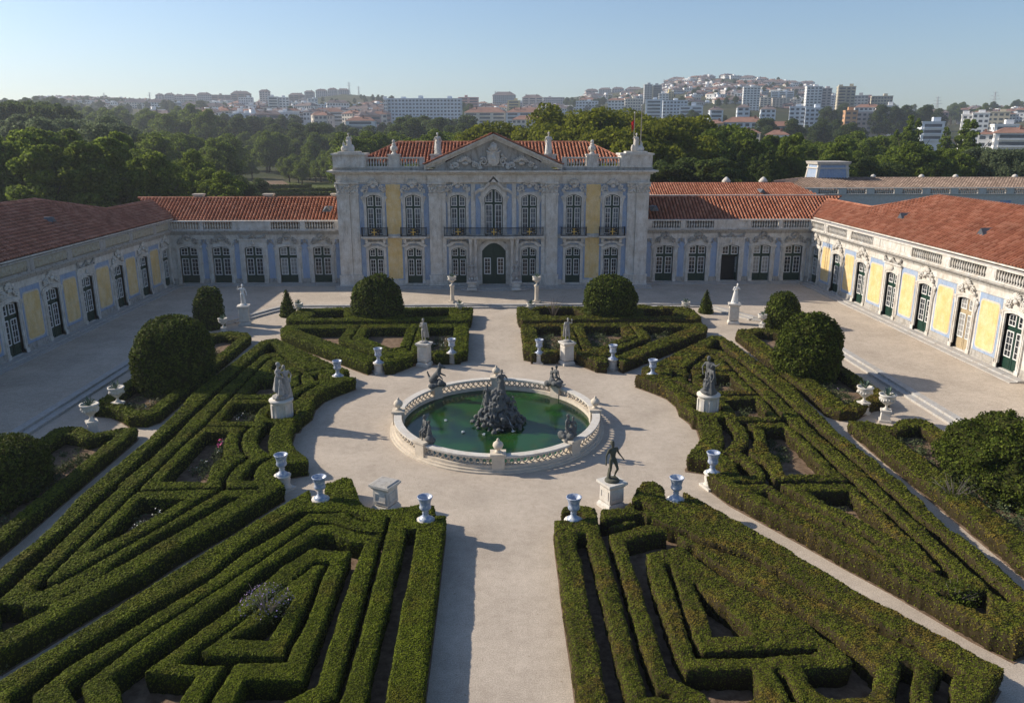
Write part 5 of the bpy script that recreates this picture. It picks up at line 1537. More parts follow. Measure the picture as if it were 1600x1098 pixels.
# ------------------------------------------------------------------ vases and planted urns
VP = [(r_ * 0.88, z_ * 0.92) for r_, z_ in [(0.38, 0.0), (0.38, 0.07), (0.28, 0.12), (0.20, 0.2), (0.13, 0.30), (0.18, 0.35), (0.13, 0.40), (0.20, 0.48), (0.31, 0.58), (0.33, 0.66), (0.29, 0.74), (0.31, 0.9), (0.40, 1.12), (0.43, 1.18), (0.40, 1.20), (0.35, 1.15), (0.2, 0.95), (0.01, 0.92)]]
vb = MB(); vb.lathe(VP, 20, cap=False); vase_me = vb.mesh('vase_body', M['ceramic'])
pb = MB(); pb.taper(0, 0, 0.0, 0.12, 0.44, 0.44, 0.44, 0.44); pb.lathe([(0.42, 0.12), (0.38, 0.2), (0.34, 0.3), (0.38, 0.55), (0.34, 0.66), (0.42, 0.74), (0.42, 0.8)], 12)
ped_me = pb.mesh('vase_pedestal', M['stone_white'])
VASES = [(-8.3, 33.6, 'vase on the front left hedge beside the left diagonal path'), (-3.25, 31.4, 'vase at the central walk corner of the front left parterre'),
         (3.25, 31.2, 'vase at the central walk corner of the front right parterre'), (8.2, 33.1, 'vase on the front right hedge beside the pale diagonal path'),
         (-10.75, 36.3, 'vase at the lower tip of the left triangular parterre'), (10.7, 36.0, 'vase at the lower tip of the right triangular parterre'),
         (-11.15, 53.1, 'vase at the upper tip of the left triangular parterre'), (11.05, 52.8, 'vase at the upper tip of the right triangular parterre'),
         (-8.75, 56.4, 'vase on its own pedestal left of the standing woman statue'), (8.85, 56.9, 'vase beside the pedestal right of the statue lifting its arm'),
         (-3.42, 59.1, 'vase on the hedge between the standing woman statue and the central walk'), (3.38, 58.7, 'vase on the hedge between the arm lifting statue and the central walk')]
for x, y, lab_ in VASES:
    e = empty('garden_vase', (x, y, 0), random.uniform(0, 6), 'blue and white ' + lab_, 'vase', 'blue and white vases round the fountain court')
    link('pedestal', ped_me, e)
    link('vase_body', vase_me, e, (0, 0, 0.8), 0, (0.92, 0.92, 1.0))
UP = [(0.24, 0.0), (0.22, 0.06), (0.10, 0.14), (0.09, 0.24), (0.14, 0.28), (0.30, 0.38), (0.48, 0.52), (0.55, 0.66), (0.56, 0.80), (0.64, 0.86), (0.64, 0.92), (0.55, 0.92), (0.5, 0.84), (0.02, 0.82)]
ub = MB(); ub.lathe(UP, 20, cap=False)
for k in range(18): ub.ell((0.53 * math.cos(R(20 * k)), 0.53 * math.sin(R(20 * k)), 0.62 + 0.05 * math.cos(R(80 * k))), (0.09, 0.09, 0.08), 6, 4)
urn_me = ub.mesh('urn_bowl', M['stone_white'])
def agave_mesh(n, ln, seed):
    r = random.Random(seed); mb = MB()
    for k in range(n):
        a = r.uniform(0, 6.28); tl = r.uniform(0.35, 1.25); l = ln * r.uniform(0.7, 1.1)
        c, s = math.cos(a), math.sin(a)
        vs = []
        for t, w_ in ((0, 0.05), (0.45, 0.065), (0.8, 0.035), (1.0, 0.004)):
            rr = l * t * math.cos(tl) ; z = l * (t * math.sin(tl) - 0.12 * t * t)
            vs += [(c * rr - s * w_, s * rr + c * w_, z + 0.02), (c * rr, s * rr, z - 0.02), (c * rr + s * w_, s * rr - c * w_, z + 0.02)]
        f = []
        for i in range(3): f += [(3 * i, 3 * i + 1, 3 * i + 4, 3 * i + 3), (3 * i + 1, 3 * i + 2, 3 * i + 5, 3 * i + 4)]
        mb.add(vs, f)
    return mb.mesh('agave', M['agave'])
AG = [agave_mesh(22, 0.62, s) for s in range(3)]
up_ = MB(); up_.taper(0, 0, 0, 0.14, 0.42, 0.42, 0.42, 0.42); up_.taper(0, 0, 0.14, 0.62, 0.33, 0.33, 0.30, 0.30); up_.taper(0, 0, 0.62, 0.72, 0.38, 0.38, 0.38, 0.38)
urn_ped = up_.mesh('urn_pedestal', M['stone_white'])
uq = MB(); uq.taper(0, 0, 0, 0.2, 0.5, 0.5, 0.5, 0.5); uq.lathe([(0.36, 0.2), (0.3, 0.4), (0.27, 1.6), (0.36, 1.75), (0.40, 1.85)], 14)
urn_col = uq.mesh('urn_column', M['cream'])
URNS = [(-24.1, 47.9, 1.12, 0, 'white urn with agave at the left walk opening, the farther of the pair'), (-24.0, 44.3, 1.2, 0, 'white urn with agave at the left walk opening, nearest the camera'),
        (23.3, 46.6, 1.15, 0, 'white urn with agave at the right walk opening, the farther of the pair'), (24.0, 45.1, 1.15, 0, 'white urn with agave at the right walk opening, nearest the camera'),
        (-24.2, 68.6, 0.95, 0, 'white urn with agave below the white statue at the left terrace corner'), (24.3, 68.9, 0.95, 0, 'white urn with agave beside the white statue at the right terrace corner'),
        (-18.9, 74.6, 1.0, 0, 'white urn with agave next to the left cone shrub'), (18.6, 74.3, 1.0, 0, 'white urn with agave next to the right cone shrub'),
        (-3.4, 74.6, 0.95, 0, 'low white urn with agave on the left hedge strip end by the central walk'), (3.5, 74.3, 0.95, 0, 'low white urn with agave on the right hedge strip end by the central walk'),
        (-4.4, 80.6, 1.05, 1, 'tall column urn with agave left of the central walk before the portal'), (4.4, 80.3, 1.05, 1, 'tall column urn with agave right of the central walk before the portal')]
for i, (x, y, s, col_, lab_) in enumerate(URNS):
    e = empty('planted_urn', (x, y, 0.3 if col_ else 0), random.uniform(0, 6), lab_, 'urn', 'white urns planted with agaves')
    e.scale = (s * 0.70, s * 0.70, s * 0.95)
    zt_ = 1.85 if col_ else 0.72
    link('pedestal', urn_col if col_ else urn_ped, e)
    link('urn_bowl', urn_me, e, (0, 0, zt_))
    link('agave', AG[i % 3], e, (0, 0, zt_ + 0.82), random.uniform(0, 6))

# ------------------------------------------------------------------ statues: one continuous body each (joined limbs, then re-skinned)
def cap_mesh(mb, p0, r0, p1, r1, n=8):
    p0, p1 = Vector(p0), Vector(p1)
    d = (p1 - p0); ln = d.length
    if ln < 1e-6: return
    d.normalize()
    u = d.orthogonal().normalized(); w = d.cross(u)
    prof = []
    for k in range(4): a = R(-90 + 30 * k); prof.append((r0 * math.cos(a), r0 * math.sin(a)))
    for k in range(1, 4): a = R(30 * k); prof.append((r1 * math.cos(a), ln + r1 * math.sin(a)))
    prof[0] = (r0 * 0.02, prof[0][1]); prof[-1] = (r1 * 0.02, prof[-1][1])
    v = []
    for rr, t in prof:
        for k in range(n):
            a = 2 * math.pi * k / n
            v.append(tuple(p0 + d * t + (u * math.cos(a) + w * math.sin(a)) * rr))
    f = []
    m = len(prof)
    for i in range(m - 1):
        for k in range(n):
            k2 = (k + 1) % n
            f.append((i * n + k, i * n + k2, (i + 1) * n + k2, (i + 1) * n + k))
    f.append(tuple(range(n - 1, -1, -1))); f.append(tuple((m - 1) * n + k for k in range(n)))
    mb.add(v, f)

def T_(pts, off=(0, 0, 0), rz=0.0, s=1.0, lean=(0, 0)):
    c, q = math.cos(rz), math.sin(rz)
    out = []
    for x, y, z in pts:
        x, y = x + lean[0] * z, y + lean[1] * z
        out.append((off[0] + s * (x * c - y * q), off[1] + s * (x * q + y * c), off[2] + s * z))
    return out

def human(mb, off=(0, 0, 0), rz=0.0, s=1.0, la=((-0.30, 0.0, 1.14), (-0.27, -0.12, 0.90)), ra=((0.30, 0.0, 1.14), (0.27, -0.1, 0.90)),
          ll=((-0.11, -0.03, 0.49), (-0.12, 0.02, 0.07)), rl=((0.13, -0.10, 0.50), (0.16, -0.02, 0.07)), head=(0.02, -0.03), robe=0, cloak=False, helmet=False, hat=None, lean=(0, 0), seat=False, beard=False):
    """front faces -y"""
    X = lambda p: T_([p], off, rz, s, lean)[0]
    def c(p0, r0, p1, r1): cap_mesh(mb, X(p0), r0 * s, X(p1), r1 * s)
    def e(p, r): q = X(p); mb.ell(q, tuple(k * s for k in r), 10, 7, 0, Matrix.Rotation(rz, 3, 'Z'))
    # trunk
    e((0, 0.0, 0.96), (0.165, 0.125, 0.14)); e((0, 0.0, 1.13), (0.14, 0.10, 0.18)); e((0, 0.0, 1.31), (0.18, 0.12, 0.19)); c((-0.14, 0, 1.42), 0.075, (0.14, 0, 1.42), 0.075)
    hx, hy = head
    c((0, 0.0, 1.44), 0.062, (hx * 0.5, hy * 0.5, 1.56), 0.055)
    e((hx, hy, 1.68), (0.082, 0.105, 0.125)); e((hx, hy - 0.1, 1.665), (0.02, 0.03, 0.03)); e((hx, hy - 0.06, 1.61), (0.055, 0.05, 0.05))
    e((hx, hy + 0.02, 1.72), (0.095, 0.115, 0.105))
    if beard: e((hx, hy - 0.09, 1.57), (0.06, 0.05, 0.09))
    if helmet: e((hx, hy + 0.01, 1.75), (0.115, 0.14, 0.10)); c((hx, hy - 0.1, 1.87), 0.03, (hx, hy + 0.18, 1.78), 0.05)
    for sg, (el, wr) in ((-1, la), (1, ra)):
        sh = (sg * 0.195, 0.0, 1.42)
        c(sh, 0.066, el, 0.048); c(el, 0.047, wr, 0.034)
        d = (Vector(wr) - Vector(el)).normalized()
        h = Vector(wr) + d * 0.07
        c(wr, 0.036, tuple(h), 0.042)
        for k in range(4):
            o_ = Vector((0.018 * (k - 1.5), 0.012, 0.0))
            c(tuple(h + o_), 0.018, tuple(h + o_ + d * (0.075 - 0.008 * abs(k - 1.4)) + Vector((0, -0.02, -0.01))), 0.013)
        c(tuple(h), 0.018, tuple(h + d * 0.03 + Vector((-sg * 0.045, -0.03, 0))), 0.014)
    for sg, (kn, an) in ((-1, ll), (1, rl)):
        hp = (sg * 0.095, 0.0, 0.92)
        c(hp, 0.098, kn, 0.066)
        mid = tuple(Vector(kn) * 0.6 + Vector(an) * 0.4 + Vector((0, 0.02, 0)))
        c(kn, 0.06, mid, 0.06); c(mid, 0.058, an, 0.04)
        c((an[0], an[1] + 0.03, an[2] - 0.03), 0.042, (an[0] + sg * 0.03, an[1] - 0.16, an[2] - 0.045), 0.032)
    if robe:
        n = 12
        for k in range(n):
            a = 2 * math.pi * k / n
            top = (0.13 * math.cos(a), 0.09 * math.sin(a), 1.05 + 0.06 * math.sin(3 * a)); bot = ((0.24 + 0.03 * (k % 2)) * math.cos(a + 0.2), (0.20 + 0.03 * (k % 2)) * math.sin(a + 0.2), 0.06 if robe > 1 else 0.45)
            c(top, 0.06, bot, 0.055 + 0.015 * (k % 3))
        c((-0.16, -0.06, 1.42), 0.06, (0.14, -0.10, 1.0), 0.06)
    if cloak:
        for k in range(7):
            x = -0.22 + 0.073 * k
            c((x * 0.8, 0.12, 1.42), 0.05, (x * 1.25 + 0.04, 0.20 + 0.03 * (k % 2), 0.35), 0.06)
    if hat == 'crest':
        e((hx, hy, 1.83), (0.06, 0.06, 0.06))

def skin(mb, name, mat, voxel=0.03, parent=None, loc=(0, 0, 0), rz=0.0, scale=None, jitter=0.0):
    me = mb.mesh(name + '_raw', M[mat])
    o = bpy.data.objects.new(name + '_raw', me)
    COL.objects.link(o)
    md = o.modifiers.new('r', 'REMESH'); md.mode = 'VOXEL'; md.voxel_size = voxel; md.use_smooth_shade = True
    sm = o.modifiers.new('s', 'SMOOTH'); sm.factor = 0.5; sm.iterations = 2
    bpy.context.view_layer.update()
    dg = bpy.context.evaluated_depsgraph_get()
    m2 = bpy.data.meshes.new_from_object(o.evaluated_get(dg))
    m2.name = name
    bpy.data.objects.remove(o)
    bpy.data.meshes.remove(me)
    m2.materials.clear(); m2.materials.append(M[mat])
    return link(name, m2, parent, loc, rz, scale)

def square_pedestal(h, w=0.5, mat='stone_white', name='pedestal'):
    def mk():
        mb = MB()
        mb.taper(0, 0, 0, 0.16, w * 1.22, w * 1.22, w * 1.22, w * 1.22)
        mb.taper(0, 0, 0.16, 0.30, w * 1.18, w * 1.18, w * 1.02, w * 1.02)
        mb.taper(0, 0, 0.36, h - 0.26, w, w, w * 0.97, w * 0.97)
        for k in range(4):
            c_, s_ = math.cos(k * math.pi / 2), math.sin(k * math.pi / 2)
            for (xa, xb, za, zb) in ((-0.72, 0.72, 0.50, 0.56), (-0.72, 0.72, h - 0.46, h - 0.40), (-0.72, -0.62, 0.56, h - 0.46), (0.62, 0.72, 0.56, h - 0.46)):
                vs = []
                for yy in (-w - 0.02, -w + 0.03):
                    for (x, z) in ((xa * w, za), (xb * w, za), (xb * w, zb), (xa * w, zb)): vs.append((x * c_ - yy * s_, x * s_ + yy * c_, z))
                mb.add(vs, [(0, 1, 2, 3), (0, 4, 5, 1), (1, 5, 6, 2), (2, 6, 7, 3), (3, 7, 4, 0)])
        mb.taper(0, 0, h - 0.26, h - 0.12, w * 1.0, w * 1.0, w * 1.24, w * 1.24)
        mb.taper(0, 0, h - 0.12, h, w * 1.3, w * 1.3, w * 1.3, w * 1.3)
        return mb.mesh(name, M[mat])
    return cached(('sqped', h, w, mat), mk)
def round_pedestal(h, r):
    mb = MB()
    mb.lathe([(r * 1.18, 0), (r * 1.18, 0.14), (r * 1.02, 0.24), (r * 0.98, h - 0.24), (r * 1.1, h - 0.14), (r * 1.16, h - 0.10), (r * 1.16, h)], 24)
    for k in range(8):
        a = R(45 * k + 10)
        mb.taper(r * 0.99 * math.cos(a), r * 0.99 * math.sin(a), 0.3, h - 0.28, 0.05, 0.1, 0.05, 0.1, rot=a)
    return mb.mesh('pedestal', M['stone_white'])

def statue(label, loc, rz, ped, h, mb, mat, voxel=0.03, s=1.0, base='statue_base'):
    e = empty('statue', loc, rz, label, 'statue')
    if ped: link('pedestal', ped, e)
    b = MB(); b.lathe([(0.36, 0), (0.36, 0.06), (0.31, 0.12)], 12)
    link('statue_base', b.mesh('statue_base', M[mat]), e, (0, 0, h))
    skin(mb, 'figure', mat, voxel, e, (0, 0, h + 0.07), 0, s)
    return e

# single figures on square pedestals round the court
mb = MB(); human(mb, la=((-0.30, 0.06, 1.15), (-0.36, -0.02, 0.88)), ra=((0.32, 0.05, 1.18), (0.42, -0.12, 0.98)), ll=((-0.12, -0.02, 0.49), (-0.14, 0.06, 0.07)), rl=((0.16, -0.16, 0.52), (0.20, 0.10, 0.10)), head=(-0.06, -0.02))
cap_mesh(mb, (-0.1, 0.12, 0.0), 0.1, (-0.1, 0.08, 0.5), 0.07)
statue('dark bronze statue of a striding nude man on a white pedestal at the front right', (5.35, 34.0, 0), R(28), square_pedestal(1.34, 0.41), 1.34, mb, 'bronze', 0.026, 1.08)
e = empty('empty_pedestal', (-5.35, 34.0, 0), R(-28), 'bare stone pedestal with no statue, lichen on its cap, at the front left', 'pedestal')
link('pedestal', square_pedestal(1.38, 0.42, 'stone_white'), e)
capm = MB(); capm.taper(0, 0, 1.381, 1.43, 0.52, 0.52, 0.44, 0.44); link('cap', capm.mesh('cap', M['stone_dark']), e)
mb = MB(); human(mb, la=((-0.26, -0.05, 1.16), (-0.12, -0.20, 1.22)), ra=((0.28, -0.04, 1.15), (0.10, -0.18, 1.02)), robe=0, head=(0.0, -0.05), cloak=True)
statue('grey green statue of a standing woman on a white pedestal, back left of the fountain', (-5.5, 58.3, 0), R(-22), square_pedestal(1.8, 0.40), 1.8, mb, 'stone_statue', 0.028, 1.02)
mb = MB(); human(mb, la=((-0.30, -0.02, 1.18), (-0.24, -0.2, 0.98)), ra=((0.36, -0.05, 1.36), (0.26, -0.2, 1.60)), head=(0.03, -0.04), cloak=True)
mb.ell((0.24, -0.26, 1.68), (0.09, 0.07, 0.09), 7, 5)
statue('grey green statue lifting one arm on a white pedestal, back right of the fountain', (5.5, 58.3, 0), R(22), square_pedestal(1.8, 0.40), 1.8, mb, 'stone_statue', 0.028, 1.0)
# groups on round pedestals
mb = MB(); human(mb, (-0.12, 0.05, 0), 0.3, 1.16, la=((-0.34, -0.12, 1.2), (-0.1, -0.3, 1.05)), ra=((0.3, -0.15, 1.2), (0.05, -0.3, 1.15)), robe=1, head=(0.05, -0.06), lean=(0.02, 0))
human(mb, (0.30, -0.20, -0.05), -0.6, 1.06, la=((-0.34, -0.05, 1.5), (-0.2, -0.1, 1.7)), ra=((0.34, 0, 1.2), (0.2, -0.15, 0.95)), robe=2, head=(-0.05, 0.02))
human(mb, (-0.36, -0.22, 0.0), 0.4, 0.78, robe=1, lean=(0.12, 0.0)); mb.ell((0, 0, 0.08), (0.55, 0.5, 0.18), 10, 5)
cap_mesh(mb, (-0.62, -0.1, 0.15), 0.08, (-0.2, -0.1, 0.42), 0.14)
statue('weathered grey group of embracing figures on a round pedestal left of the fountain', (-13.05, 45.3, 0), R(75), round_pedestal(1.75, 0.62), 1.75, mb, 'stone_statue', 0.032, 1.06)
mb = MB(); human(mb, (-0.14, 0.06, 0.1), 0.2, 1.12, la=((-0.32, -0.1, 1.2), (-0.2, -0.25, 0.98)), ra=((0.42, -0.1, 1.36), (0.62, -0.22, 1.52)), robe=0, cloak=True, head=(-0.03, -0.05))
human(mb, (0.2, -0.12, 0.0), -0.3, 0.95, la=((-0.30, -0.1, 1.2), (-0.1, -0.2, 1.1)), robe=2, head=(0.04, -0.03))
human(mb, (0.02, -0.32, 0.0), 0.0, 0.6, robe=1); mb.ell((0, 0, 0.08), (0.52, 0.5, 0.2), 10, 5)
cap_mesh(mb, (0.5, -0.15, 1.62), 0.025, (0.66, -0.35, 1.95), 0.012)
statue('dark lead group with one arm stretched out, on the right hand round pedestal', (13.05, 45.6, 0), R(-55), round_pedestal(1.75, 0.62), 1.75, mb, 'lead', 0.032, 1.08)
# white marble figures at the terrace corners
mb = MB(); human(mb, la=((-0.36, -0.08, 1.36), (-0.30, -0.2, 1.62)), ra=((0.32, 0.02, 1.18), (0.36, -0.10, 0.94)), head=(0.05, -0.04))
for k in range(5): cap_mesh(mb, (-0.10 + 0.05 * k, 0.10, 1.0), 0.05, (-0.16 + 0.09 * k, 0.14, 0.12), 0.06)
cap_mesh(mb, (0.12, 0.1, 0), 0.12, (0.12, 0.1, 0.5), 0.09)
statue('white marble statue with arm raised to its head at the left corner of the terrace', (-23.45, 72.3, 0), R(10), square_pedestal(1.86, 0.43), 1.86, mb, 'marble', 0.03, 1.06)
mb = MB(); human(mb, la=((-0.28, -0.1, 1.18), (-0.05, -0.2, 1.25)), ra=((0.32, -0.12, 1.25), (0.10, -0.24, 1.46)), robe=2, head=(0.06, -0.08), lean=(0.05, -0.03))
statue('white marble robed statue leaning forward at the right corner of the terrace', (22.5, 71.6, 0), R(-12), square_pedestal(1.95, 0.43), 1.95, mb, 'marble', 0.03, 1.02)
# armoured guards beside the portal
for sg in (-1, 1):
    mb = MB(); human(mb, la=((-0.38, -0.02, 1.2), (-0.30, -0.2, 1.0)), ra=((0.38, -0.02, 1.22), (0.28, -0.22, 1.1)), robe=1, helmet=True, cloak=True)
    cap_mesh(mb, (0.3 * sg, -0.28, 0.05), 0.03, (0.34 * sg, -0.25, 1.7), 0.02)
    mb.ell((-0.3 * sg, -0.2, 0.55), (0.2, 0.07, 0.32), 8, 6)
    statue('grey stone warrior in helmet and kilt standing %s of the portal door' % ('left' if sg < 0 else 'right'), (2.5 * sg, 86.9, 0.42), 0, square_pedestal(1.0, 0.45, 'stone'), 1.0, mb, 'stone_statue', 0.03, 1.2)
# roof figures
def roof_statue(label, x, dy, z, kind, s):
    mb = MB()
    if kind == 0:
        human(mb, robe=2, la=((-0.36, -0.08, 1.30), (-0.26, -0.2, 1.5)), cloak=True, helmet=True)
        human(mb, (0.55, 0, 0), -0.6, 0.6, robe=2); mb.ell((0.5, 0, 0.25), (0.4, 0.3, 0.35), 8, 6); mb.ell((-0.35, 0, 0.3), (0.2, 0.22, 0.4), 8, 6)
        cap_mesh(mb, (-0.3, 0, 0.3), 0.06, (-0.12, 0, 1.3), 0.05)
    elif kind == 1:
        mb.lathe([(0.34, 0), (0.30, 0.12), (0.16, 0.2), (0.30, 0.5), (0.36, 0.75), (0.2, 0.95), (0.26, 1.05), (0.12, 1.2)], 12); mb.ell((0, 0, 1.35), (0.2, 0.2, 0.22), 8, 6)
        for k in range(6): mb.ell((0.3 * math.cos(R(60 * k)), 0.3 * math.sin(R(60 * k)), 0.6), (0.13, 0.13, 0.25), 6, 5)
    else:
        human(mb, robe=2, ra=((0.32, -0.1, 1.22), (0.12, -0.22, 1.2)), cloak=True, helmet=(kind == 3))
    e = empty('roof_statue', (x, 89.4 + dy, z), 0, label, 'statue')
    skin(mb, 'figure', 'stone', 0.04, e, (0, 0, 0), 0, (s if x > 0 else -s, s, s))
for sg, nm in ((-1, 'left'), (1, 'right')):
    roof_statue('stone group of a helmeted figure on the %s corner of the pavilion roof' % nm, 15.9 * sg, 0.5, 15.45, 0, 1.05)
    roof_statue('small carved stone trophy on the balustrade pedestal, %s part of the pavilion roof' % nm, 10.95 * sg, 0.1, 15.15, 1, 1.0)
    roof_statue('robed stone figure beside the %s slope of the pediment' % nm, 6.1 * sg, 0.1, 15.15, 2 if sg < 0 else 3, 1.28)

# fountain figures on the piers and the rock in the middle
def fig_on_rim(label, ang, seed, beast=False):
    r = random.Random(seed)
    mb = MB()
    for k in range(9): mb.ell((r.uniform(-0.4, 0.4), r.uniform(-0.3, 0.35), r.uniform(0, 0.3)), (r.uniform(0.14, 0.28), r.uniform(0.14, 0.25), r.uniform(0.12, 0.25)), 7, 5)
    if beast:
        cap_mesh(mb, (0.0, 0.35, 0.35), 0.22, (0.0, -0.05, 0.85), 0.2); cap_mesh(mb, (0, -0.05, 0.85), 0.17, (0, -0.2, 1.3), 0.12)
        cap_mesh(mb, (0, -0.18, 1.34), 0.13, (0, -0.48, 1.22), 0.07)
        cap_mesh(mb, (-0.14, -0.1, 0.8), 0.07, (-0.2, -0.4, 0.55), 0.05); cap_mesh(mb, (0.14, -0.1, 0.8), 0.07, (0.2, -0.45, 0.65), 0.05)
        cap_mesh(mb, (0, 0.4, 0.3), 0.14, (0.25, 0.65, 0.5), 0.07); cap_mesh(mb, (0.25, 0.65, 0.5), 0.07, (0.1, 0.7, 0.85), 0.05)
        for sg in (-1, 1): cap_mesh(mb, (sg * 0.06, -0.15, 1.42), 0.035, (sg * 0.08, -0.12, 1.54), 0.015)
    else:
        human(mb, (-0.1, 0.05, -0.25), r.uniform(-0.5, 0.5), 0.86, ll=((-0.15, -0.3, 0.75), (-0.15, -0.3, 0.35)), rl=((0.15, -0.3, 0.78), (0.2, -0.32, 0.35)), ra=((0.33, -0.1, 1.25), (0.3, -0.3, 1.05)), head=(0.02, -0.05))
        human(mb, (0.26, 0.0, -0.2), r.uniform(-0.9, 0.2), 0.72, la=((-0.32, -0.1, 1.3), (-0.2, -0.25, 1.4)), robe=1)
    a = R(ang)
    e = empty('fountain_figure', (FX + (RA_ - 0.45) * math.cos(a), FY + (RB_ - 0.45) * math.sin(a), 0.9), a + R(90) if not beast else a - R(60), label, 'statue')
    skin(mb, 'figure', 'lead', 0.03, e, (0, 0, 0.1), 0, 1.08)
fig_on_rim('dark lead rearing sea beast on the far left rim of the fountain', 133, 3, True)
fig_on_rim('dark lead rider on a sea creature on the far right rim of the fountain', 47, 5)
fig_on_rim('two dark lead children standing on the near left rim of the fountain', 227, 8)
fig_on_rim('dark lead crouching group on the near right rim of the fountain', 313, 11)
r = random.Random(5)
mb = MB()
for k in range(330):
    z = r.uniform(0, 1) ** 1.1
    rad = (1 - z) * 1.15 + 0.22
    a = r.uniform(0, 6.28); q = rad * r.uniform(0.75, 1.08)
    sz = r.uniform(0.05, 0.17)
    mb.ell((q * 1.05 * math.cos(a), q * 1.0 * math.sin(a), z * 1.9), (sz, sz, sz * r.uniform(0.6, 1.3)), 6, 5, 0, Matrix.Rotation(r.uniform(0, 3), 3, 'X'))
mb.ell((0, 0, 0.4), (0.95, 0.9, 0.8), 10, 7); mb.ell((0, 0, 1.1), (0.5, 0.5, 0.8), 10, 7)
human(mb, (0.15, 0.05, 1.55), 0.2, 0.85, robe=2, la=((-0.34, -0.1, 1.2), (-0.3, -0.3, 1.1)), ra=((0.35, -0.1, 1.25), (0.3, -0.28, 1.15)))
human(mb, (-0.62, -0.1, 1.0), -0.4, 0.72, robe=1)
human(mb, (0.75, -0.35, 0.45), 0.5, 0.7, ll=((-0.15, -0.3, 0.75), (-0.15, -0.3, 0.35)), rl=((0.15, -0.3, 0.78), (0.2, -0.32, 0.35)))
human(mb, (-0.3, -0.8, 0.2), -0.2, 0.7, ll=((-0.15, -0.3, 0.75), (-0.15, -0.3, 0.35)), rl=((0.15, -0.3, 0.78), (0.2, -0.32, 0.35)))
human(mb, (0.1, -0.55, 0.85), 0.1, 0.66, robe=1)
e = empty('fountain_sculpture', (0.1, 45.0, 0.1), 0, 'dark heap of rocks and lead figures rising in the middle of the fountain', 'sculpture')
skin(mb, 'figures', 'lead', 0.026, e, (0, 0, 0), 0, 1.12)
jets = MB()
for (a, ln, z0, up_) in ((-60, 0.9, 0.8, 0.05), (120, 1.6, 1.7, 0.3), (75, 1.7, 1.7, 0.3)):
    pts = []
    for i in range(12):
        t = i / 11
        rr = 0.75 + ln * t
        pts.append((rr * math.cos(R(a)), rr * math.sin(R(a)), max(0.05, z0 + up_ * 4 * t * (1 - t) * 1.0 - (z0 - 0.05) * t * t)))
    jets.tube(pts, [0.005 + 0.006 * i / 11 for i in range(12)], 5)
link('water_jets', jets.mesh('water_jets', M['spray']), e)
spl = MB()
for (a, ln) in ((-60, 1.68), (215, 2.6), (170, 3.3), (245, 2.1)):
    for k in range(22):
        b_ = random.uniform(0, 6.28); q = random.uniform(0, 0.12)
        spl.ell((ln * math.cos(R(a)) + q * math.cos(b_), ln * math.sin(R(a)) + q * math.sin(b_), 0.05 + random.uniform(0, 0.12) * (1 - q * 4)), (0.03, 0.03, 0.02), 5, 3)
link('splash', spl.mesh('splash', M['spray']), e)

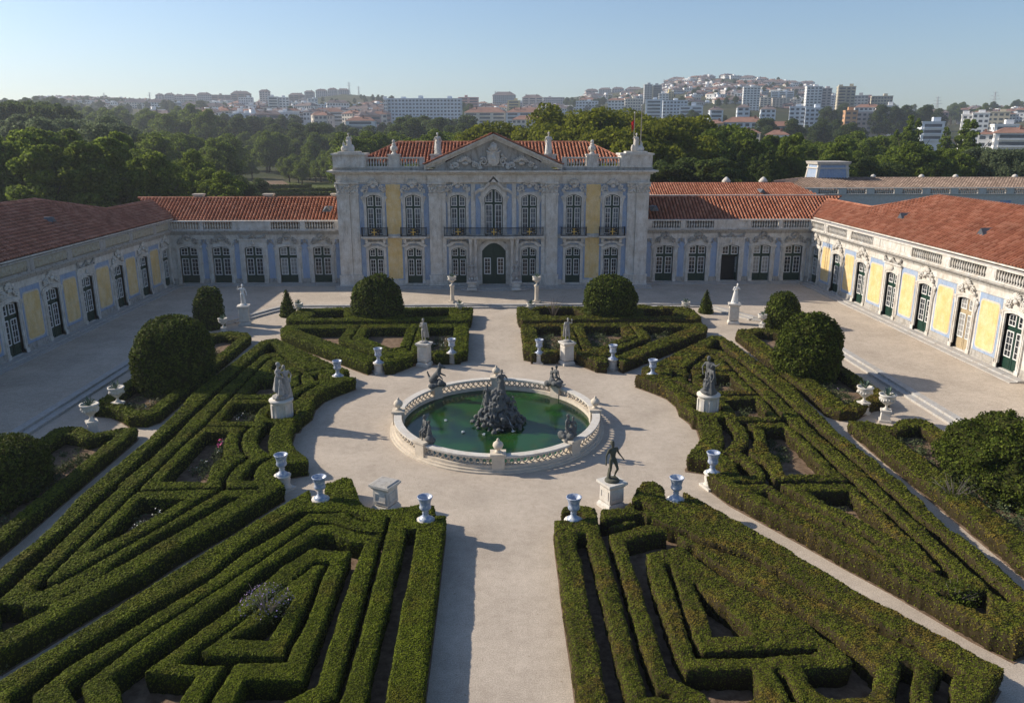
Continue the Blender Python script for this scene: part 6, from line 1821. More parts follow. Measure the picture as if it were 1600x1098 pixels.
# city blocks: x, y, width, depth, top z, floors, wall, roof, label
CITY = [
 (-536.4, 1350.0, 13.4, 11.0, 82.0, 7, 'pinkgrey', 'hip', 'first from the left of five hip roofed towers in a row on the left skyline'),
 (-521.2, 1350.0, 13.9, 11.0, 83.0, 7, 'pinkgrey', 'hip', 'second from the left of five hip roofed towers in a row on the left skyline'),
 (-506.0, 1350.0, 13.9, 11.0, 81.1, 7, 'pinkgrey', 'hip', 'third of five hip roofed towers in a row on the left skyline'),
 (-488.2, 1350.0, 19.5, 11.7, 81.1, 7, 'pinkgrey', 'hip', 'fourth of five hip roofed towers in a row on the left skyline'),
 (-464.9, 1350.0, 22.6, 13.6, 83.1, 7, 'pinkgrey', 'hip', 'last of five hip roofed towers in a row on the left skyline'),
 (-453.9, 1400.0, 31.0, 18.6, 84.6, 5, 'brick', 'flat', 'brownish apartment row right of the five hip roofed towers'),
 (-420.5, 1400.0, 33.2, 19.9, 86.7, 5, 'brick', 'hip', 'brown roofed apartment row on the skyline left of the square tower'),
 (-241.1, 640.0, 10.3, 11.0, 36.1, 4, 'white', 'flat', 'white building with dark striped storeys low in the trees at the left'),
 (-489.6, 1150.0, 32.4, 19.4, 63.1, 4, 'cream', 'hip', 'pale terrace of houses on the far left slope'),
 (-438.2, 1100.0, 27.7, 16.6, 61.1, 4, 'white', 'hip', 'white terrace of houses on the left slope before the towers'),
 (-376.7, 1000.0, 9.1, 11.0, 56.4, 6, 'white', 'flat', 'narrow white block under the row of towers'),
 (-359.0, 1000.0, 25.2, 15.1, 54.2, 3, 'pinkgrey', 'hip', 'low pinkish row under the towers'),
 (-326.1, 980.0, 24.0, 14.4, 52.0, 3, 'cream', 'hip', 'low cream row among trees, left of the white tower'),
 (-339.8, 1150.0, 18.5, 11.1, 69.2, 6, 'white', 'flat', 'white block standing on the left slope'),
 (-339.8, 1250.0, 16.2, 11.0, 82.9, 7, 'pinkgrey', 'hip', 'square hip roofed tower left of the white twin slab'),
 (-220.9, 760.0, 9.3, 11.0, 44.8, 4, 'white', 'flat', 'white cube shaped house by the trees'),
 (-222.2, 800.0, 11.1, 11.0, 44.5, 4, 'cream', 'hip', 'red roofed block beside the white cube shaped house'),
 (-236.6, 900.0, 11.0, 11.0, 58.5, 10, 'white', 'flat', 'left half of the tall white twin slab'),
 (-226.0, 905.0, 10.8, 11.0, 58.1, 10, 'white', 'flat', 'right half of the tall white twin slab'),
 (-316.3, 1350.0, 24.9, 14.9, 82.3, 6, 'brick', 'hip', 'brown skyline row right of the white twin slab'),
 (-316.8, 1450.0, 17.2, 11.0, 92.5, 7, 'pinkgrey', 'hip', 'first of the four round topped towers near the pylons'),
 (-295.8, 1450.0, 20.0, 12.0, 94.7, 7, 'pinkgrey', 'hip', 'second of the four round topped towers near the pylons'),
 (-276.8, 1450.0, 15.6, 11.0, 96.8, 7, 'pinkgrey', 'hip', 'third of the four round topped towers near the pylons'),
 (-257.4, 1450.0, 18.9, 11.4, 95.8, 7, 'pinkgrey', 'hip', 'fourth of the four round topped towers near the pylons'),
 (-227.1, 1000.0, 10.8, 11.0, 60.2, 8, 'pinkgrey', 'flat', 'grey stepped block before the round topped towers'),
 (-210.8, 980.0, 11.3, 11.0, 60.1, 8, 'white', 'flat', 'pale stepped block before the round topped towers'),
 (-168.5, 720.0, 25.0, 15.0, 36.9, 3, 'bluewhite', 'red', 'long low white row with red roof, left one, behind the pines'),
 (-144.0, 730.0, 27.1, 16.2, 38.3, 3, 'bluewhite', 'red', 'long low white row with red roof, right one, behind the pines'),
 (-186.3, 980.0, 37.0, 22.0, 53.6, 5, 'bluewhite', 'flat', 'long pale blue block below the bare hill'),
 (-142.9, 960.0, 40.1, 22.0, 52.9, 5, 'bluewhite', 'flat', 'long pale blue block touching the big slab'),
 (-83.0, 520.0, 18.2, 11.0, 26.8, 2, 'white', 'red', 'white villa among dark trees left of the pavilion roof'),
 (-60.7, 750.0, 66.8, 22.0, 50.1, 9, 'bluewhite', 'flat', 'huge pale slab with a grid of windows above the pavilion'),
 (-95.6, 748.0, 2.9, 11.0, 49.4, 9, 'white', 'flat', 'narrow bright end tower of the huge pale slab'),
 (-27.0, 1000.0, 24.8, 14.9, 62.7, 8, 'pink', 'flat', 'pink block just right of the huge pale slab'),
 (-5.2, 700.0, 35.5, 21.3, 37.0, 4, 'cream', 'red', 'long cream row with red roof, left part, behind the pediment'),
 (28.8, 690.0, 31.9, 19.1, 36.8, 4, 'bluewhite', 'red', 'long pale row with red roof, right part, behind the pediment'),
 (20.7, 1250.0, 35.0, 21.0, 77.9, 8, 'grey', 'hip', 'grey tower block with trees on the skyline above the pediment'),
 (26.4, 950.0, 14.1, 11.0, 57.0, 5, 'yellow', 'flat', 'narrow yellow block above the pediment'),
 (58.4, 1150.0, 28.7, 17.2, 69.7, 6, 'pinkgrey', 'hip', 'wide grey pink block right of the yellow block'),
 (90.8, 1180.0, 30.4, 18.2, 71.1, 6, 'pinkgrey', 'flat', 'second wide grey pink block on the skyline'),
 (53.6, 780.0, 8.5, 11.0, 42.9, 4, 'white', 'flat', 'small white house before the plane trees'),
 (25.3, 560.0, 22.0, 13.2, 28.4, 2, 'cream', 'red', 'low red roofed shed in front of the cream rows'),
 (-3.4, 1000.0, 19.5, 11.7, 53.1, 4, 'cream', 'red', 'cluster of red roofed houses below the grey tower, left house'),
 (12.8, 960.0, 12.0, 11.0, 50.2, 4, 'white', 'red', 'cluster of red roofed houses below the grey tower, right house'),
 (105.5, 900.0, 24.0, 14.4, 54.3, 5, 'bluewhite', 'flat', 'pale block peeping over the plane trees'),
 (123.5, 1050.0, 20.5, 12.3, 62.8, 4, 'cream', 'red', 'cream house with red roof over the plane trees'),
 (130.2, 850.0, 17.3, 11.0, 53.5, 5, 'white', 'red', 'white house with red roof above the plane trees'),
 (157.6, 900.0, 19.8, 11.9, 57.0, 5, 'cream', 'flat', 'cream block above the plane trees, left of the grey towers'),
 (178.7, 1450.0, 22.6, 13.6, 95.3, 4, 'pinkgrey', 'hip', 'first pale block in the wooded skyline row left of the grey towers'),
 (201.8, 1450.0, 21.5, 12.9, 97.5, 4, 'pinkgrey', 'hip', 'second pale block in the wooded skyline row left of the grey towers'),
 (225.0, 1450.0, 20.4, 12.2, 98.6, 4, 'pinkgrey', 'hip', 'third pale block in the wooded skyline row left of the grey towers'),
 (252.8, 1450.0, 30.6, 18.4, 97.6, 4, 'pinkgrey', 'hip', 'fourth pale block in the wooded skyline row left of the grey towers'),
 (192.0, 1000.0, 9.4, 11.0, 77.8, 11, 'grey', 'flat', 'left one of the twin grey towers with masts'),
 (204.0, 1005.0, 10.2, 11.0, 77.4, 11, 'grey', 'flat', 'right one of the twin grey towers with masts'),
 (200.7, 950.0, 11.2, 11.0, 64.9, 6, 'white', 'flat', 'white block beside the twin grey towers'),
 (211.4, 960.0, 6.0, 11.0, 67.6, 7, 'yellow', 'flat', 'yellow block beside the twin grey towers'),
 (143.6, 720.0, 14.7, 11.0, 48.0, 8, 'bluewhite', 'flat', 'blue white slab behind the flagpole'),
 (165.8, 735.0, 21.7, 13.0, 48.1, 7, 'bluewhite', 'flat', 'blue grey slab right of the flagpole'),
 (157.1, 640.0, 18.2, 11.0, 39.8, 7, 'bluewhite', 'flat', 'lower blue white slab by the plane trees'),
 (248.7, 1000.0, 20.4, 12.3, 66.0, 6, 'white', 'flat', 'white stepped block above the blue slabs'),
 (248.8, 880.0, 45.2, 22.0, 52.9, 6, 'bluewhite', 'flat', 'long blue grey block below the cream houses'),
 (289.8, 1050.0, 13.2, 11.0, 72.4, 7, 'cream', 'flat', 'left cream block of the pair on the slope'),
 (301.4, 1040.0, 13.9, 11.0, 71.1, 7, 'cream', 'flat', 'right cream block of the pair on the slope'),
 (304.4, 1150.0, 10.8, 11.0, 82.8, 7, 'pinkgrey', 'flat', 'grey pink block on the hill shoulder'),
 (255.4, 800.0, 15.8, 11.0, 63.4, 12, 'white', 'flat', 'tall white tower with dark window bands, left one on the hill'),
 (286.5, 850.0, 11.1, 11.0, 56.2, 8, 'cream', 'flat', 'cream block touching the left white tower'),
 (306.4, 860.0, 17.7, 11.0, 56.0, 8, 'cream', 'flat', 'wide cream block between the two tall white towers'),
 (325.1, 870.0, 10.0, 11.0, 55.2, 8, 'cream', 'flat', 'small cream block left of the second white tower'),
 (306.0, 1000.0, 9.5, 11.0, 68.3, 6, 'pinkgrey', 'flat', 'pinkish block left of the tall white tower'),
 (357.2, 1000.0, 26.9, 16.1, 69.9, 6, 'bluewhite', 'flat', 'pale block behind the wide cream block'),
 (435.9, 1150.0, 23.6, 14.2, 82.1, 6, 'cream', 'hip', 'cream block with hip roof on the right ridge'),
 (309.2, 780.0, 14.2, 11.0, 62.9, 13, 'white', 'flat', 'second tall white tower, brightest half'),
 (323.4, 785.0, 9.0, 11.0, 61.5, 13, 'pinkgrey', 'flat', 'shaded brown half of the second tall white tower'),
 (379.6, 900.0, 11.4, 11.0, 60.6, 9, 'white', 'flat', 'white block tucked right of the second tall tower'),
 (344.7, 800.0, 7.6, 11.0, 64.1, 13, 'tan', 'flat', 'left one of the twin beige towers'),
 (354.2, 802.0, 8.3, 11.0, 64.3, 13, 'tan', 'flat', 'right one of the twin beige towers'),
 (386.9, 850.0, 13.5, 11.0, 58.2, 8, 'grey', 'flat', 'grey blue block right of the twin beige towers'),
 (410.6, 880.0, 4.2, 11.0, 57.7, 7, 'pink', 'flat', 'thin pink block right of the twin beige towers'),
 (409.3, 850.0, 20.3, 12.2, 57.6, 8, 'tan', 'flat', 'stepped tan block at the right end of the hill'),
 (234.2, 620.0, 11.8, 11.0, 38.7, 6, 'bluewhite', 'flat', 'blue grey slab among dark trees, left part'),
 (245.6, 615.0, 13.7, 11.0, 37.6, 6, 'bluewhite', 'flat', 'blue grey slab among dark trees, right part'),
 (166.4, 600.0, 9.5, 11.0, 36.1, 5, 'bluewhite', 'hip', 'first of three small white blocks among trees'),
 (186.4, 600.0, 9.0, 11.0, 37.9, 5, 'bluewhite', 'hip', 'second of three small white blocks among trees'),
 (204.9, 600.0, 10.5, 11.0, 36.6, 5, 'bluewhite', 'hip', 'third of three small white blocks among trees'),
 (118.8, 430.0, 8.5, 11.0, 23.9, 3, 'yellow', 'red', 'yellow house with red roof at the end of the terracotta row'),
 (134.1, 430.0, 21.6, 12.9, 24.5, 3, 'bluewhite', 'red', 'long terracotta roofed row right of the plane trees'),
 (150.8, 420.0, 15.4, 11.0, 22.4, 3, 'bluewhite', 'red', 'second terracotta roofed row, partly behind a round tree'),
 (113.3, 380.0, 9.7, 11.0, 18.7, 2, 'cream', 'red', 'low house with bright orange roof, left one in front of the rows'),
 (124.1, 385.0, 8.3, 11.0, 18.8, 2, 'cream', 'red', 'low house with bright orange roof, middle one in front of the rows'),
 (133.1, 375.0, 10.2, 11.0, 17.9, 2, 'white', 'red', 'low white house with orange roof, right one in front of the rows'),
 (249.3, 560.0, 8.1, 11.0, 34.1, 6, 'orange', 'flat', 'orange and cream stepped apartment block, left end'),
 (269.1, 570.0, 21.4, 12.9, 33.5, 6, 'pinkgrey', 'flat', 'long balconied apartment block beside the orange one'),
 (302.5, 650.0, 19.7, 11.8, 39.8, 5, 'white', 'red', 'white apartment row with red roof behind the orange block'),
 (314.4, 640.0, 12.8, 11.0, 40.4, 7, 'white', 'flat', 'white apartment block with blue shaded side'),
 (358.9, 700.0, 14.0, 11.0, 39.4, 5, 'cream', 'flat', 'low cream block right of the blue sided block'),
 (230.8, 420.0, 10.8, 11.0, 24.1, 3, 'bluewhite', 'flat', 'long white warehouse with glazed roof'),
 (388.4, 700.0, 15.2, 11.0, 37.3, 5, 'pink', 'hip', 'pink block between the two pointed trees'),
 (388.1, 720.0, 8.1, 11.0, 34.1, 3, 'cream', 'red', 'small red roofed house left of the pink block'),
 (307.9, 520.0, 7.1, 11.0, 30.5, 8, 'white', 'flat', 'white block left of the great blank wall'),
 (310.1, 510.0, 9.4, 11.0, 31.1, 8, 'white', 'flat', 'white block with a great blank shaded wall'),
 (352.8, 560.0, 13.6, 11.0, 33.3, 8, 'tan', 'flat', 'tan block behind the great blank wall'),
 (257.0, 400.0, 10.7, 11.0, 22.5, 4, 'white', 'flat', 'white apartment house with balconies near the right edge'),
 (223.0, 360.0, 7.0, 11.0, 18.1, 3, 'white', 'red', 'small white house with red roof, near the right edge'),
 (228.9, 350.0, 14.8, 11.0, 18.6, 3, 'white', 'red', 'white house with orange roof cut by the right edge'),
 (579.2, 900.0, 11.6, 11.0, 44.6, 4, 'white', 'red', 'lower white hillside house at the far right'),
 (592.1, 900.0, 11.6, 11.0, 45.9, 4, 'cream', 'red', 'upper cream hillside house at the far right'),
 (588.6, 1000.0, 16.1, 11.0, 49.1, 4, 'pinkgrey', 'red', 'pinkish hillside house at the far right'),
]
HOUSES = [
 ('house filling the slope left of the white tower', [(252,1013,59.7),(268,1031,61.3),(244,869,48.1),(253,1101,67.7),(231,920,52.0),(309,991,57.9),(296,992,58.0),(253,895,50.0),(312,1110,68.7),(292,1072,65.1),(248,869,48.0),(300,1027,61.0),(218,859,47.3),(298,991,57.9),(321,1113,69.0),(324,1126,70.2),(285,1090,66.7),(300,1130,70.6),(266,879,48.8),(220,915,51.5),(303,980,57.0),(264,940,53.6),(262,965,55.7),(265,1025,60.8),(311,1121,69.7),(322,1128,70.5)]),
 ('house filling the slope between the two white towers', [(435,1147,70.7),(329,898,49.0),(433,1139,69.9),(392,1020,59.0),(337,913,50.1),(386,1022,59.1),(291,869,46.8),(435,1146,70.7),(347,1090,65.2),(309,895,48.7),(362,1080,64.3),(329,863,46.4),(312,863,46.4),(350,949,53.0),(436,1144,70.4),(404,1149,70.9),(294,873,47.1),(309,859,46.1),(319,972,54.8),(323,896,48.9),(350,1110,67.1),(383,1137,69.7)]),
 ('house in the pale band of houses above the left park', [(-173,695,37.4),(-235,724,39.0),(-216,739,39.9),(-229,744,40.2),(-173,721,38.9),(-252,764,41.5),(-248,680,36.4),(-169,724,39.1),(-193,622,33.3),(-245,735,39.7),(-299,743,40.1),(-186,632,33.9),(-211,713,38.4),(-198,690,37.1),(-216,767,41.7),(-255,632,33.8),(-233,812,44.7),(-258,711,38.2),(-207,684,36.7),(-234,682,36.6),(-252,739,39.9),(-246,695,37.3),(-169,625,33.5),(-235,767,41.7),(-234,664,35.6),(-177,667,35.8),(-264,707,38.0),(-181,640,34.3),(-240,686,36.8),(-183,707,38.1),(-167,653,35.0),(-260,750,40.6)]),
 ('house in the pale band below the bare hill', [(-105,762,41.0),(-141,680,34.7),(-122,697,36.0),(-125,859,49.5),(-152,719,37.6),(-118,810,45.0),(-108,736,38.9),(-156,722,37.8),(-106,717,37.5),(-146,754,40.3),(-140,752,40.1),(-93,688,35.3),(-203,885,51.9),(-124,896,53.0),(-164,887,52.1),(-94,705,36.5),(-131,859,49.4),(-126,779,42.4),(-147,735,38.8),(-138,667,33.8),(-122,721,37.7),(-97,661,33.4),(-112,823,46.2),(-117,874,50.9),(-108,794,43.6),(-191,836,47.2)]),
 ('small house in the dense far left hillside town', [(-701,1309,70.0),(-688,1354,74.5),(-749,1437,83.2),(-674,1318,70.8),(-753,1422,81.5),(-728,1406,79.8),(-677,1289,68.0),(-727,1413,80.6),(-752,1408,80.0),(-697,1411,80.4),(-626,1251,64.4),(-725,1422,81.6),(-706,1304,69.4),(-717,1355,74.5),(-701,1344,73.4),(-628,1250,64.3),(-690,1275,66.6),(-679,1263,65.5),(-698,1420,81.4),(-728,1350,74.0),(-692,1312,70.2),(-724,1379,77.0),(-677,1322,71.2),(-702,1315,70.5),(-731,1361,75.1),(-670,1326,71.6),(-694,1285,67.6),(-718,1370,76.1),(-665,1326,71.6),(-688,1374,76.5),(-690,1324,71.4),(-719,1390,78.2),(-723,1388,78.0),(-675,1299,68.9),(-715,1389,78.0),(-721,1334,72.4),(-742,1425,81.9),(-654,1324,71.5),(-697,1408,80.0),(-711,1342,73.2),(-758,1412,80.5),(-725,1427,82.1),(-693,1383,77.4),(-687,1362,75.3),(-736,1367,75.7),(-696,1278,66.9),(-633,1258,65.1),(-685,1269,66.1),(-639,1285,67.7),(-769,1418,81.0),(-762,1418,81.1),(-719,1417,81.0),(-673,1365,75.6),(-630,1257,64.9),(-679,1352,74.2),(-643,1271,66.3),(-723,1436,83.1),(-711,1314,70.4),(-726,1415,80.8),(-683,1285,67.6)]),
 ('small house on the low saddle left of the towers', [(-604,1303,67.5),(-514,1248,63.4),(-564,1249,63.4),(-569,1254,63.8),(-613,1275,65.2),(-488,1253,63.7),(-491,1190,59.1),(-560,1339,70.3),(-537,1279,65.6),(-576,1310,68.0),(-472,1187,59.0),(-640,1337,70.0),(-505,1279,65.7),(-590,1329,69.5),(-572,1216,61.0),(-607,1296,66.9),(-552,1208,60.4),(-580,1388,74.2),(-608,1326,69.2),(-609,1363,72.2),(-522,1216,61.0),(-540,1155,56.7),(-548,1245,63.1),(-585,1240,62.7),(-612,1343,70.6),(-662,1397,74.9),(-572,1299,67.2),(-599,1358,71.8),(-522,1289,66.4),(-585,1330,69.5),(-502,1250,63.5),(-575,1390,74.4),(-533,1207,60.3),(-618,1329,69.4),(-583,1389,74.3),(-486,1210,60.6),(-571,1214,60.8),(-623,1326,69.2),(-551,1374,73.2),(-632,1366,72.4),(-574,1255,63.8),(-486,1171,57.8),(-651,1358,71.7),(-569,1239,62.6),(-566,1318,68.7),(-603,1233,62.2),(-565,1271,65.0),(-606,1296,66.9),(-488,1247,63.3),(-512,1179,58.4)]),
 ('small house on the slope below the left towers', [(-379,1232,65.4),(-425,1310,71.8),(-248,1033,50.7),(-267,1130,57.5),(-321,1265,68.1),(-377,1236,65.7),(-341,1282,69.5),(-389,1263,67.9),(-288,1235,65.7),(-291,1039,51.0),(-319,1123,56.9),(-321,1237,65.8),(-294,1063,52.7),(-326,1220,64.4),(-416,1311,71.9),(-278,1043,51.3),(-249,1049,51.7),(-377,1252,66.9),(-326,1194,62.3),(-310,1160,59.7),(-322,1061,52.5),(-412,1250,66.8),(-304,1190,62.0),(-290,1125,57.1),(-350,1134,57.7),(-247,1014,49.4),(-307,1086,54.3),(-286,1123,57.0),(-344,1141,58.2),(-354,1270,68.5),(-387,1296,70.6),(-356,1094,54.8),(-339,1039,51.0),(-317,1254,67.2),(-338,1066,52.8),(-368,1260,67.6),(-314,1262,67.8),(-288,1051,51.8),(-314,1067,52.9),(-336,1198,62.7),(-343,1087,54.3),(-256,1010,49.1),(-328,1311,72.0),(-266,1134,57.8),(-334,1204,63.1),(-360,1341,74.6),(-291,1104,55.6),(-286,1169,60.4),(-341,1254,67.2),(-427,1269,68.3),(-311,1172,60.6),(-326,1161,59.8),(-375,1185,61.6),(-391,1175,60.8),(-309,1155,59.4),(-368,1335,74.1),(-253,1047,51.6),(-306,1218,64.2),(-373,1125,57.1),(-321,1027,50.2)]),
 ('small house on the slope above the pediment', [(49,1271,67.8),(11,1248,66.2),(58,953,48.4),(95,1140,59.3),(111,1186,62.2),(69,1037,53.0),(97,1272,67.9),(90,1074,55.3),(76,1094,56.4),(-19,917,46.3),(-25,980,49.7),(-15,1098,56.6),(68,1114,57.7),(26,1159,60.4),(6,1085,55.8),(74,1060,54.4),(-13,1259,66.9),(67,1046,53.6),(17,1111,57.4),(46,989,50.3),(-35,983,49.9),(70,957,48.6),(27,978,49.7),(-6,968,49.1),(19,967,49.0),(-30,944,47.8),(-14,1096,56.4),(-25,908,45.9),(28,1063,54.5),(57,920,46.6),(21,1058,54.2),(-41,1286,68.7),(-5,937,47.4),(29,965,49.0),(52,1038,53.1),(-17,920,46.5),(66,1010,51.5),(80,1086,55.9),(96,1020,52.1),(-1,1006,51.2),(89,1151,60.0),(11,937,47.4),(76,1287,68.9),(42,901,45.6),(-30,936,47.3),(-11,914,46.2),(-33,1161,60.5),(88,980,49.8),(109,1090,56.2),(96,1266,67.5)]),
 ('small house in the wooded slope left of the grey towers', [(205,1110,65.8),(166,1282,78.8),(208,1126,67.0),(174,1354,84.7),(138,1216,73.6),(172,1304,80.5),(211,1152,68.9),(221,1320,81.9),(222,1266,77.5),(221,1208,73.1),(163,1168,70.0),(212,1244,75.8),(146,1150,68.7),(212,1281,78.8),(200,1216,73.6),(167,1146,68.4),(182,1106,65.6),(191,1327,82.5),(183,1129,67.2),(168,1353,84.5)]),
 ('small house climbing the crowded hill top', [(361,1457,107.3),(341,1307,89.3),(368,1406,101.0),(296,1279,86.1),(280,1289,84.5),(315,1186,76.2),(290,1188,76.4),(299,1377,89.3),(264,1167,74.2),(304,1375,91.6),(283,1154,72.9),(335,1488,100.4),(303,1346,92.2),(335,1423,103.0),(350,1426,103.3),(295,1215,79.2),(262,1177,75.3),(307,1189,76.5),(319,1488,93.2),(327,1462,97.9),(286,1312,86.1),(324,1440,97.5),(339,1374,97.1),(370,1455,107.0),(315,1361,95.5),(282,1188,76.4),(351,1358,95.2),(315,1222,79.9),(318,1312,89.8),(298,1177,75.2),(306,1319,90.6),(291,1343,87.3),(329,1297,88.2),(338,1362,95.6),(286,1272,85.3),(339,1267,84.8),(279,1179,75.5),(272,1207,78.4),(370,1404,100.7),(389,1495,110.3),(363,1475,109.0),(314,1296,88.0),(388,1466,108.4),(349,1319,90.7),(330,1292,87.6),(393,1472,108.8),(338,1476,101.9),(264,1183,75.9),(316,1253,83.2),(331,1373,97.0),(304,1410,89.8),(297,1301,88.5),(326,1409,99.8),(317,1250,83.0),(274,1254,83.4),(277,1177,75.2),(313,1416,93.8),(374,1491,110.0),(388,1456,107.2),(282,1206,78.2),(302,1312,89.8),(324,1339,93.0),(336,1448,102.5),(300,1312,89.8),(374,1432,104.2),(283,1234,81.2),(297,1153,72.9),(294,1335,88.8),(293,1208,78.4),(263,1221,79.8)]),
 ('small house along the crowded hill ridge', [(479,1313,89.1),(557,1424,103.1),(456,1162,72.3),(337,1154,71.3),(409,1268,83.8),(368,1341,92.3),(352,1259,82.7),(427,1430,103.6),(398,1241,80.7),(355,1300,87.4),(480,1386,98.0),(548,1432,104.1),(358,1197,75.9),(518,1426,103.2),(477,1440,105.0),(421,1247,81.5),(335,1155,71.5),(510,1463,108.1),(502,1313,89.2),(518,1475,109.6),(504,1360,94.9),(426,1331,91.2),(351,1214,77.7),(529,1497,112.6),(435,1292,86.7),(408,1309,88.5),(483,1308,88.5),(469,1204,76.8),(410,1332,91.3),(462,1447,105.9),(548,1475,109.8),(401,1160,72.0),(456,1342,92.6),(411,1247,81.5),(524,1469,108.8),(388,1384,97.6),(418,1330,91.0),(565,1486,111.2),(425,1218,78.2),(466,1213,77.7),(454,1439,104.9),(383,1244,81.1),(573,1480,110.4),(396,1287,86.0),(363,1196,75.7),(446,1493,111.9),(342,1230,79.4),(345,1177,73.8),(470,1410,101.0),(512,1370,96.2),(428,1151,71.2),(450,1486,111.0),(344,1243,80.9),(409,1243,81.0),(393,1166,72.6),(441,1485,110.8),(419,1466,108.4),(434,1497,112.5),(485,1376,96.8),(334,1169,72.8),(441,1211,77.5),(419,1437,104.5),(442,1167,72.8),(520,1337,92.0),(376,1187,74.8),(473,1495,112.3),(363,1195,75.7),(342,1194,75.5),(458,1470,108.9),(338,1217,78.0),(578,1498,112.9),(484,1236,80.3),(462,1482,110.6),(459,1396,99.2),(356,1157,71.7),(439,1411,101.2),(494,1349,93.5),(436,1338,92.1),(432,1337,91.9),(455,1220,78.5),(505,1476,109.8),(455,1212,77.7),(561,1444,105.6),(359,1243,80.9),(343,1168,72.8),(506,1293,86.8),(450,1190,75.2),(391,1454,106.7),(549,1497,112.6),(472,1333,91.6)]),
 ('small house at the right end of the hill ridge', [(503,1218,76.9),(524,1288,83.7),(525,1320,86.9),(523,1301,85.0),(509,1263,81.2),(532,1320,86.9)]),
 ('small white house on the far right hillside', [(712,1080,54.4),(686,1050,52.4),(678,1093,55.2),(519,836,39.7),(645,1019,50.4),(619,993,48.7),(676,1090,55.0),(594,943,45.7),(673,1062,53.2),(633,958,46.6),(620,985,48.2),(564,927,44.8),(674,1033,51.3),(642,1056,52.7),(684,1094,55.3),(541,864,41.2),(676,1065,53.3),(666,1060,53.0),(586,908,43.7),(591,951,46.2),(572,911,43.9),(681,1062,53.2),(538,843,40.1),(562,911,43.8),(538,841,40.0),(546,896,43.0),(502,808,38.3),(683,1076,54.1),(648,1021,50.5),(684,1051,52.4),(612,932,45.1),(538,836,39.7),(598,913,44.0),(673,1067,53.5),(532,856,40.8),(638,979,47.9),(493,808,38.3),(501,802,38.0),(557,855,40.7),(568,916,44.1),(589,929,44.9),(638,997,49.0),(522,829,39.3),(664,1007,49.6),(568,932,45.0),(709,1097,55.5),(489,802,38.0),(585,926,44.7),(686,1047,52.2),(577,925,44.6),(678,1065,53.3),(565,917,44.2),(605,992,48.6),(654,1080,54.3),(616,972,47.4),(530,869,41.5),(666,1057,52.8),(562,885,42.4),(659,998,49.1),(546,860,41.0)]),
]
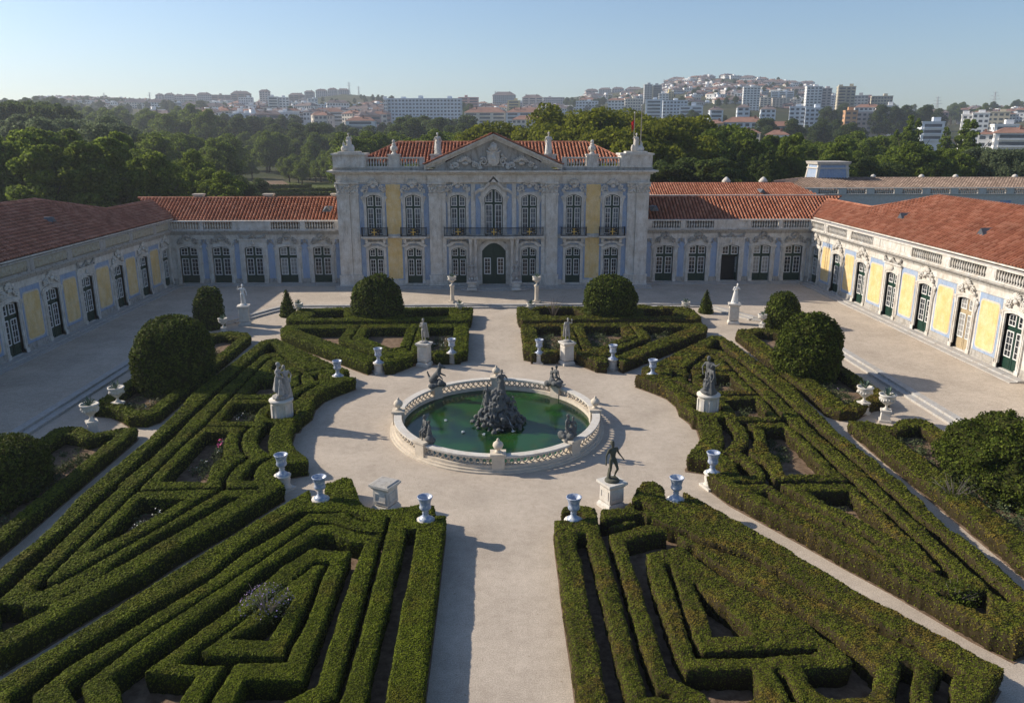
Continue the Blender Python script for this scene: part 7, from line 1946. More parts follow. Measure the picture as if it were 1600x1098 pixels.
# trees by stand: kind, label, [(x, y, crown top z)]
TREES = [
 ('dark', 'dark tree on the far slope behind the pine knoll', [(-533.3,836,55.5),(-613.9,968,56.2),(-421.6,671,47.5),(-597.4,955,60.4),(-431.4,692,44.0),(-440.7,715,49.4),(-583.2,948,58.5),(-478.6,786,51.4),(-541.6,893,57.1),(-484.5,805,53.4),(-433.9,725,46.8),(-541.2,913,58.7),(-513.6,870,53.5),(-557.7,951,55.4),(-561.0,965,60.3),(-575.0,995,56.9),(-409.4,713,47.6),(-486.6,854,51.9),(-464.0,817,49.5),(-462.1,822,52.6),(-380.6,683,48.0),(-532.0,962,59.9),(-517.9,943,53.4),(-483.3,888,58.9),(-459.2,849,53.6),(-423.0,785,50.2),(-483.5,904,57.2),(-420.8,793,53.1),(-430.0,819,55.3),(-358.1,685,48.4),(-430.5,830,50.0),(-390.7,760,51.1),(-415.9,817,48.9),(-362.5,715,44.8)]),
 ('poplar', 'tall feathery tree behind the left side wing', [(-77.4,125,19.2),(-89.2,147,18.5),(-75.7,125,18.2),(-84.2,142,19.3),(-78.5,134,19.3),(-77.1,134,18.3),(-71.1,126,18.1),(-66.2,119,18.8),(-77.8,142,19.5)]),
 ('poplar', 'tall feathery tree behind the hip of the left roof', [(-76.0,141,16.6),(-74.9,142,17.4),(-76.5,149,18.6),(-62.0,123,16.9),(-61.1,123,17.2),(-60.0,122,16.5),(-62.7,131,16.8),(-58.9,126,17.2),(-63.6,140,18.1)]),
 ('grey', 'pale grey green tree behind the feathery trees at the left', [(-135.8,219,21.7),(-135.8,227,21.2),(-128.9,219,21.3),(-128.8,221,21.1),(-123.7,218,22.6),(-118.8,215,21.4),(-111.0,204,21.7),(-133.1,252,21.8),(-118.9,231,21.9),(-121.4,240,21.4),(-126.1,255,22.3),(-96.0,200,20.3),(-111.9,240,23.1),(-104.3,230,20.9)]),
 ('oak', 'mid green tree behind the left corner roofs', [(-70.3,153,14.7),(-66.8,152,14.6),(-59.5,137,14.1),(-69.2,164,14.2),(-53.0,128,14.5),(-57.5,145,12.4),(-56.0,145,12.7),(-56.1,152,14.5)]),
 ('oak', 'leafy park tree behind the left rear roof', [(-112.3,252,14.5),(-85.6,193,15.6),(-105.7,242,17.2),(-117.5,272,14.7),(-95.9,227,17.5),(-108.5,257,15.2),(-86.8,210,17.9),(-103.2,252,13.5),(-108.8,271,18.6),(-87.3,220,14.8),(-100.6,257,17.6),(-105.3,274,18.2),(-90.4,238,15.8),(-101.1,269,14.8),(-102.3,278,13.1),(-99.5,275,18.0),(-104.7,294,14.9),(-84.2,238,13.6),(-82.5,236,14.0),(-74.7,218,13.7),(-78.3,232,16.9),(-93.9,288,18.4)]),
 ('oak', 'low tree above the left rear roof', [(-53.7,137,9.9),(-51.5,136,11.6),(-53.9,145,11.0),(-55.7,153,9.1),(-47.8,136,11.8),(-54.8,157,8.9),(-44.2,132,11.5)]),
 ('pine', 'dark pine on the knoll at the left edge', [(-217.9,357,32.6),(-206.4,340,31.8),(-192.4,321,30.6),(-180.8,307,30.6),(-186.4,321,28.9),(-183.3,319,31.6),(-179.1,317,30.8),(-192.6,346,31.6),(-192.3,351,32.9),(-189.6,351,31.5),(-160.2,301,29.9),(-171.3,327,30.6)]),
 ('oak', 'distant park tree left of the striped building', [(-328.4,616,38.7),(-306.1,579,37.5),(-307.4,588,34.8),(-222.0,431,27.4),(-260.9,510,30.9),(-280.0,555,30.2),(-296.7,598,39.0),(-235.9,476,29.5),(-273.4,563,36.6),(-224.1,463,28.4),(-272.0,573,33.7),(-246.8,527,35.5),(-205.8,446,30.2),(-252.7,554,33.9),(-268.9,592,32.8),(-267.9,600,38.3),(-246.6,560,34.1),(-250.7,575,32.6),(-243.6,566,31.1),(-214.2,506,29.4),(-225.8,540,34.8),(-210.8,512,31.7),(-210.1,519,32.2),(-183.4,458,29.0),(-170.8,435,28.3),(-178.8,460,29.9),(-205.1,535,33.1),(-231.1,611,38.5),(-204.3,552,35.7),(-184.0,508,36.3),(-173.7,484,30.0),(-183.7,519,32.5),(-149.4,433,31.4),(-166.8,489,31.9)]),
 ('dark', 'distant dark tree under the white blocks', [(-157.7,437,28.4),(-191.5,548,30.6),(-159.0,461,24.9),(-155.8,465,28.2),(-147.3,447,25.8),(-189.9,586,33.1),(-167.9,531,26.6),(-136.2,442,27.6),(-169.1,554,31.9),(-162.1,544,26.3),(-140.2,486,28.9),(-157.3,553,25.5),(-140.2,511,28.8),(-129.8,484,28.1),(-110.4,420,23.4),(-133.2,523,30.4),(-131.3,526,25.0),(-136.5,569,31.8)]),
 ('cypress', 'dark cypress row in the left park', [(-140.7,432,16.2),(-142.7,443,20.4),(-135.6,429,19.2),(-135.2,437,19.1),(-131.3,429,18.0),(-128.2,428,16.2),(-130.8,440,15.7),(-125.8,431,18.0),(-126.2,443,17.0),(-124.8,448,17.6)]),
 ('oak', 'round olive green tree by the garden path', [(-106.7,326,8.6),(-102.6,331,9.2),(-97.7,330,9.4)]),
 ('dark', 'dark bush above the left rear roof', [(-77.1,191,7.0),(-77.5,195,7.7),(-74.7,194,7.9),(-64.0,167,8.2),(-65.5,176,7.4),(-64.6,179,6.6),(-61.9,174,8.9),(-66.9,195,6.6),(-65.2,194,6.1),(-58.6,179,8.0),(-54.1,172,9.1),(-53.3,171,8.7),(-54.3,181,6.2),(-55.8,192,7.6)]),
 ('oak', 'leafy tree in the wood left of the pavilion', [(-121.9,406,19.7),(-108.5,366,13.3),(-122.7,421,17.1),(-115.2,402,18.0),(-118.6,420,19.6),(-98.7,356,17.0),(-98.4,359,19.5),(-112.1,417,12.6),(-104.6,395,14.2),(-96.2,370,19.1),(-101.7,396,11.8),(-105.3,421,18.2),(-101.3,414,19.0),(-95.9,398,16.6),(-98.0,410,16.5),(-100.1,428,19.9),(-98.2,426,12.8),(-93.4,417,17.6),(-78.7,355,15.2),(-79.1,371,19.3),(-91.4,429,13.8),(-84.1,407,13.0),(-79.5,394,18.7),(-78.6,396,17.3),(-71.3,371,18.6),(-80.3,427,14.2)]),
 ('oak', 'near leafy tree left of the pavilion', [(-87.7,342,8.9),(-77.4,309,9.2),(-80.8,330,10.2),(-73.3,306,8.4),(-70.6,300,7.8),(-76.8,332,10.8),(-73.1,325,10.5),(-68.6,314,8.4),(-72.9,340,8.0),(-66.1,312,9.6),(-69.2,338,11.8),(-60.6,305,12.7),(-61.4,313,8.9),(-63.3,335,11.4)]),
 ('dark', 'distant dark tree before the white villa', [(-96.8,407,23.8),(-104.2,460,23.2),(-86.0,401,23.8),(-88.1,428,24.4),(-101.0,508,24.8),(-101.5,527,22.8),(-91.3,502,24.9),(-90.0,520,24.5),(-68.0,406,21.4),(-83.9,531,26.3),(-59.1,401,22.4),(-74.3,544,23.1),(-69.2,521,25.8),(-66.7,537,26.2),(-55.9,488,24.2),(-49.8,476,24.4)]),
 ('oak', 'leafy tree rising behind the pavilion roof', [(-44.3,249,18.6),(-37.5,216,16.8),(-36.1,221,16.6),(-38.4,251,18.4),(-32.8,226,17.3),(-32.6,247,18.5),(-30.2,254,18.4),(-28.5,248,17.3),(-20.5,201,16.4),(-22.8,243,16.8),(-16.4,191,17.7),(-15.6,222,18.7),(-14.5,245,18.2),(-13.3,250,16.6),(-9.5,231,17.1)]),
 ('dark', 'dark tree below the huge slab', [(-41.8,376,25.6),(-48.0,477,29.2),(-35.3,369,25.3),(-41.6,469,28.0),(-33.1,408,27.1),(-29.6,397,25.0),(-25.1,392,26.0),(-24.9,461,26.9),(-17.7,364,22.0),(-19.9,462,26.8),(-12.5,360,22.9),(-11.8,419,27.9)]),
 ('oak', 'leafy tree behind the pediment', [(-13.2,256,17.4),(-9.4,225,17.9),(-8.0,242,18.6),(-5.2,248,17.2),(-3.6,237,20.0),(-0.4,297,19.3),(2.0,246,19.6),(3.3,237,19.2),(5.4,256,18.3),(7.0,222,17.9),(12.9,297,19.7),(13.2,255,20.6),(15.5,266,20.4),(16.1,243,18.6)]),
 ('plane', 'bright yellow green tree right of the pediment peak', [(-2.4,178,20.3),(-1.4,198,19.0),(3.2,176,20.0)]),
 ('plane', 'great plane tree behind the right half of the pavilion', [(12.3,170,23.5),(14.4,166,21.6),(18.0,175,22.7),(17.3,157,22.0),(19.8,158,22.4),(22.9,164,22.5),(26.7,174,22.6),(31.1,189,23.5),(30.7,164,21.9)]),
 ('plane', 'nearer plane tree behind the right half of the pavilion', [(12.1,147,18.2),(15.5,145,19.0),(17.3,140,18.3),(18.9,140,18.8),(23.1,143,18.7),(24.1,137,18.3)]),
 ('plane', 'plane tree right of the flagpoles', [(28.0,148,20.7),(28.5,144,19.7),(35.8,170,20.8),(34.7,159,20.9),(32.5,145,19.4),(37.9,161,20.8),(42.7,171,21.2),(42.1,165,21.1)]),
 ('cedar', 'flat topped dark cedar behind the right rear wing', [(25.9,128,13.3),(28.1,125,12.7),(31.6,125,13.6),(35.6,129,13.6)]),
 ('oak', 'tree between the plane trees and the dark columns', [(43.0,165,16.5),(41.6,156,17.6),(41.5,152,18.1),(52.0,187,15.6),(48.7,169,18.8),(56.7,191,15.6),(51.8,171,16.0),(49.7,164,19.2),(48.6,155,18.3)]),
 ('cypress', 'dark column tree behind the red roof', [(42.7,139,14.4),(43.5,139,15.4),(41.1,126,14.2),(44.4,132,14.4),(44.6,129,15.1)]),
 ('poplar', 'bright green tree behind the blue block', [(58.1,169,18.2),(68.0,192,16.6),(70.2,194,17.8),(58.2,156,18.6),(67.5,176,16.1),(78.0,200,16.6),(72.8,183,15.6),(80.1,197,16.0),(80.3,191,16.0),(68.7,162,17.4),(66.6,154,16.2),(82.5,187,18.2),(76.3,169,16.8)]),
 ('dark', 'distant dark tree among the white blocks', [(134.6,500,25.3),(141.8,515,22.8),(123.2,433,23.6),(115.3,398,21.7),(158.2,519,22.6),(171.8,556,23.7),(167.1,521,25.5),(174.3,529,27.2),(140.2,414,26.4),(171.6,496,22.8),(180.3,508,25.4),(171.6,470,26.2),(154.2,413,26.1),(201.8,529,24.6),(204.6,524,24.6),(195.7,490,23.3),(175.9,431,26.3),(224.3,537,26.2),(200.1,471,25.1),(204.3,477,27.0),(175.6,398,23.0),(182.1,406,23.9)]),
 ('oak', 'tree below the orange block', [(106.6,235,16.2),(109.7,241,18.5),(94.5,204,16.8),(107.5,230,16.1),(101.4,214,16.6),(123.3,256,16.8),(107.5,222,17.0),(109.9,223,15.8),(118.8,239,17.2),(120.4,238,17.5),(117.0,230,17.7),(112.8,217,15.8)]),
 ('conifer', 'pointed tall tree left of the pink block', [(110.1,212,23.0),(116.0,219,22.2)]),
 ('conifer', 'broad pointed tall tree right of the pink block', [(124.1,219,20.0),(123.3,209,21.9),(123.4,206,21.6)]),
 ('conifer', 'smaller pointed tree left of the pair', [(108.9,216,19.2),(111.3,216,19.7)]),
 ('oak', 'rounded tree above the old brown roof', [(86.2,172,14.9),(88.8,173,15.2),(84.5,161,15.8),(90.6,167,15.2),(89.2,161,14.5),(95.1,167,14.9),(93.4,161,14.8),(102.6,173,15.1),(100.8,167,14.9)]),
 ('grey', 'grey green tree at the right edge above the old brown roof', [(100.5,165,15.0),(108.6,175,13.1),(103.5,165,14.2),(101.6,160,14.8),(103.6,160,14.7),(114.5,174,13.4),(113.8,169,13.6),(115.3,170,14.7),(107.0,155,13.9),(109.4,156,13.3)]),
 ('dark', 'dark tree right of the blue block', [(74.2,160,12.9),(73.0,156,13.3),(79.8,165,11.1),(78.5,160,11.0),(78.2,157,12.3),(78.9,155,11.8),(83.0,161,11.5)]),
 ('dark', 'dark tree on the slope below the beige towers', [(265.0,648,36.9),(246.5,593,38.6),(261.3,621,36.1),(278.4,650,38.4),(328.1,753,47.3),(266.3,604,33.7),(318.7,711,37.4),(327.2,715,42.9),(322.9,700,41.7),(336.6,719,41.0),(310.3,652,38.9),(274.4,568,38.9),(336.3,687,39.6),(301.3,604,39.4)]),
 ('dark', 'dark tree at the right foot of the hill', [(306.9,608,37.6),(315.2,615,40.4),(347.6,661,37.0),(335.0,626,39.0),(327.2,608,40.4),(383.7,692,40.6)]),
 ('dark', 'dark clump in the far wooded ridge', [(105.0,1131,69.5),(109.3,1102,68.3),(105.7,1030,62.5),(121.7,1086,68.7),(125.6,1047,62.8),(128.0,1002,61.9),(135.6,1035,64.1),(144.8,1057,67.0),(172.8,1190,70.3),(173.3,1132,70.8),(180.0,1144,68.7),(193.8,1162,72.3),(174.5,1005,65.3),(204.8,1136,69.2)]),
 ('pine', 'pine on the far wooded hill at the left', [(-653.9,1297,72.7),(-619.7,1241,72.5),(-602.7,1211,69.6),(-635.4,1288,75.0),(-578.6,1188,72.0),(-583.3,1205,68.5),(-613.8,1282,74.3),(-571.9,1209,71.2),(-580.2,1235,68.7),(-577.3,1241,69.6),(-578.5,1256,73.1),(-559.0,1224,71.3),(-569.0,1256,73.8),(-527.1,1179,71.2),(-527.0,1193,66.7),(-538.6,1227,71.7)]),
 ('dark', 'bush on the bare brown hill', [(-192.6,1258,78.4),(-182.1,1276,80.1),(-175.2,1289,80.5),(-166.2,1268,78.4),(-152.6,1271,78.5)]),
 ('dark', 'dark tree between the blue slabs', [(128.6,586,32.7),(149.5,639,34.6),(142.5,577,35.5),(151.7,598,34.0),(167.8,618,35.2),(180.7,629,33.2),(191.7,627,35.5),(197.6,626,36.7)]),
 ('dark', 'tree on the far right ridge', [(626.7,1018,54.0),(636.3,1023,60.0),(754.0,1184,59.0),(706.6,1090,64.1),(753.9,1156,68.5),(727.7,1090,64.6),(704.7,1046,61.4),(741.8,1082,57.7)]),
 ('pine', 'tree on the ridge below the antennas', [(485.6,910,47.5),(527.5,955,49.0),(518.3,916,47.2),(523.6,918,44.7),(551.5,938,45.7),(574.3,957,50.1),(567.1,927,49.4),(616.1,986,49.0)]),
 ('dark', 'dark tree scattered through the far left town', [(-715.1,1323,67.7),(-525.1,974,51.6),(-668.4,1246,63.2),(-508.2,952,53.3),(-586.4,1105,58.1),(-547.5,1036,57.5),(-644.9,1229,67.1),(-686.8,1310,65.7),(-472.8,906,46.9),(-559.7,1078,52.4),(-502.0,973,55.0),(-532.3,1038,53.8),(-702.4,1378,72.9),(-576.3,1132,54.6),(-687.2,1362,69.4),(-586.3,1167,65.3),(-532.8,1063,53.8),(-551.9,1112,62.7),(-507.5,1026,55.1),(-445.0,904,52.5),(-502.3,1022,52.8),(-588.5,1206,58.6),(-633.6,1308,67.4),(-655.1,1359,73.8),(-463.5,965,52.9),(-530.0,1111,62.1),(-435.7,918,48.3),(-655.6,1393,74.7),(-441.1,939,57.1),(-611.4,1309,65.4),(-640.4,1377,71.7),(-625.7,1357,73.5),(-593.4,1291,66.9),(-468.1,1024,54.6),(-564.1,1239,61.2),(-566.6,1252,60.1),(-565.1,1255,58.2),(-543.2,1215,62.0),(-485.0,1092,59.7),(-462.5,1046,52.7),(-474.4,1078,55.0),(-408.2,934,53.0),(-571.2,1317,62.2),(-561.2,1304,68.0),(-519.2,1213,66.5),(-505.2,1185,65.8),(-470.8,1113,55.1),(-561.5,1332,70.2),(-490.8,1173,60.9),(-483.6,1166,65.2),(-447.5,1082,61.6),(-532.5,1296,60.9),(-472.1,1155,58.0),(-484.6,1196,61.5),(-405.2,1007,52.1),(-380.3,948,48.7),(-490.3,1231,61.0),(-384.9,972,51.6),(-369.1,940,57.5),(-435.2,1115,61.0),(-385.5,997,59.5),(-429.8,1118,63.6),(-355.4,930,53.9),(-456.6,1207,67.0),(-526.6,1395,72.2),(-426.5,1140,64.0),(-430.3,1158,58.5),(-507.6,1378,68.6),(-471.1,1286,61.9),(-396.6,1087,55.4),(-372.6,1031,60.6),(-323.6,903,48.4),(-489.2,1372,71.7),(-479.5,1360,73.7),(-316.9,905,55.5),(-371.5,1067,57.9),(-417.9,1206,63.8),(-422.5,1230,67.2),(-416.3,1223,60.0),(-330.6,974,50.6)]),
 ('dark', 'dark tree scattered below the left skyline', [(-333.3,989,48.4),(-344.8,1037,53.1),(-306.8,937,47.9),(-355.2,1105,61.2),(-305.3,960,47.3),(-257.7,823,46.1),(-374.2,1217,64.5),(-351.2,1164,62.9),(-275.0,920,47.9),(-350.5,1198,60.8),(-320.2,1107,61.0),(-338.1,1187,64.2),(-339.8,1209,54.5),(-338.1,1223,58.4),(-335.9,1248,62.4),(-287.3,1078,60.0),(-261.5,999,57.1),(-288.4,1125,52.6),(-276.6,1101,51.5),(-229.8,927,52.2),(-204.7,843,47.6),(-230.6,974,51.4),(-257.6,1102,50.7),(-220.5,969,51.3),(-263.5,1184,62.0),(-227.9,1032,54.7),(-203.2,944,51.6),(-189.7,896,51.0),(-217.6,1065,55.8),(-258.2,1273,61.6),(-159.9,805,42.9),(-232.6,1211,56.4),(-209.8,1129,61.5),(-189.1,1036,56.7),(-163.7,915,44.9),(-176.2,1022,50.9),(-154.0,910,52.5),(-188.8,1145,53.2),(-128.2,805,48.2),(-201.5,1287,62.5),(-184.9,1223,58.2),(-134.2,919,50.7),(-121.5,870,48.2),(-136.4,1008,49.9),(-169.0,1269,66.9)]),
 ('dark', 'dark tree scattered in the middle town', [(-31.8,910,53.8),(-21.7,830,49.5),(-26.9,1176,61.5),(-16.9,1285,54.9),(-7.8,894,45.8),(0.4,1253,57.8),(6.0,1005,49.9),(11.7,1206,61.5),(25.0,1247,62.6),(22.5,848,45.9),(25.5,890,45.6),(31.3,862,46.4),(54.5,1294,64.6),(59.8,1230,57.4),(70.9,1217,61.6),(77.8,1219,66.1),(67.5,978,49.9),(94.3,1237,53.4),(84.9,1020,49.5),(108.2,1234,52.6),(91.0,940,51.7),(111.5,1092,53.3),(139.2,1291,65.4),(106.6,913,46.6),(106.8,902,53.5),(109.9,846,49.2),(127.2,968,54.8),(119.9,864,45.7),(161.7,1115,58.6),(142.3,935,55.0),(146.6,906,47.0),(134.3,818,45.8),(204.0,1179,60.0),(214.9,1185,61.0)]),
 ('dark', 'dark tree scattered over the right hill', [(218.1,1005,56.5),(217.2,980,50.9),(286.3,1281,68.1),(303.5,1319,75.3),(200.4,857,58.1),(278.0,1172,69.5),(197.1,806,47.9),(250.6,1010,53.5),(267.7,1060,55.3),(283.2,1101,62.1),(356.3,1360,61.1),(355.1,1343,83.1),(352.0,1307,83.8),(259.9,946,58.1),(230.1,826,49.3),(369.3,1308,62.1),(241.4,837,54.8),(291.7,1004,60.9),(383.1,1290,73.7),(256.3,854,47.6),(317.4,1046,61.1),(398.4,1284,73.7),(322.4,1031,61.7),(275.1,869,55.0),(404.8,1252,74.3),(358.0,1091,56.5),(372.6,1117,59.6),(397.3,1182,55.9),(402.9,1180,58.1),(437.7,1269,61.2),(485.7,1386,79.5),(375.7,1056,54.6),(375.5,1053,66.5),(468.1,1293,69.9),(384.8,1041,57.0),(425.4,1139,68.6),(355.6,947,63.5),(488.7,1289,77.3),(353.0,916,51.3),(477.0,1221,76.4),(447.3,1128,62.8),(411.6,1029,68.7),(461.4,1140,64.3),(422.5,1038,52.2),(551.5,1335,66.2),(467.4,1127,74.9)]),
 ('oak', 'tree scattered on the far right slopes', [(485.5,1142,58.0),(398.4,924,47.2),(372.1,852,53.2),(489.9,1101,63.2),(393.5,870,38.4),(429.1,939,48.7),(535.1,1152,46.1),(445.2,942,49.0),(533.3,1114,58.4),(559.6,1160,56.5),(549.5,1119,47.6),(495.8,1002,58.1),(565.1,1125,46.9),(444.1,866,45.7),(589.5,1142,58.6),(618.5,1185,63.4),(586.9,1111,52.8),(474.7,882,43.2),(442.7,817,48.5),(512.7,934,46.5),(449.6,805,39.5),(596.3,1055,50.9),(573.4,1003,58.1),(562.5,973,50.0),(618.6,1062,61.0),(657.8,1120,59.5),(704.9,1182,56.6),(543.3,900,47.2),(540.4,883,52.3),(731.6,1183,54.8),(551.9,886,42.5),(625.6,996,52.0),(595.0,933,52.6),(584.0,909,46.0),(740.4,1143,64.1),(747.1,1138,65.5)]),
]
PYL = [('left one of two pylons on the bare hill', -252.3, 1480.0, 111.5), ('right one of two pylons on the bare hill', -232.5, 1460.0, 102.8), ('pylon far left, beside the wooded hill', -671.9, 1450.0, 91.0), ('pylon left of the five hip roofed towers', -593.7, 1450.0, 92.2), ('pylon right of the twin grey towers', 295.3, 1400.0, 111.4), ('antenna mast over the warehouse at the right', 606.0, 1100.0, 70.5), ('tallest antenna mast at the right', 715.2, 1150.0, 80.0), ('short antenna mast near the right edge', 672.8, 1100.0, 59.8)]

# ------------------------------------------------------------------ far city
WALLC = dict(white=(0.80, 0.79, 0.77), bluewhite=(0.70, 0.74, 0.78), cream=(0.74, 0.67, 0.57), pinkgrey=(0.60, 0.53, 0.50), brick=(0.42, 0.31, 0.26), pink=(0.60, 0.40, 0.36), yellow=(0.66, 0.55, 0.30), grey=(0.46, 0.46, 0.46), tan=(0.56, 0.50, 0.38), orange=(0.62, 0.36, 0.20))
for k, c in WALLC.items(): M['w_' + k] = plain_mat('render_' + k, c, 0.2, 0.15, 0.9, 0.1, 0, 0)
M['far_roof'] = plain_mat('far_roof_tiles', (0.34, 0.19, 0.14), 0.4, 0.3, 0.9, 0.1, 0, 0)
M['far_roof_dull'] = plain_mat('far_roof_dull', (0.24, 0.19, 0.18), 0.4, 0.3, 0.9, 0.1, 0, 0)
M['far_pane'] = plain_mat('far_window', (0.10, 0.115, 0.13), 0.4, 0.6, 0.3, 0.4, 0, 0)
def block_meshes(w, d, h, fl, wall, roof, seed, vis):
    r = random.Random(seed)
    b = MB(); g = MB(); t = MB()
    b.box(-w / 2, w / 2, 0, d, -8, h)
    fh = vis / fl
    style = r.choice((0, 1, 2))
    bay = r.uniform(2.7, 3.6)
    nx = max(2, int(w / bay)); ny = max(2, int(d / bay))
    for k in range(fl):
        z0 = h - vis + k * fh + fh * 0.3; z1 = z0 + fh * 0.48
        if style == 2:
            for i in range(max(1, nx // 3)):
                a = -w / 2 + w * (i + 0.12) / max(1, nx // 3); c = -w / 2 + w * (i + 0.88) / max(1, nx // 3)
                g.add([(a, -0.06, z0), (c, -0.06, z0), (c, -0.06, z1), (a, -0.06, z1)], [(0, 1, 2, 3)])
                b.box(a - 0.3, c + 0.3, -0.9, 0, z0 - fh * 0.28, z0 - fh * 0.02)
        else:
            for i in range(nx):
                x = -w / 2 + w * (i + 0.5) / nx; q = w / nx * (0.27 if (i + style) % 2 else 0.33)
                g.add([(x - q, -0.06, z0), (x + q, -0.06, z0), (x + q, -0.06, z1), (x - q, -0.06, z1)], [(0, 1, 2, 3)])
        for sg in (-1, 1):
            for i in range(ny):
                if (i + seed) % 3 == 0: continue
                y = d * (i + 0.5) / ny; q = d / ny * 0.25; X = sg * (w / 2 + 0.06)
                g.add([(X, y - q, z0), (X, y + q, z0), (X, y + q, z1), (X, y - q, z1)], [(0, 1, 2, 3)])
    if roof == 'flat':
        t.box(-w / 2 - 0.2, w / 2 + 0.2, -0.2, d + 0.2, h, h + 0.7)
        for i in range(max(1, int(w / 18))):
            x = -w / 2 + w * (i + r.uniform(0.3, 0.7)) / max(1, int(w / 18)); t.box(x - 1.8, x + 1.8, d * 0.3, d * 0.7, h + 0.7, h + r.uniform(2.2, 3.4))
    else:
        rh = min(d, w) * (0.22 if roof == 'red' else 0.26)
        e = 0.5
        t.add([(-w / 2 - e, -e, h), (w / 2 + e, -e, h), (w / 2 + e, d + e, h), (-w / 2 - e, d + e, h), (-w / 2 + min(w, d) * 0.35, d / 2, h + rh), (w / 2 - min(w, d) * 0.35, d / 2, h + rh)],
              [(0, 1, 5, 4), (1, 2, 5), (2, 3, 4, 5), (3, 0, 4), (0, 3, 2, 1)])
        for i in range(max(1, int(w / 14))):
            x = r.uniform(-w * 0.4, w * 0.4); t.box(x - 0.5, x + 0.5, d * 0.3, d * 0.3 + 1, h, h + rh + 0.8)
    return b, g, t
for i, (x, y, w, d, zt, fl, wall, roof, label) in enumerate(CITY):
    g0 = float(terrain(x, y))
    vis = fl * 3.05
    if zt - g0 < vis: vis = max(3.0, min(vis, zt - g0 + 6))
    b, g, t = block_meshes(w, d, zt - g0, fl, wall, roof, i, vis)
    az_ = -math.atan2(x, y) * 0.8 + random.uniform(-0.12, 0.12)
    cat = 'tower block' if fl >= 10 else ('apartment block' if fl > 3 else 'house')
    e = empty('apartment_block' if fl > 3 else 'house', (x, y, g0), az_, label, cat)
    link('wall', b.mesh('wall', M['w_' + wall]), e)
    tag(link('windows', g.mesh('windows', M['far_pane']), e), kind='stuff')
    link('roof', t.mesh('roof', M['far_roof'] if roof == 'red' else (M['far_roof_dull'] if roof == 'hip' else M['w_' + wall])), e)
hp = []
for k in range(6):
    r = random.Random(k); w, d, h = r.uniform(10, 24), r.uniform(9, 12), r.uniform(7, 13)
    b, g, t = block_meshes(w, d, h, 2 if h < 8 else 3, 'white', ('flat', 'red', 'hip')[k % 3], k, h)
    hp.append((b.mesh('wall', M['w_' + ('white', 'cream', 'white', 'pinkgrey', 'cream', 'pink')[k]]), g.mesh('windows', M['far_pane']), t.mesh('roof', M[('w_white', 'far_roof', 'far_roof_dull')[k % 3]]), h))
HL = sorted([(p, label) for label, pts in HOUSES for p in pts], key=lambda t: t[0][1])
far_v, far_f, far_m, far_o = [], [], [], 0
fm = [M['w_white'], M['far_pane'], M['far_roof'], M['w_cream'], M['w_pinkgrey'], M['far_roof_dull']]
for hi, ((x, y, zt), label) in enumerate(HL):
    if hi < 275:
        k = random.randrange(6)
    else:                                            # the smallest, farthest houses read as one mass
        k = random.randrange(6); g0 = float(terrain(x, y)); zt = max(zt, g0 + 4); rz = random.uniform(-0.7, 0.7)
        for mi, me_ in ((0 if k in (0, 2) else (3 if k in (1, 4) else 4), hp[k][0]), (1, hp[k][1]), ((0, 2, 5)[k % 3], hp[k][2])):
            for v in me_.vertices: far_v.append((x + v.co.x * math.cos(rz) - v.co.y * math.sin(rz), y + v.co.x * math.sin(rz) + v.co.y * math.cos(rz), zt - hp[k][3] + v.co.z))
            for pl in me_.polygons: far_f.append([far_o + i for i in pl.vertices]); far_m.append(mi)
            far_o += len(me_.vertices)
        continue
    if True:
        g0 = float(terrain(x, y)); zt = max(zt, g0 + 4)
        e = empty('house', (x, y, zt - hp[k][3]), random.uniform(-0.7, 0.7), label, 'house', label.replace('small house', 'small houses'))
        link('wall', hp[k][0], e); tag(link('windows', hp[k][1], e), kind='stuff'); link('roof', hp[k][2], e)
        if zt - hp[k][3] > g0 + 7:
            q = MB(); q.box(-6, 6, 1, 9, g0 - (zt - hp[k][3]), -7.9); link('footing', q.mesh('footing', M['w_pinkgrey']), e)
fme = bpy.data.meshes.new('far_houses'); fme.from_pydata(far_v, [], far_f)
for m in fm: fme.materials.append(m)
fme.polygons.foreach_set('material_index', far_m)
tag(link('far_houses', fme), kind='stuff')
def pylon(label, x, y, h, g0):
    mb = MB()
    for sx in (-1, 1):
        for sy in (-1, 1):
            mb.tube([(sx * h * 0.09, sy * h * 0.09, -3), (sx * h * 0.025, sy * h * 0.025, h * 0.7), (0, 0, h)], 0.22, 4)
    for k in range(5):
        z = h * 0.15 * (k + 0.5); a = h * 0.09 * (1 - k * 0.14)
        mb.tube([(-a, -a, z), (a, -a, z + h * 0.1)], 0.14, 4); mb.tube([(a, -a, z), (-a, -a, z + h * 0.1)], 0.14, 4)
    e = empty('pylon', (x, y, g0), 0, label, 'pylon')
    link('mast', mb.mesh('mast', M['w_grey']), e)
    q = MB()
    for z, l in ((0.68, 0.2), (0.8, 0.16), (0.92, 0.11)): q.tube([(-h * l, 0, h * z + h * 0.03), (0, 0, h * z), (h * l, 0, h * z + h * 0.03)], 0.2, 4)
    link('cross_arm', q.mesh('cross_arm', M['w_grey']), e)
for lab_, x, y, zt in PYL:
    g0 = float(terrain(x, y)); pylon(lab_, x, y, max(8, zt - g0), g0)

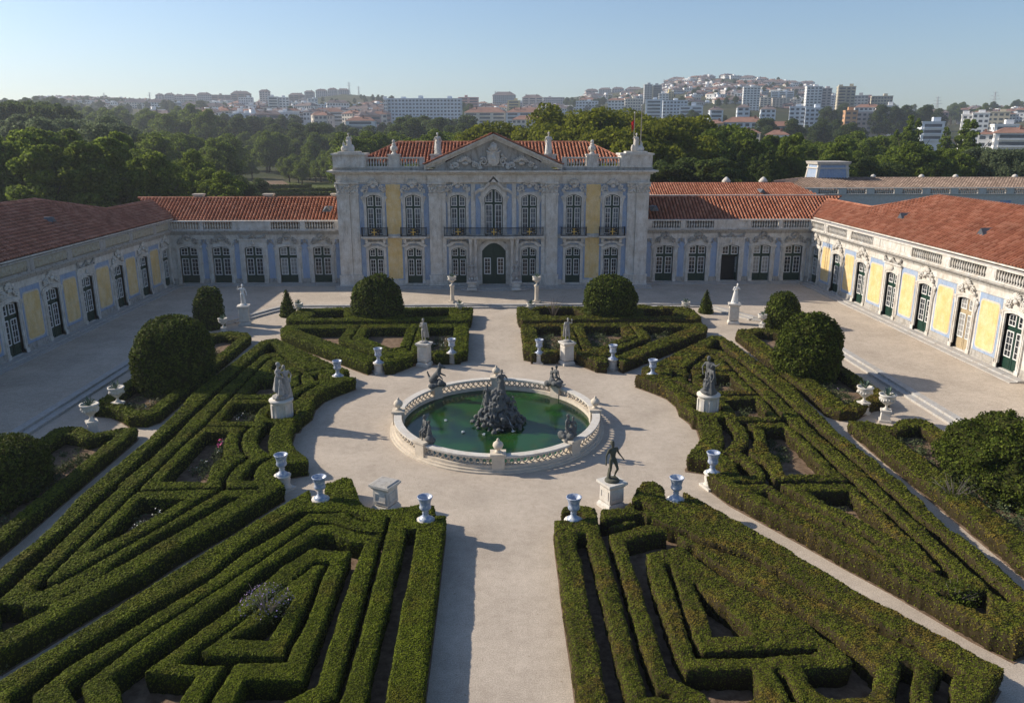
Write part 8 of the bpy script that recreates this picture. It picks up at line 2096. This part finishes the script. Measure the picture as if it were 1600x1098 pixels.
# ------------------------------------------------------------------ trees
def crown(blobs, n, size, mat, seed, up=0.35, squash=1.0, core=True, elong=1.0):
    """blobs: (x,y,z,r). leaf clusters on the upper shells of many small lobes"""
    r = np.random.default_rng(seed)
    B = np.array(blobs)
    w = B[:, 3] ** 2; w /= w.sum()
    bi = r.choice(len(B), n, p=w)
    D = r.normal(0, 1, (n, 3)); D[:, 2] += up; D /= np.linalg.norm(D, axis=1, keepdims=True)
    rad = B[bi, 3] * r.uniform(0.72, 1.08, n)
    P = B[bi, :3] + D * rad[:, None] * np.array([1, 1, squash])
    V, F = cards(P, D, size, 0.75, elong, r)
    if core:
        cv, cf = [], []
        o = 0
        for (x, y, z, q) in B[-4:]:
            mb = MB(); mb.ell((x, y, z), (q * 0.7, q * 0.7, q * 0.7 * squash), 7, 5)
            cv.append(np.array(mb.v)); cf += [tuple(o + i for i in f) for f in mb.f]; o += len(mb.v)
        cv = np.vstack(cv)
        V = np.vstack([V, cv]); F = np.vstack([F, np.array(cf) + n * 4])
    return np_mesh('crown', V, F, M[mat])
def trunk_mesh(h, r0, limbs, seed, spread):
    r = random.Random(seed); mb = MB()
    mb.tube([(0, 0, -1), (0.1, 0, h * 0.35), (0, 0.1, h * 0.75)], [r0, r0 * 0.75, r0 * 0.35], 7)
    for k in range(limbs):
        a = r.uniform(0, 6.28); z = h * r.uniform(0.25, 0.6)
        mb.tube([(0, 0, z), (spread * 0.4 * math.cos(a), spread * 0.4 * math.sin(a), z + h * 0.14), (spread * 0.75 * math.cos(a), spread * 0.75 * math.sin(a), z + h * 0.3)], [r0 * 0.4, r0 * 0.25, r0 * 0.08], 5)
    return mb.mesh('trunk', M['bark'])
def lobes(kind, seed):
    r = random.Random(seed); B = []
    if kind in ('oak', 'plane', 'grey', 'dark'):
        h, w = 16.0, {'oak': 6.2, 'plane': 7.2, 'grey': 6.0, 'dark': 5.6}[kind]
        for k in range(46):
            a = r.uniform(0, 6.28); t = r.uniform(0, 1); q = math.sqrt(r.uniform(0.15, 1))
            zz = 0.24 + 0.68 * t
            env = math.sin(math.pi * min(1, max(0.06, (t * 0.86 + 0.14)))) ** 0.55
            B.append((w * 0.86 * q * env * math.cos(a), w * 0.86 * q * env * math.sin(a), h * zz, r.uniform(0.9, 2.0)))
        B += [(0, 0, h * 0.45, w * 0.5), (0, 0, h * 0.62, w * 0.5), (0, 0, h * 0.78, w * 0.36)]
    elif kind == 'poplar':
        h, w = 18.0, 3.6
        for k in range(44):
            a = r.uniform(0, 6.28); t = r.uniform(0, 1); q = math.sqrt(r.uniform(0.1, 1))
            env = (math.sin(math.pi * min(1, 0.12 + t * 0.84)) ** 0.6) * (1.1 - 0.35 * t)
            B.append((w * q * env * math.cos(a), w * q * env * math.sin(a), h * (0.12 + 0.83 * t), r.uniform(0.6, 1.35)))
        B += [(0, 0, h * t, w * 0.5) for t in (0.3, 0.45, 0.6, 0.75)]
    elif kind == 'cypress':
        h, w = 16.0, 1.5
        for k in range(26):
            t = k / 25; B.append((r.uniform(-0.3, 0.3), r.uniform(-0.3, 0.3), h * (0.06 + 0.9 * t), w * (1.15 - 0.85 * t) * r.uniform(0.8, 1.1)))
    elif kind == 'conifer':
        h, w = 20.0, 4.6
        for k in range(150):
            t = r.uniform(0, 1) ** 1.3; a = r.uniform(0, 6.28); q = r.uniform(0.25, 1) ** 0.5; rr = w * (1.02 - t) ** 0.85
            B.append((rr * q * math.cos(a), rr * q * math.sin(a), h * (0.06 + 0.92 * t), 0.35 + 0.75 * (1 - t)))
        B += [(0, 0, h * t, w * (1 - t) * 0.8) for t in (0.28, 0.5, 0.68, 0.83)]
    elif kind == 'pine':
        h, w = 14.0, 5.2
        for k in range(30):
            a = r.uniform(0, 6.28); q = math.sqrt(r.uniform(0, 1)); B.append((w * q * math.cos(a), w * q * math.sin(a), h * (0.78 + 0.12 * (1 - q * q)) + r.uniform(-0.6, 0.4), r.uniform(0.9, 1.6)))
    else:  # cedar
        h, w = 12.0, 6.5
        for k in range(60):
            a = r.uniform(0, 6.28); lay = r.choice((0.3, 0.5, 0.68, 0.84, 0.94)); q = math.sqrt(r.uniform(0, 1)) * (1.15 - lay * 0.75)
            B.append((w * q * math.cos(a), w * q * math.sin(a), h * lay + r.uniform(-0.4, 0.3), r.uniform(0.7, 1.3)))
    return h, w, B
KM = dict(oak='oak', plane='plane', grey='grey_leaf', dark='dark_leaf', poplar='poplar', cypress='dark_leaf', conifer='poplar', pine='dark_leaf', cedar='dark_leaf')
PROTO = {}
ORD = ['leftmost', 'second from left', 'third from left', 'fourth from left', 'fifth from left', 'sixth from left', 'seventh from left', 'eighth from left', 'ninth from left']
for kind in KM:
    PROTO[kind] = []
    for s in range(3 if kind in ('oak', 'dark', 'plane', 'poplar', 'grey') else 2):
        h, w, B = lobes(kind, s * 7 + len(kind))
        n = {'cypress': 5000, 'pine': 5500, 'cedar': 7000, 'conifer': 14000}.get(kind, 10500)
        cm = crown(B, n, {'cypress': 0.34, 'grey': 0.40, 'poplar': 0.40, 'cedar': 0.38}.get(kind, 0.42), KM[kind], s + 11, 0.35, 0.55 if kind in ('cedar', 'pine') else 0.85)
        tm = trunk_mesh(h * 0.9, {'cypress': 0.25, 'poplar': 0.35}.get(kind, 0.5), 2 if kind in ('cypress', 'poplar') else 7, s, w)
        PROTO[kind].append((h, cm, tm))
for kind, label, pts in TREES:
    for ti, (x, y, zt) in enumerate(sorted(pts, key=lambda p: p[0] / p[1])):
        g0 = float(terrain(x, y))
        h, cm, tm = random.choice(PROTO[kind])
        hh = max(9.0 if y > 700 else 5.0, zt - g0)
        s = hh / h
        sw = min(max(s * random.uniform(0.9, 1.2), 0.55), 1.55)
        nm = {'oak': 'broadleaf_tree', 'plane': 'plane_tree', 'grey': 'willow_tree', 'dark': 'evergreen_tree', 'poplar': 'poplar_tree', 'cypress': 'cypress_tree', 'conifer': 'conifer_tree', 'pine': 'pine_tree', 'cedar': 'cedar_tree'}[kind]
        e = empty(nm, (x, y, g0), random.uniform(0, 6.28), label + (', ' + ORD[ti] if 1 < len(pts) < 10 and len(label.split()) < 13 else ''), 'tree', label + ', same stand')
        e.scale = (sw, sw, s)
        link('crown', cm, e); link('trunk', tm, e)

# park lawn, path and clipped rows seen over the left rear roof
q = MB(); q.prism_xy([(-95, 205), (-42, 215), (-42, 300), (-95, 320), (-140, 300)], -0.02, 0.06)
tag(link('park_lawn', q.mesh('park_lawn', M['lawn'])), kind='structure')
q = MB(); q.prism_xy([(-72, 240), (-62, 240), (-72, 290), (-101, 372), (-140, 473), (-152, 473), (-113, 372), (-84, 290)], 0.06, 0.10)
tag(link('park_path', q.mesh('park_path', M['soil'])), kind='structure')
for k, (xa, ya, xb, yb) in enumerate([(-76, 222, -44, 232), (-74, 240, -44, 252), (-90, 262, -60, 268)]):
    mb = MB(); ln = math.hypot(xb - xa, yb - ya); mb.box(0, ln, -1.0, 1.0, 0, 1.6)
    pts = np.stack([rng.uniform(0, ln, 2600), rng.uniform(-1.1, 1.1, 2600), rng.uniform(1.4, 1.75, 2600)], 1)
    pts[:1200, 2] = rng.uniform(0, 1.6, 1200); pts[:1200, 1] = -1.05
    V, F = cards(pts, np.tile([0, -0.3, 1.0], (2600, 1)), 0.4, 0.6)
    V = np.vstack([V, np.array(mb.v)]); F = np.vstack([F, np.array(mb.f) + 2600 * 4])
    e = empty('park_hedge', (xa, ya, 0.05), math.atan2(yb - ya, xb - xa), ('nearest', 'middle', 'farthest')[k] + ' clipped hedge row on the park lawn behind the left rear wing', 'hedge')
    link('hedge', np_mesh('hedge', V, F, M['hedge']), e)

# ------------------------------------------------------------------ palace ranges behind the right wing
rb = empty('rear_range', (0, 0, 0), 0, 'rear palace range with balustrade and orange roof behind the right rear wing', 'palace wing')
q = MB(); q.box(18, 47, 112, 122, 0, 8.0); link('wall', q.mesh('wall', M['stone']), rb)
sub = empty('parapet', (32.5, 112, 0)); sub.parent = rb
balustrade(sub, [(a, a + 3.0, 'open') for a in (-13.6, -9.2, -4.8, -0.4, 4.0, 8.4)], -14.5, 14.5, 8.0, 0.0)
t = MB(); tile_slope(t, [(18, 112.6, 8.75), (47, 112.6, 8.75), (44, 117, 10.4), (18, 117, 10.4)], 0.36); ridge_tiles(t, (18, 117, 10.4), (44, 117, 10.4))
tile_slope(t, [(47, 122, 8.75), (18, 122, 8.75), (18, 117, 10.4), (44, 117, 10.4)], 0.36); t.add([(47, 112.6, 8.75), (47, 122, 8.75), (44, 117, 10.4)], [(0, 1, 2)], 1)
link('roof', t.mesh('roof', [M['tile'], M['tile_bed']]), rb)
for x in (34.5, 40.0):
    q = MB(); q.lathe([(0.55, 0), (0.5, 0.3), (0.7, 0.45), (0.45, 0.8), (0.1, 1.1)], 10); link('chimney', q.mesh('chimney', M['stone_white']), rb, (x, 117.6, 10.2))
hatch(rb, (38.5, 113.6, 9.3), 0, 0.8)
rc = empty('old_range', (0, 0, 0), 0, 'old palace range with worn brown roof and blue panels behind the right side wing', 'palace wing')
q = MB(); q.box(47.2, 110, 128, 146, 0, 8.0); link('wall', q.mesh('wall', M['stone_white']), rc)
sub = empty('parapet', (78, 128, 0)); sub.parent = rc
balustrade(sub, [(a, a + 3.4, 'open') for a in np.arange(-30, 30, 4.6)], -30.8, 32, 7.95, 0.0, mat='stone_white')
for k, x in enumerate(np.arange(70, 108, 4.6)):
    if k % 3 == 1:
        mb = MB(); mb.prism_xz([(px_, pz) for px_, pz in arch_pts(1.6, 3.6, 0.8)], -0.06, 0.0); o = link('window', mb.mesh('window', M['pane']), rc, (x, 128, 3.2))
        mb = MB(); a_ = arch_pts(1.6, 3.6, 0.8); mb.band(a_, [(px_ * 1.5, pz * 1.08) for px_, pz in a_], -0.14, 0.0); link('window_frame', mb.mesh('window_frame', M['stone_white']), o)
    else:
        q = MB(); q.box(x - 0.9, x + 0.9, 127.95, 128, 2.8, 7.0); link('blue_panel', q.mesh('blue_panel', M['blue']), rc)
t = MB()
tile_slope(t, [(47.5, 129, 8.6), (109, 129, 8.6), (104, 137, 10.15), (53, 137, 10.15)], 0.5, 0.7, 0.16)
tile_slope(t, [(109, 146, 8.6), (47.5, 146, 8.6), (53, 137, 10.15), (104, 137, 10.15)], 0.5, 0.7, 0.16)
tile_slope(t, [(47.5, 146, 8.6), (47.5, 129, 8.6), (53, 137, 10.15)], 0.5, 0.7, 0.16)
ridge_tiles(t, (53, 137, 10.15), (104, 137, 10.15)); ridge_tiles(t, (47.5, 129, 8.6), (53, 137, 10.15))
link('roof', t.mesh('roof', [M['tile_old'], M['tile_old']]), rc)
for x in (66.0, 74.5, 80.5, 91.0):
    q = MB(); q.lathe([(0.7, 0), (0.6, 0.4), (0.8, 0.6), (0.5, 1.1), (0.1, 1.3)], 10); link('chimney', q.mesh('chimney', M['stone_white']), rc, (x, 137.5, 9.9), 0, 0.65)
bt = empty('blue_tower', (58.5, 139, 8), 0, 'squat blue block with pale cornice bands standing on the old brown roof', 'tower')
q = MB(); q.taper(0, 0, 0, 4.4, 3.1, 2.6, 2.55, 2.2); link('wall', q.mesh('wall', M['blue']), bt)
q = MB()
for sx in (-1, 1):
    for sy in (-1, 1):
        q = MB(); q.add([(sx * 3.16, sy * 2.66, 0), (sx * 2.7, sy * 2.66, 0), (sx * 2.7, sy * 2.2, 0), (sx * 3.16, sy * 2.2, 0), (sx * 2.61, sy * 2.26, 4.4), (sx * 2.15, sy * 2.26, 4.4), (sx * 2.15, sy * 1.8, 4.4), (sx * 2.61, sy * 1.8, 4.4)], [(0, 1, 5, 4), (1, 2, 6, 5), (2, 3, 7, 6), (3, 0, 4, 7)]); link('quoin', q.mesh('quoin', M['stone_white']), bt)
q = MB(); q.taper(0, 0, 3.7, 3.9, 2.8, 2.4, 2.8, 2.4); q.taper(0, 0, 4.4, 4.9, 2.8, 2.4, 3.0, 2.6)
link('cornice', q.mesh('cornice', M['stone_white']), bt)

# flagpoles on the pavilion
for i, (x, y, z0, z1) in enumerate([(16.35, 94.0, 14.2, 19.6), (17.2, 94.2, 14.2, 20.4)]):
    mb = MB(); mb.lathe([(0.07, 0), (0.05, z1 - z0), (0.09, z1 - z0 + 0.02), (0.09, z1 - z0 + 0.15), (0.01, z1 - z0 + 0.2)], 8)
    e = empty('flagpole', (x, y, z0), 0, 'flagpole with red flag on the pavilion roof' if i == 0 else 'taller bare flagpole behind the right corner of the pavilion roof', 'flagpole')
    link('pole', mb.mesh('pole', M['metal_pole']), e)
    if i == 0:
        nx, nz = 10, 8
        pts = []
        for a in range(nx + 1):
            for b in range(nz + 1):
                u, v = a / nx, b / nz
                pts.append((-0.05 - 0.34 * u + 0.1 * v * u, 0.14 * math.sin(u * 9 + v * 3) * u, 4.7 - 1.0 * v - 0.45 * u * u))
        idx = np.arange((nx + 1) * (nz + 1)).reshape(nx + 1, nz + 1)
        F = np.stack([idx[:-1, :-1], idx[1:, :-1], idx[1:, 1:], idx[:-1, 1:]], -1).reshape(-1, 4)
        fo = link('flag', np_mesh('flag', np.array(pts), F, M['red_cloth'], smooth=True), e)

# ------------------------------------------------------------------ air
hz = MB(); hz.box(-2400, 2400, -2400, 2400, -14, 175)
hm = bpy.data.materials.new('haze'); hm.use_nodes = True
nt = hm.node_tree
nt.nodes.remove(nt.nodes['Principled BSDF'])
pv = nt.nodes.new('ShaderNodeVolumePrincipled')
pv.inputs['Color'].default_value = (0.80, 0.87, 0.97, 1)
pv.inputs['Density'].default_value = 0.00022
pv.inputs['Anisotropy'].default_value = 0.25
nt.links.new(pv.outputs[0], nt.nodes['Material Output'].inputs['Volume'])
tag(link('haze', hz.mesh('haze', hm)), kind='stuff')
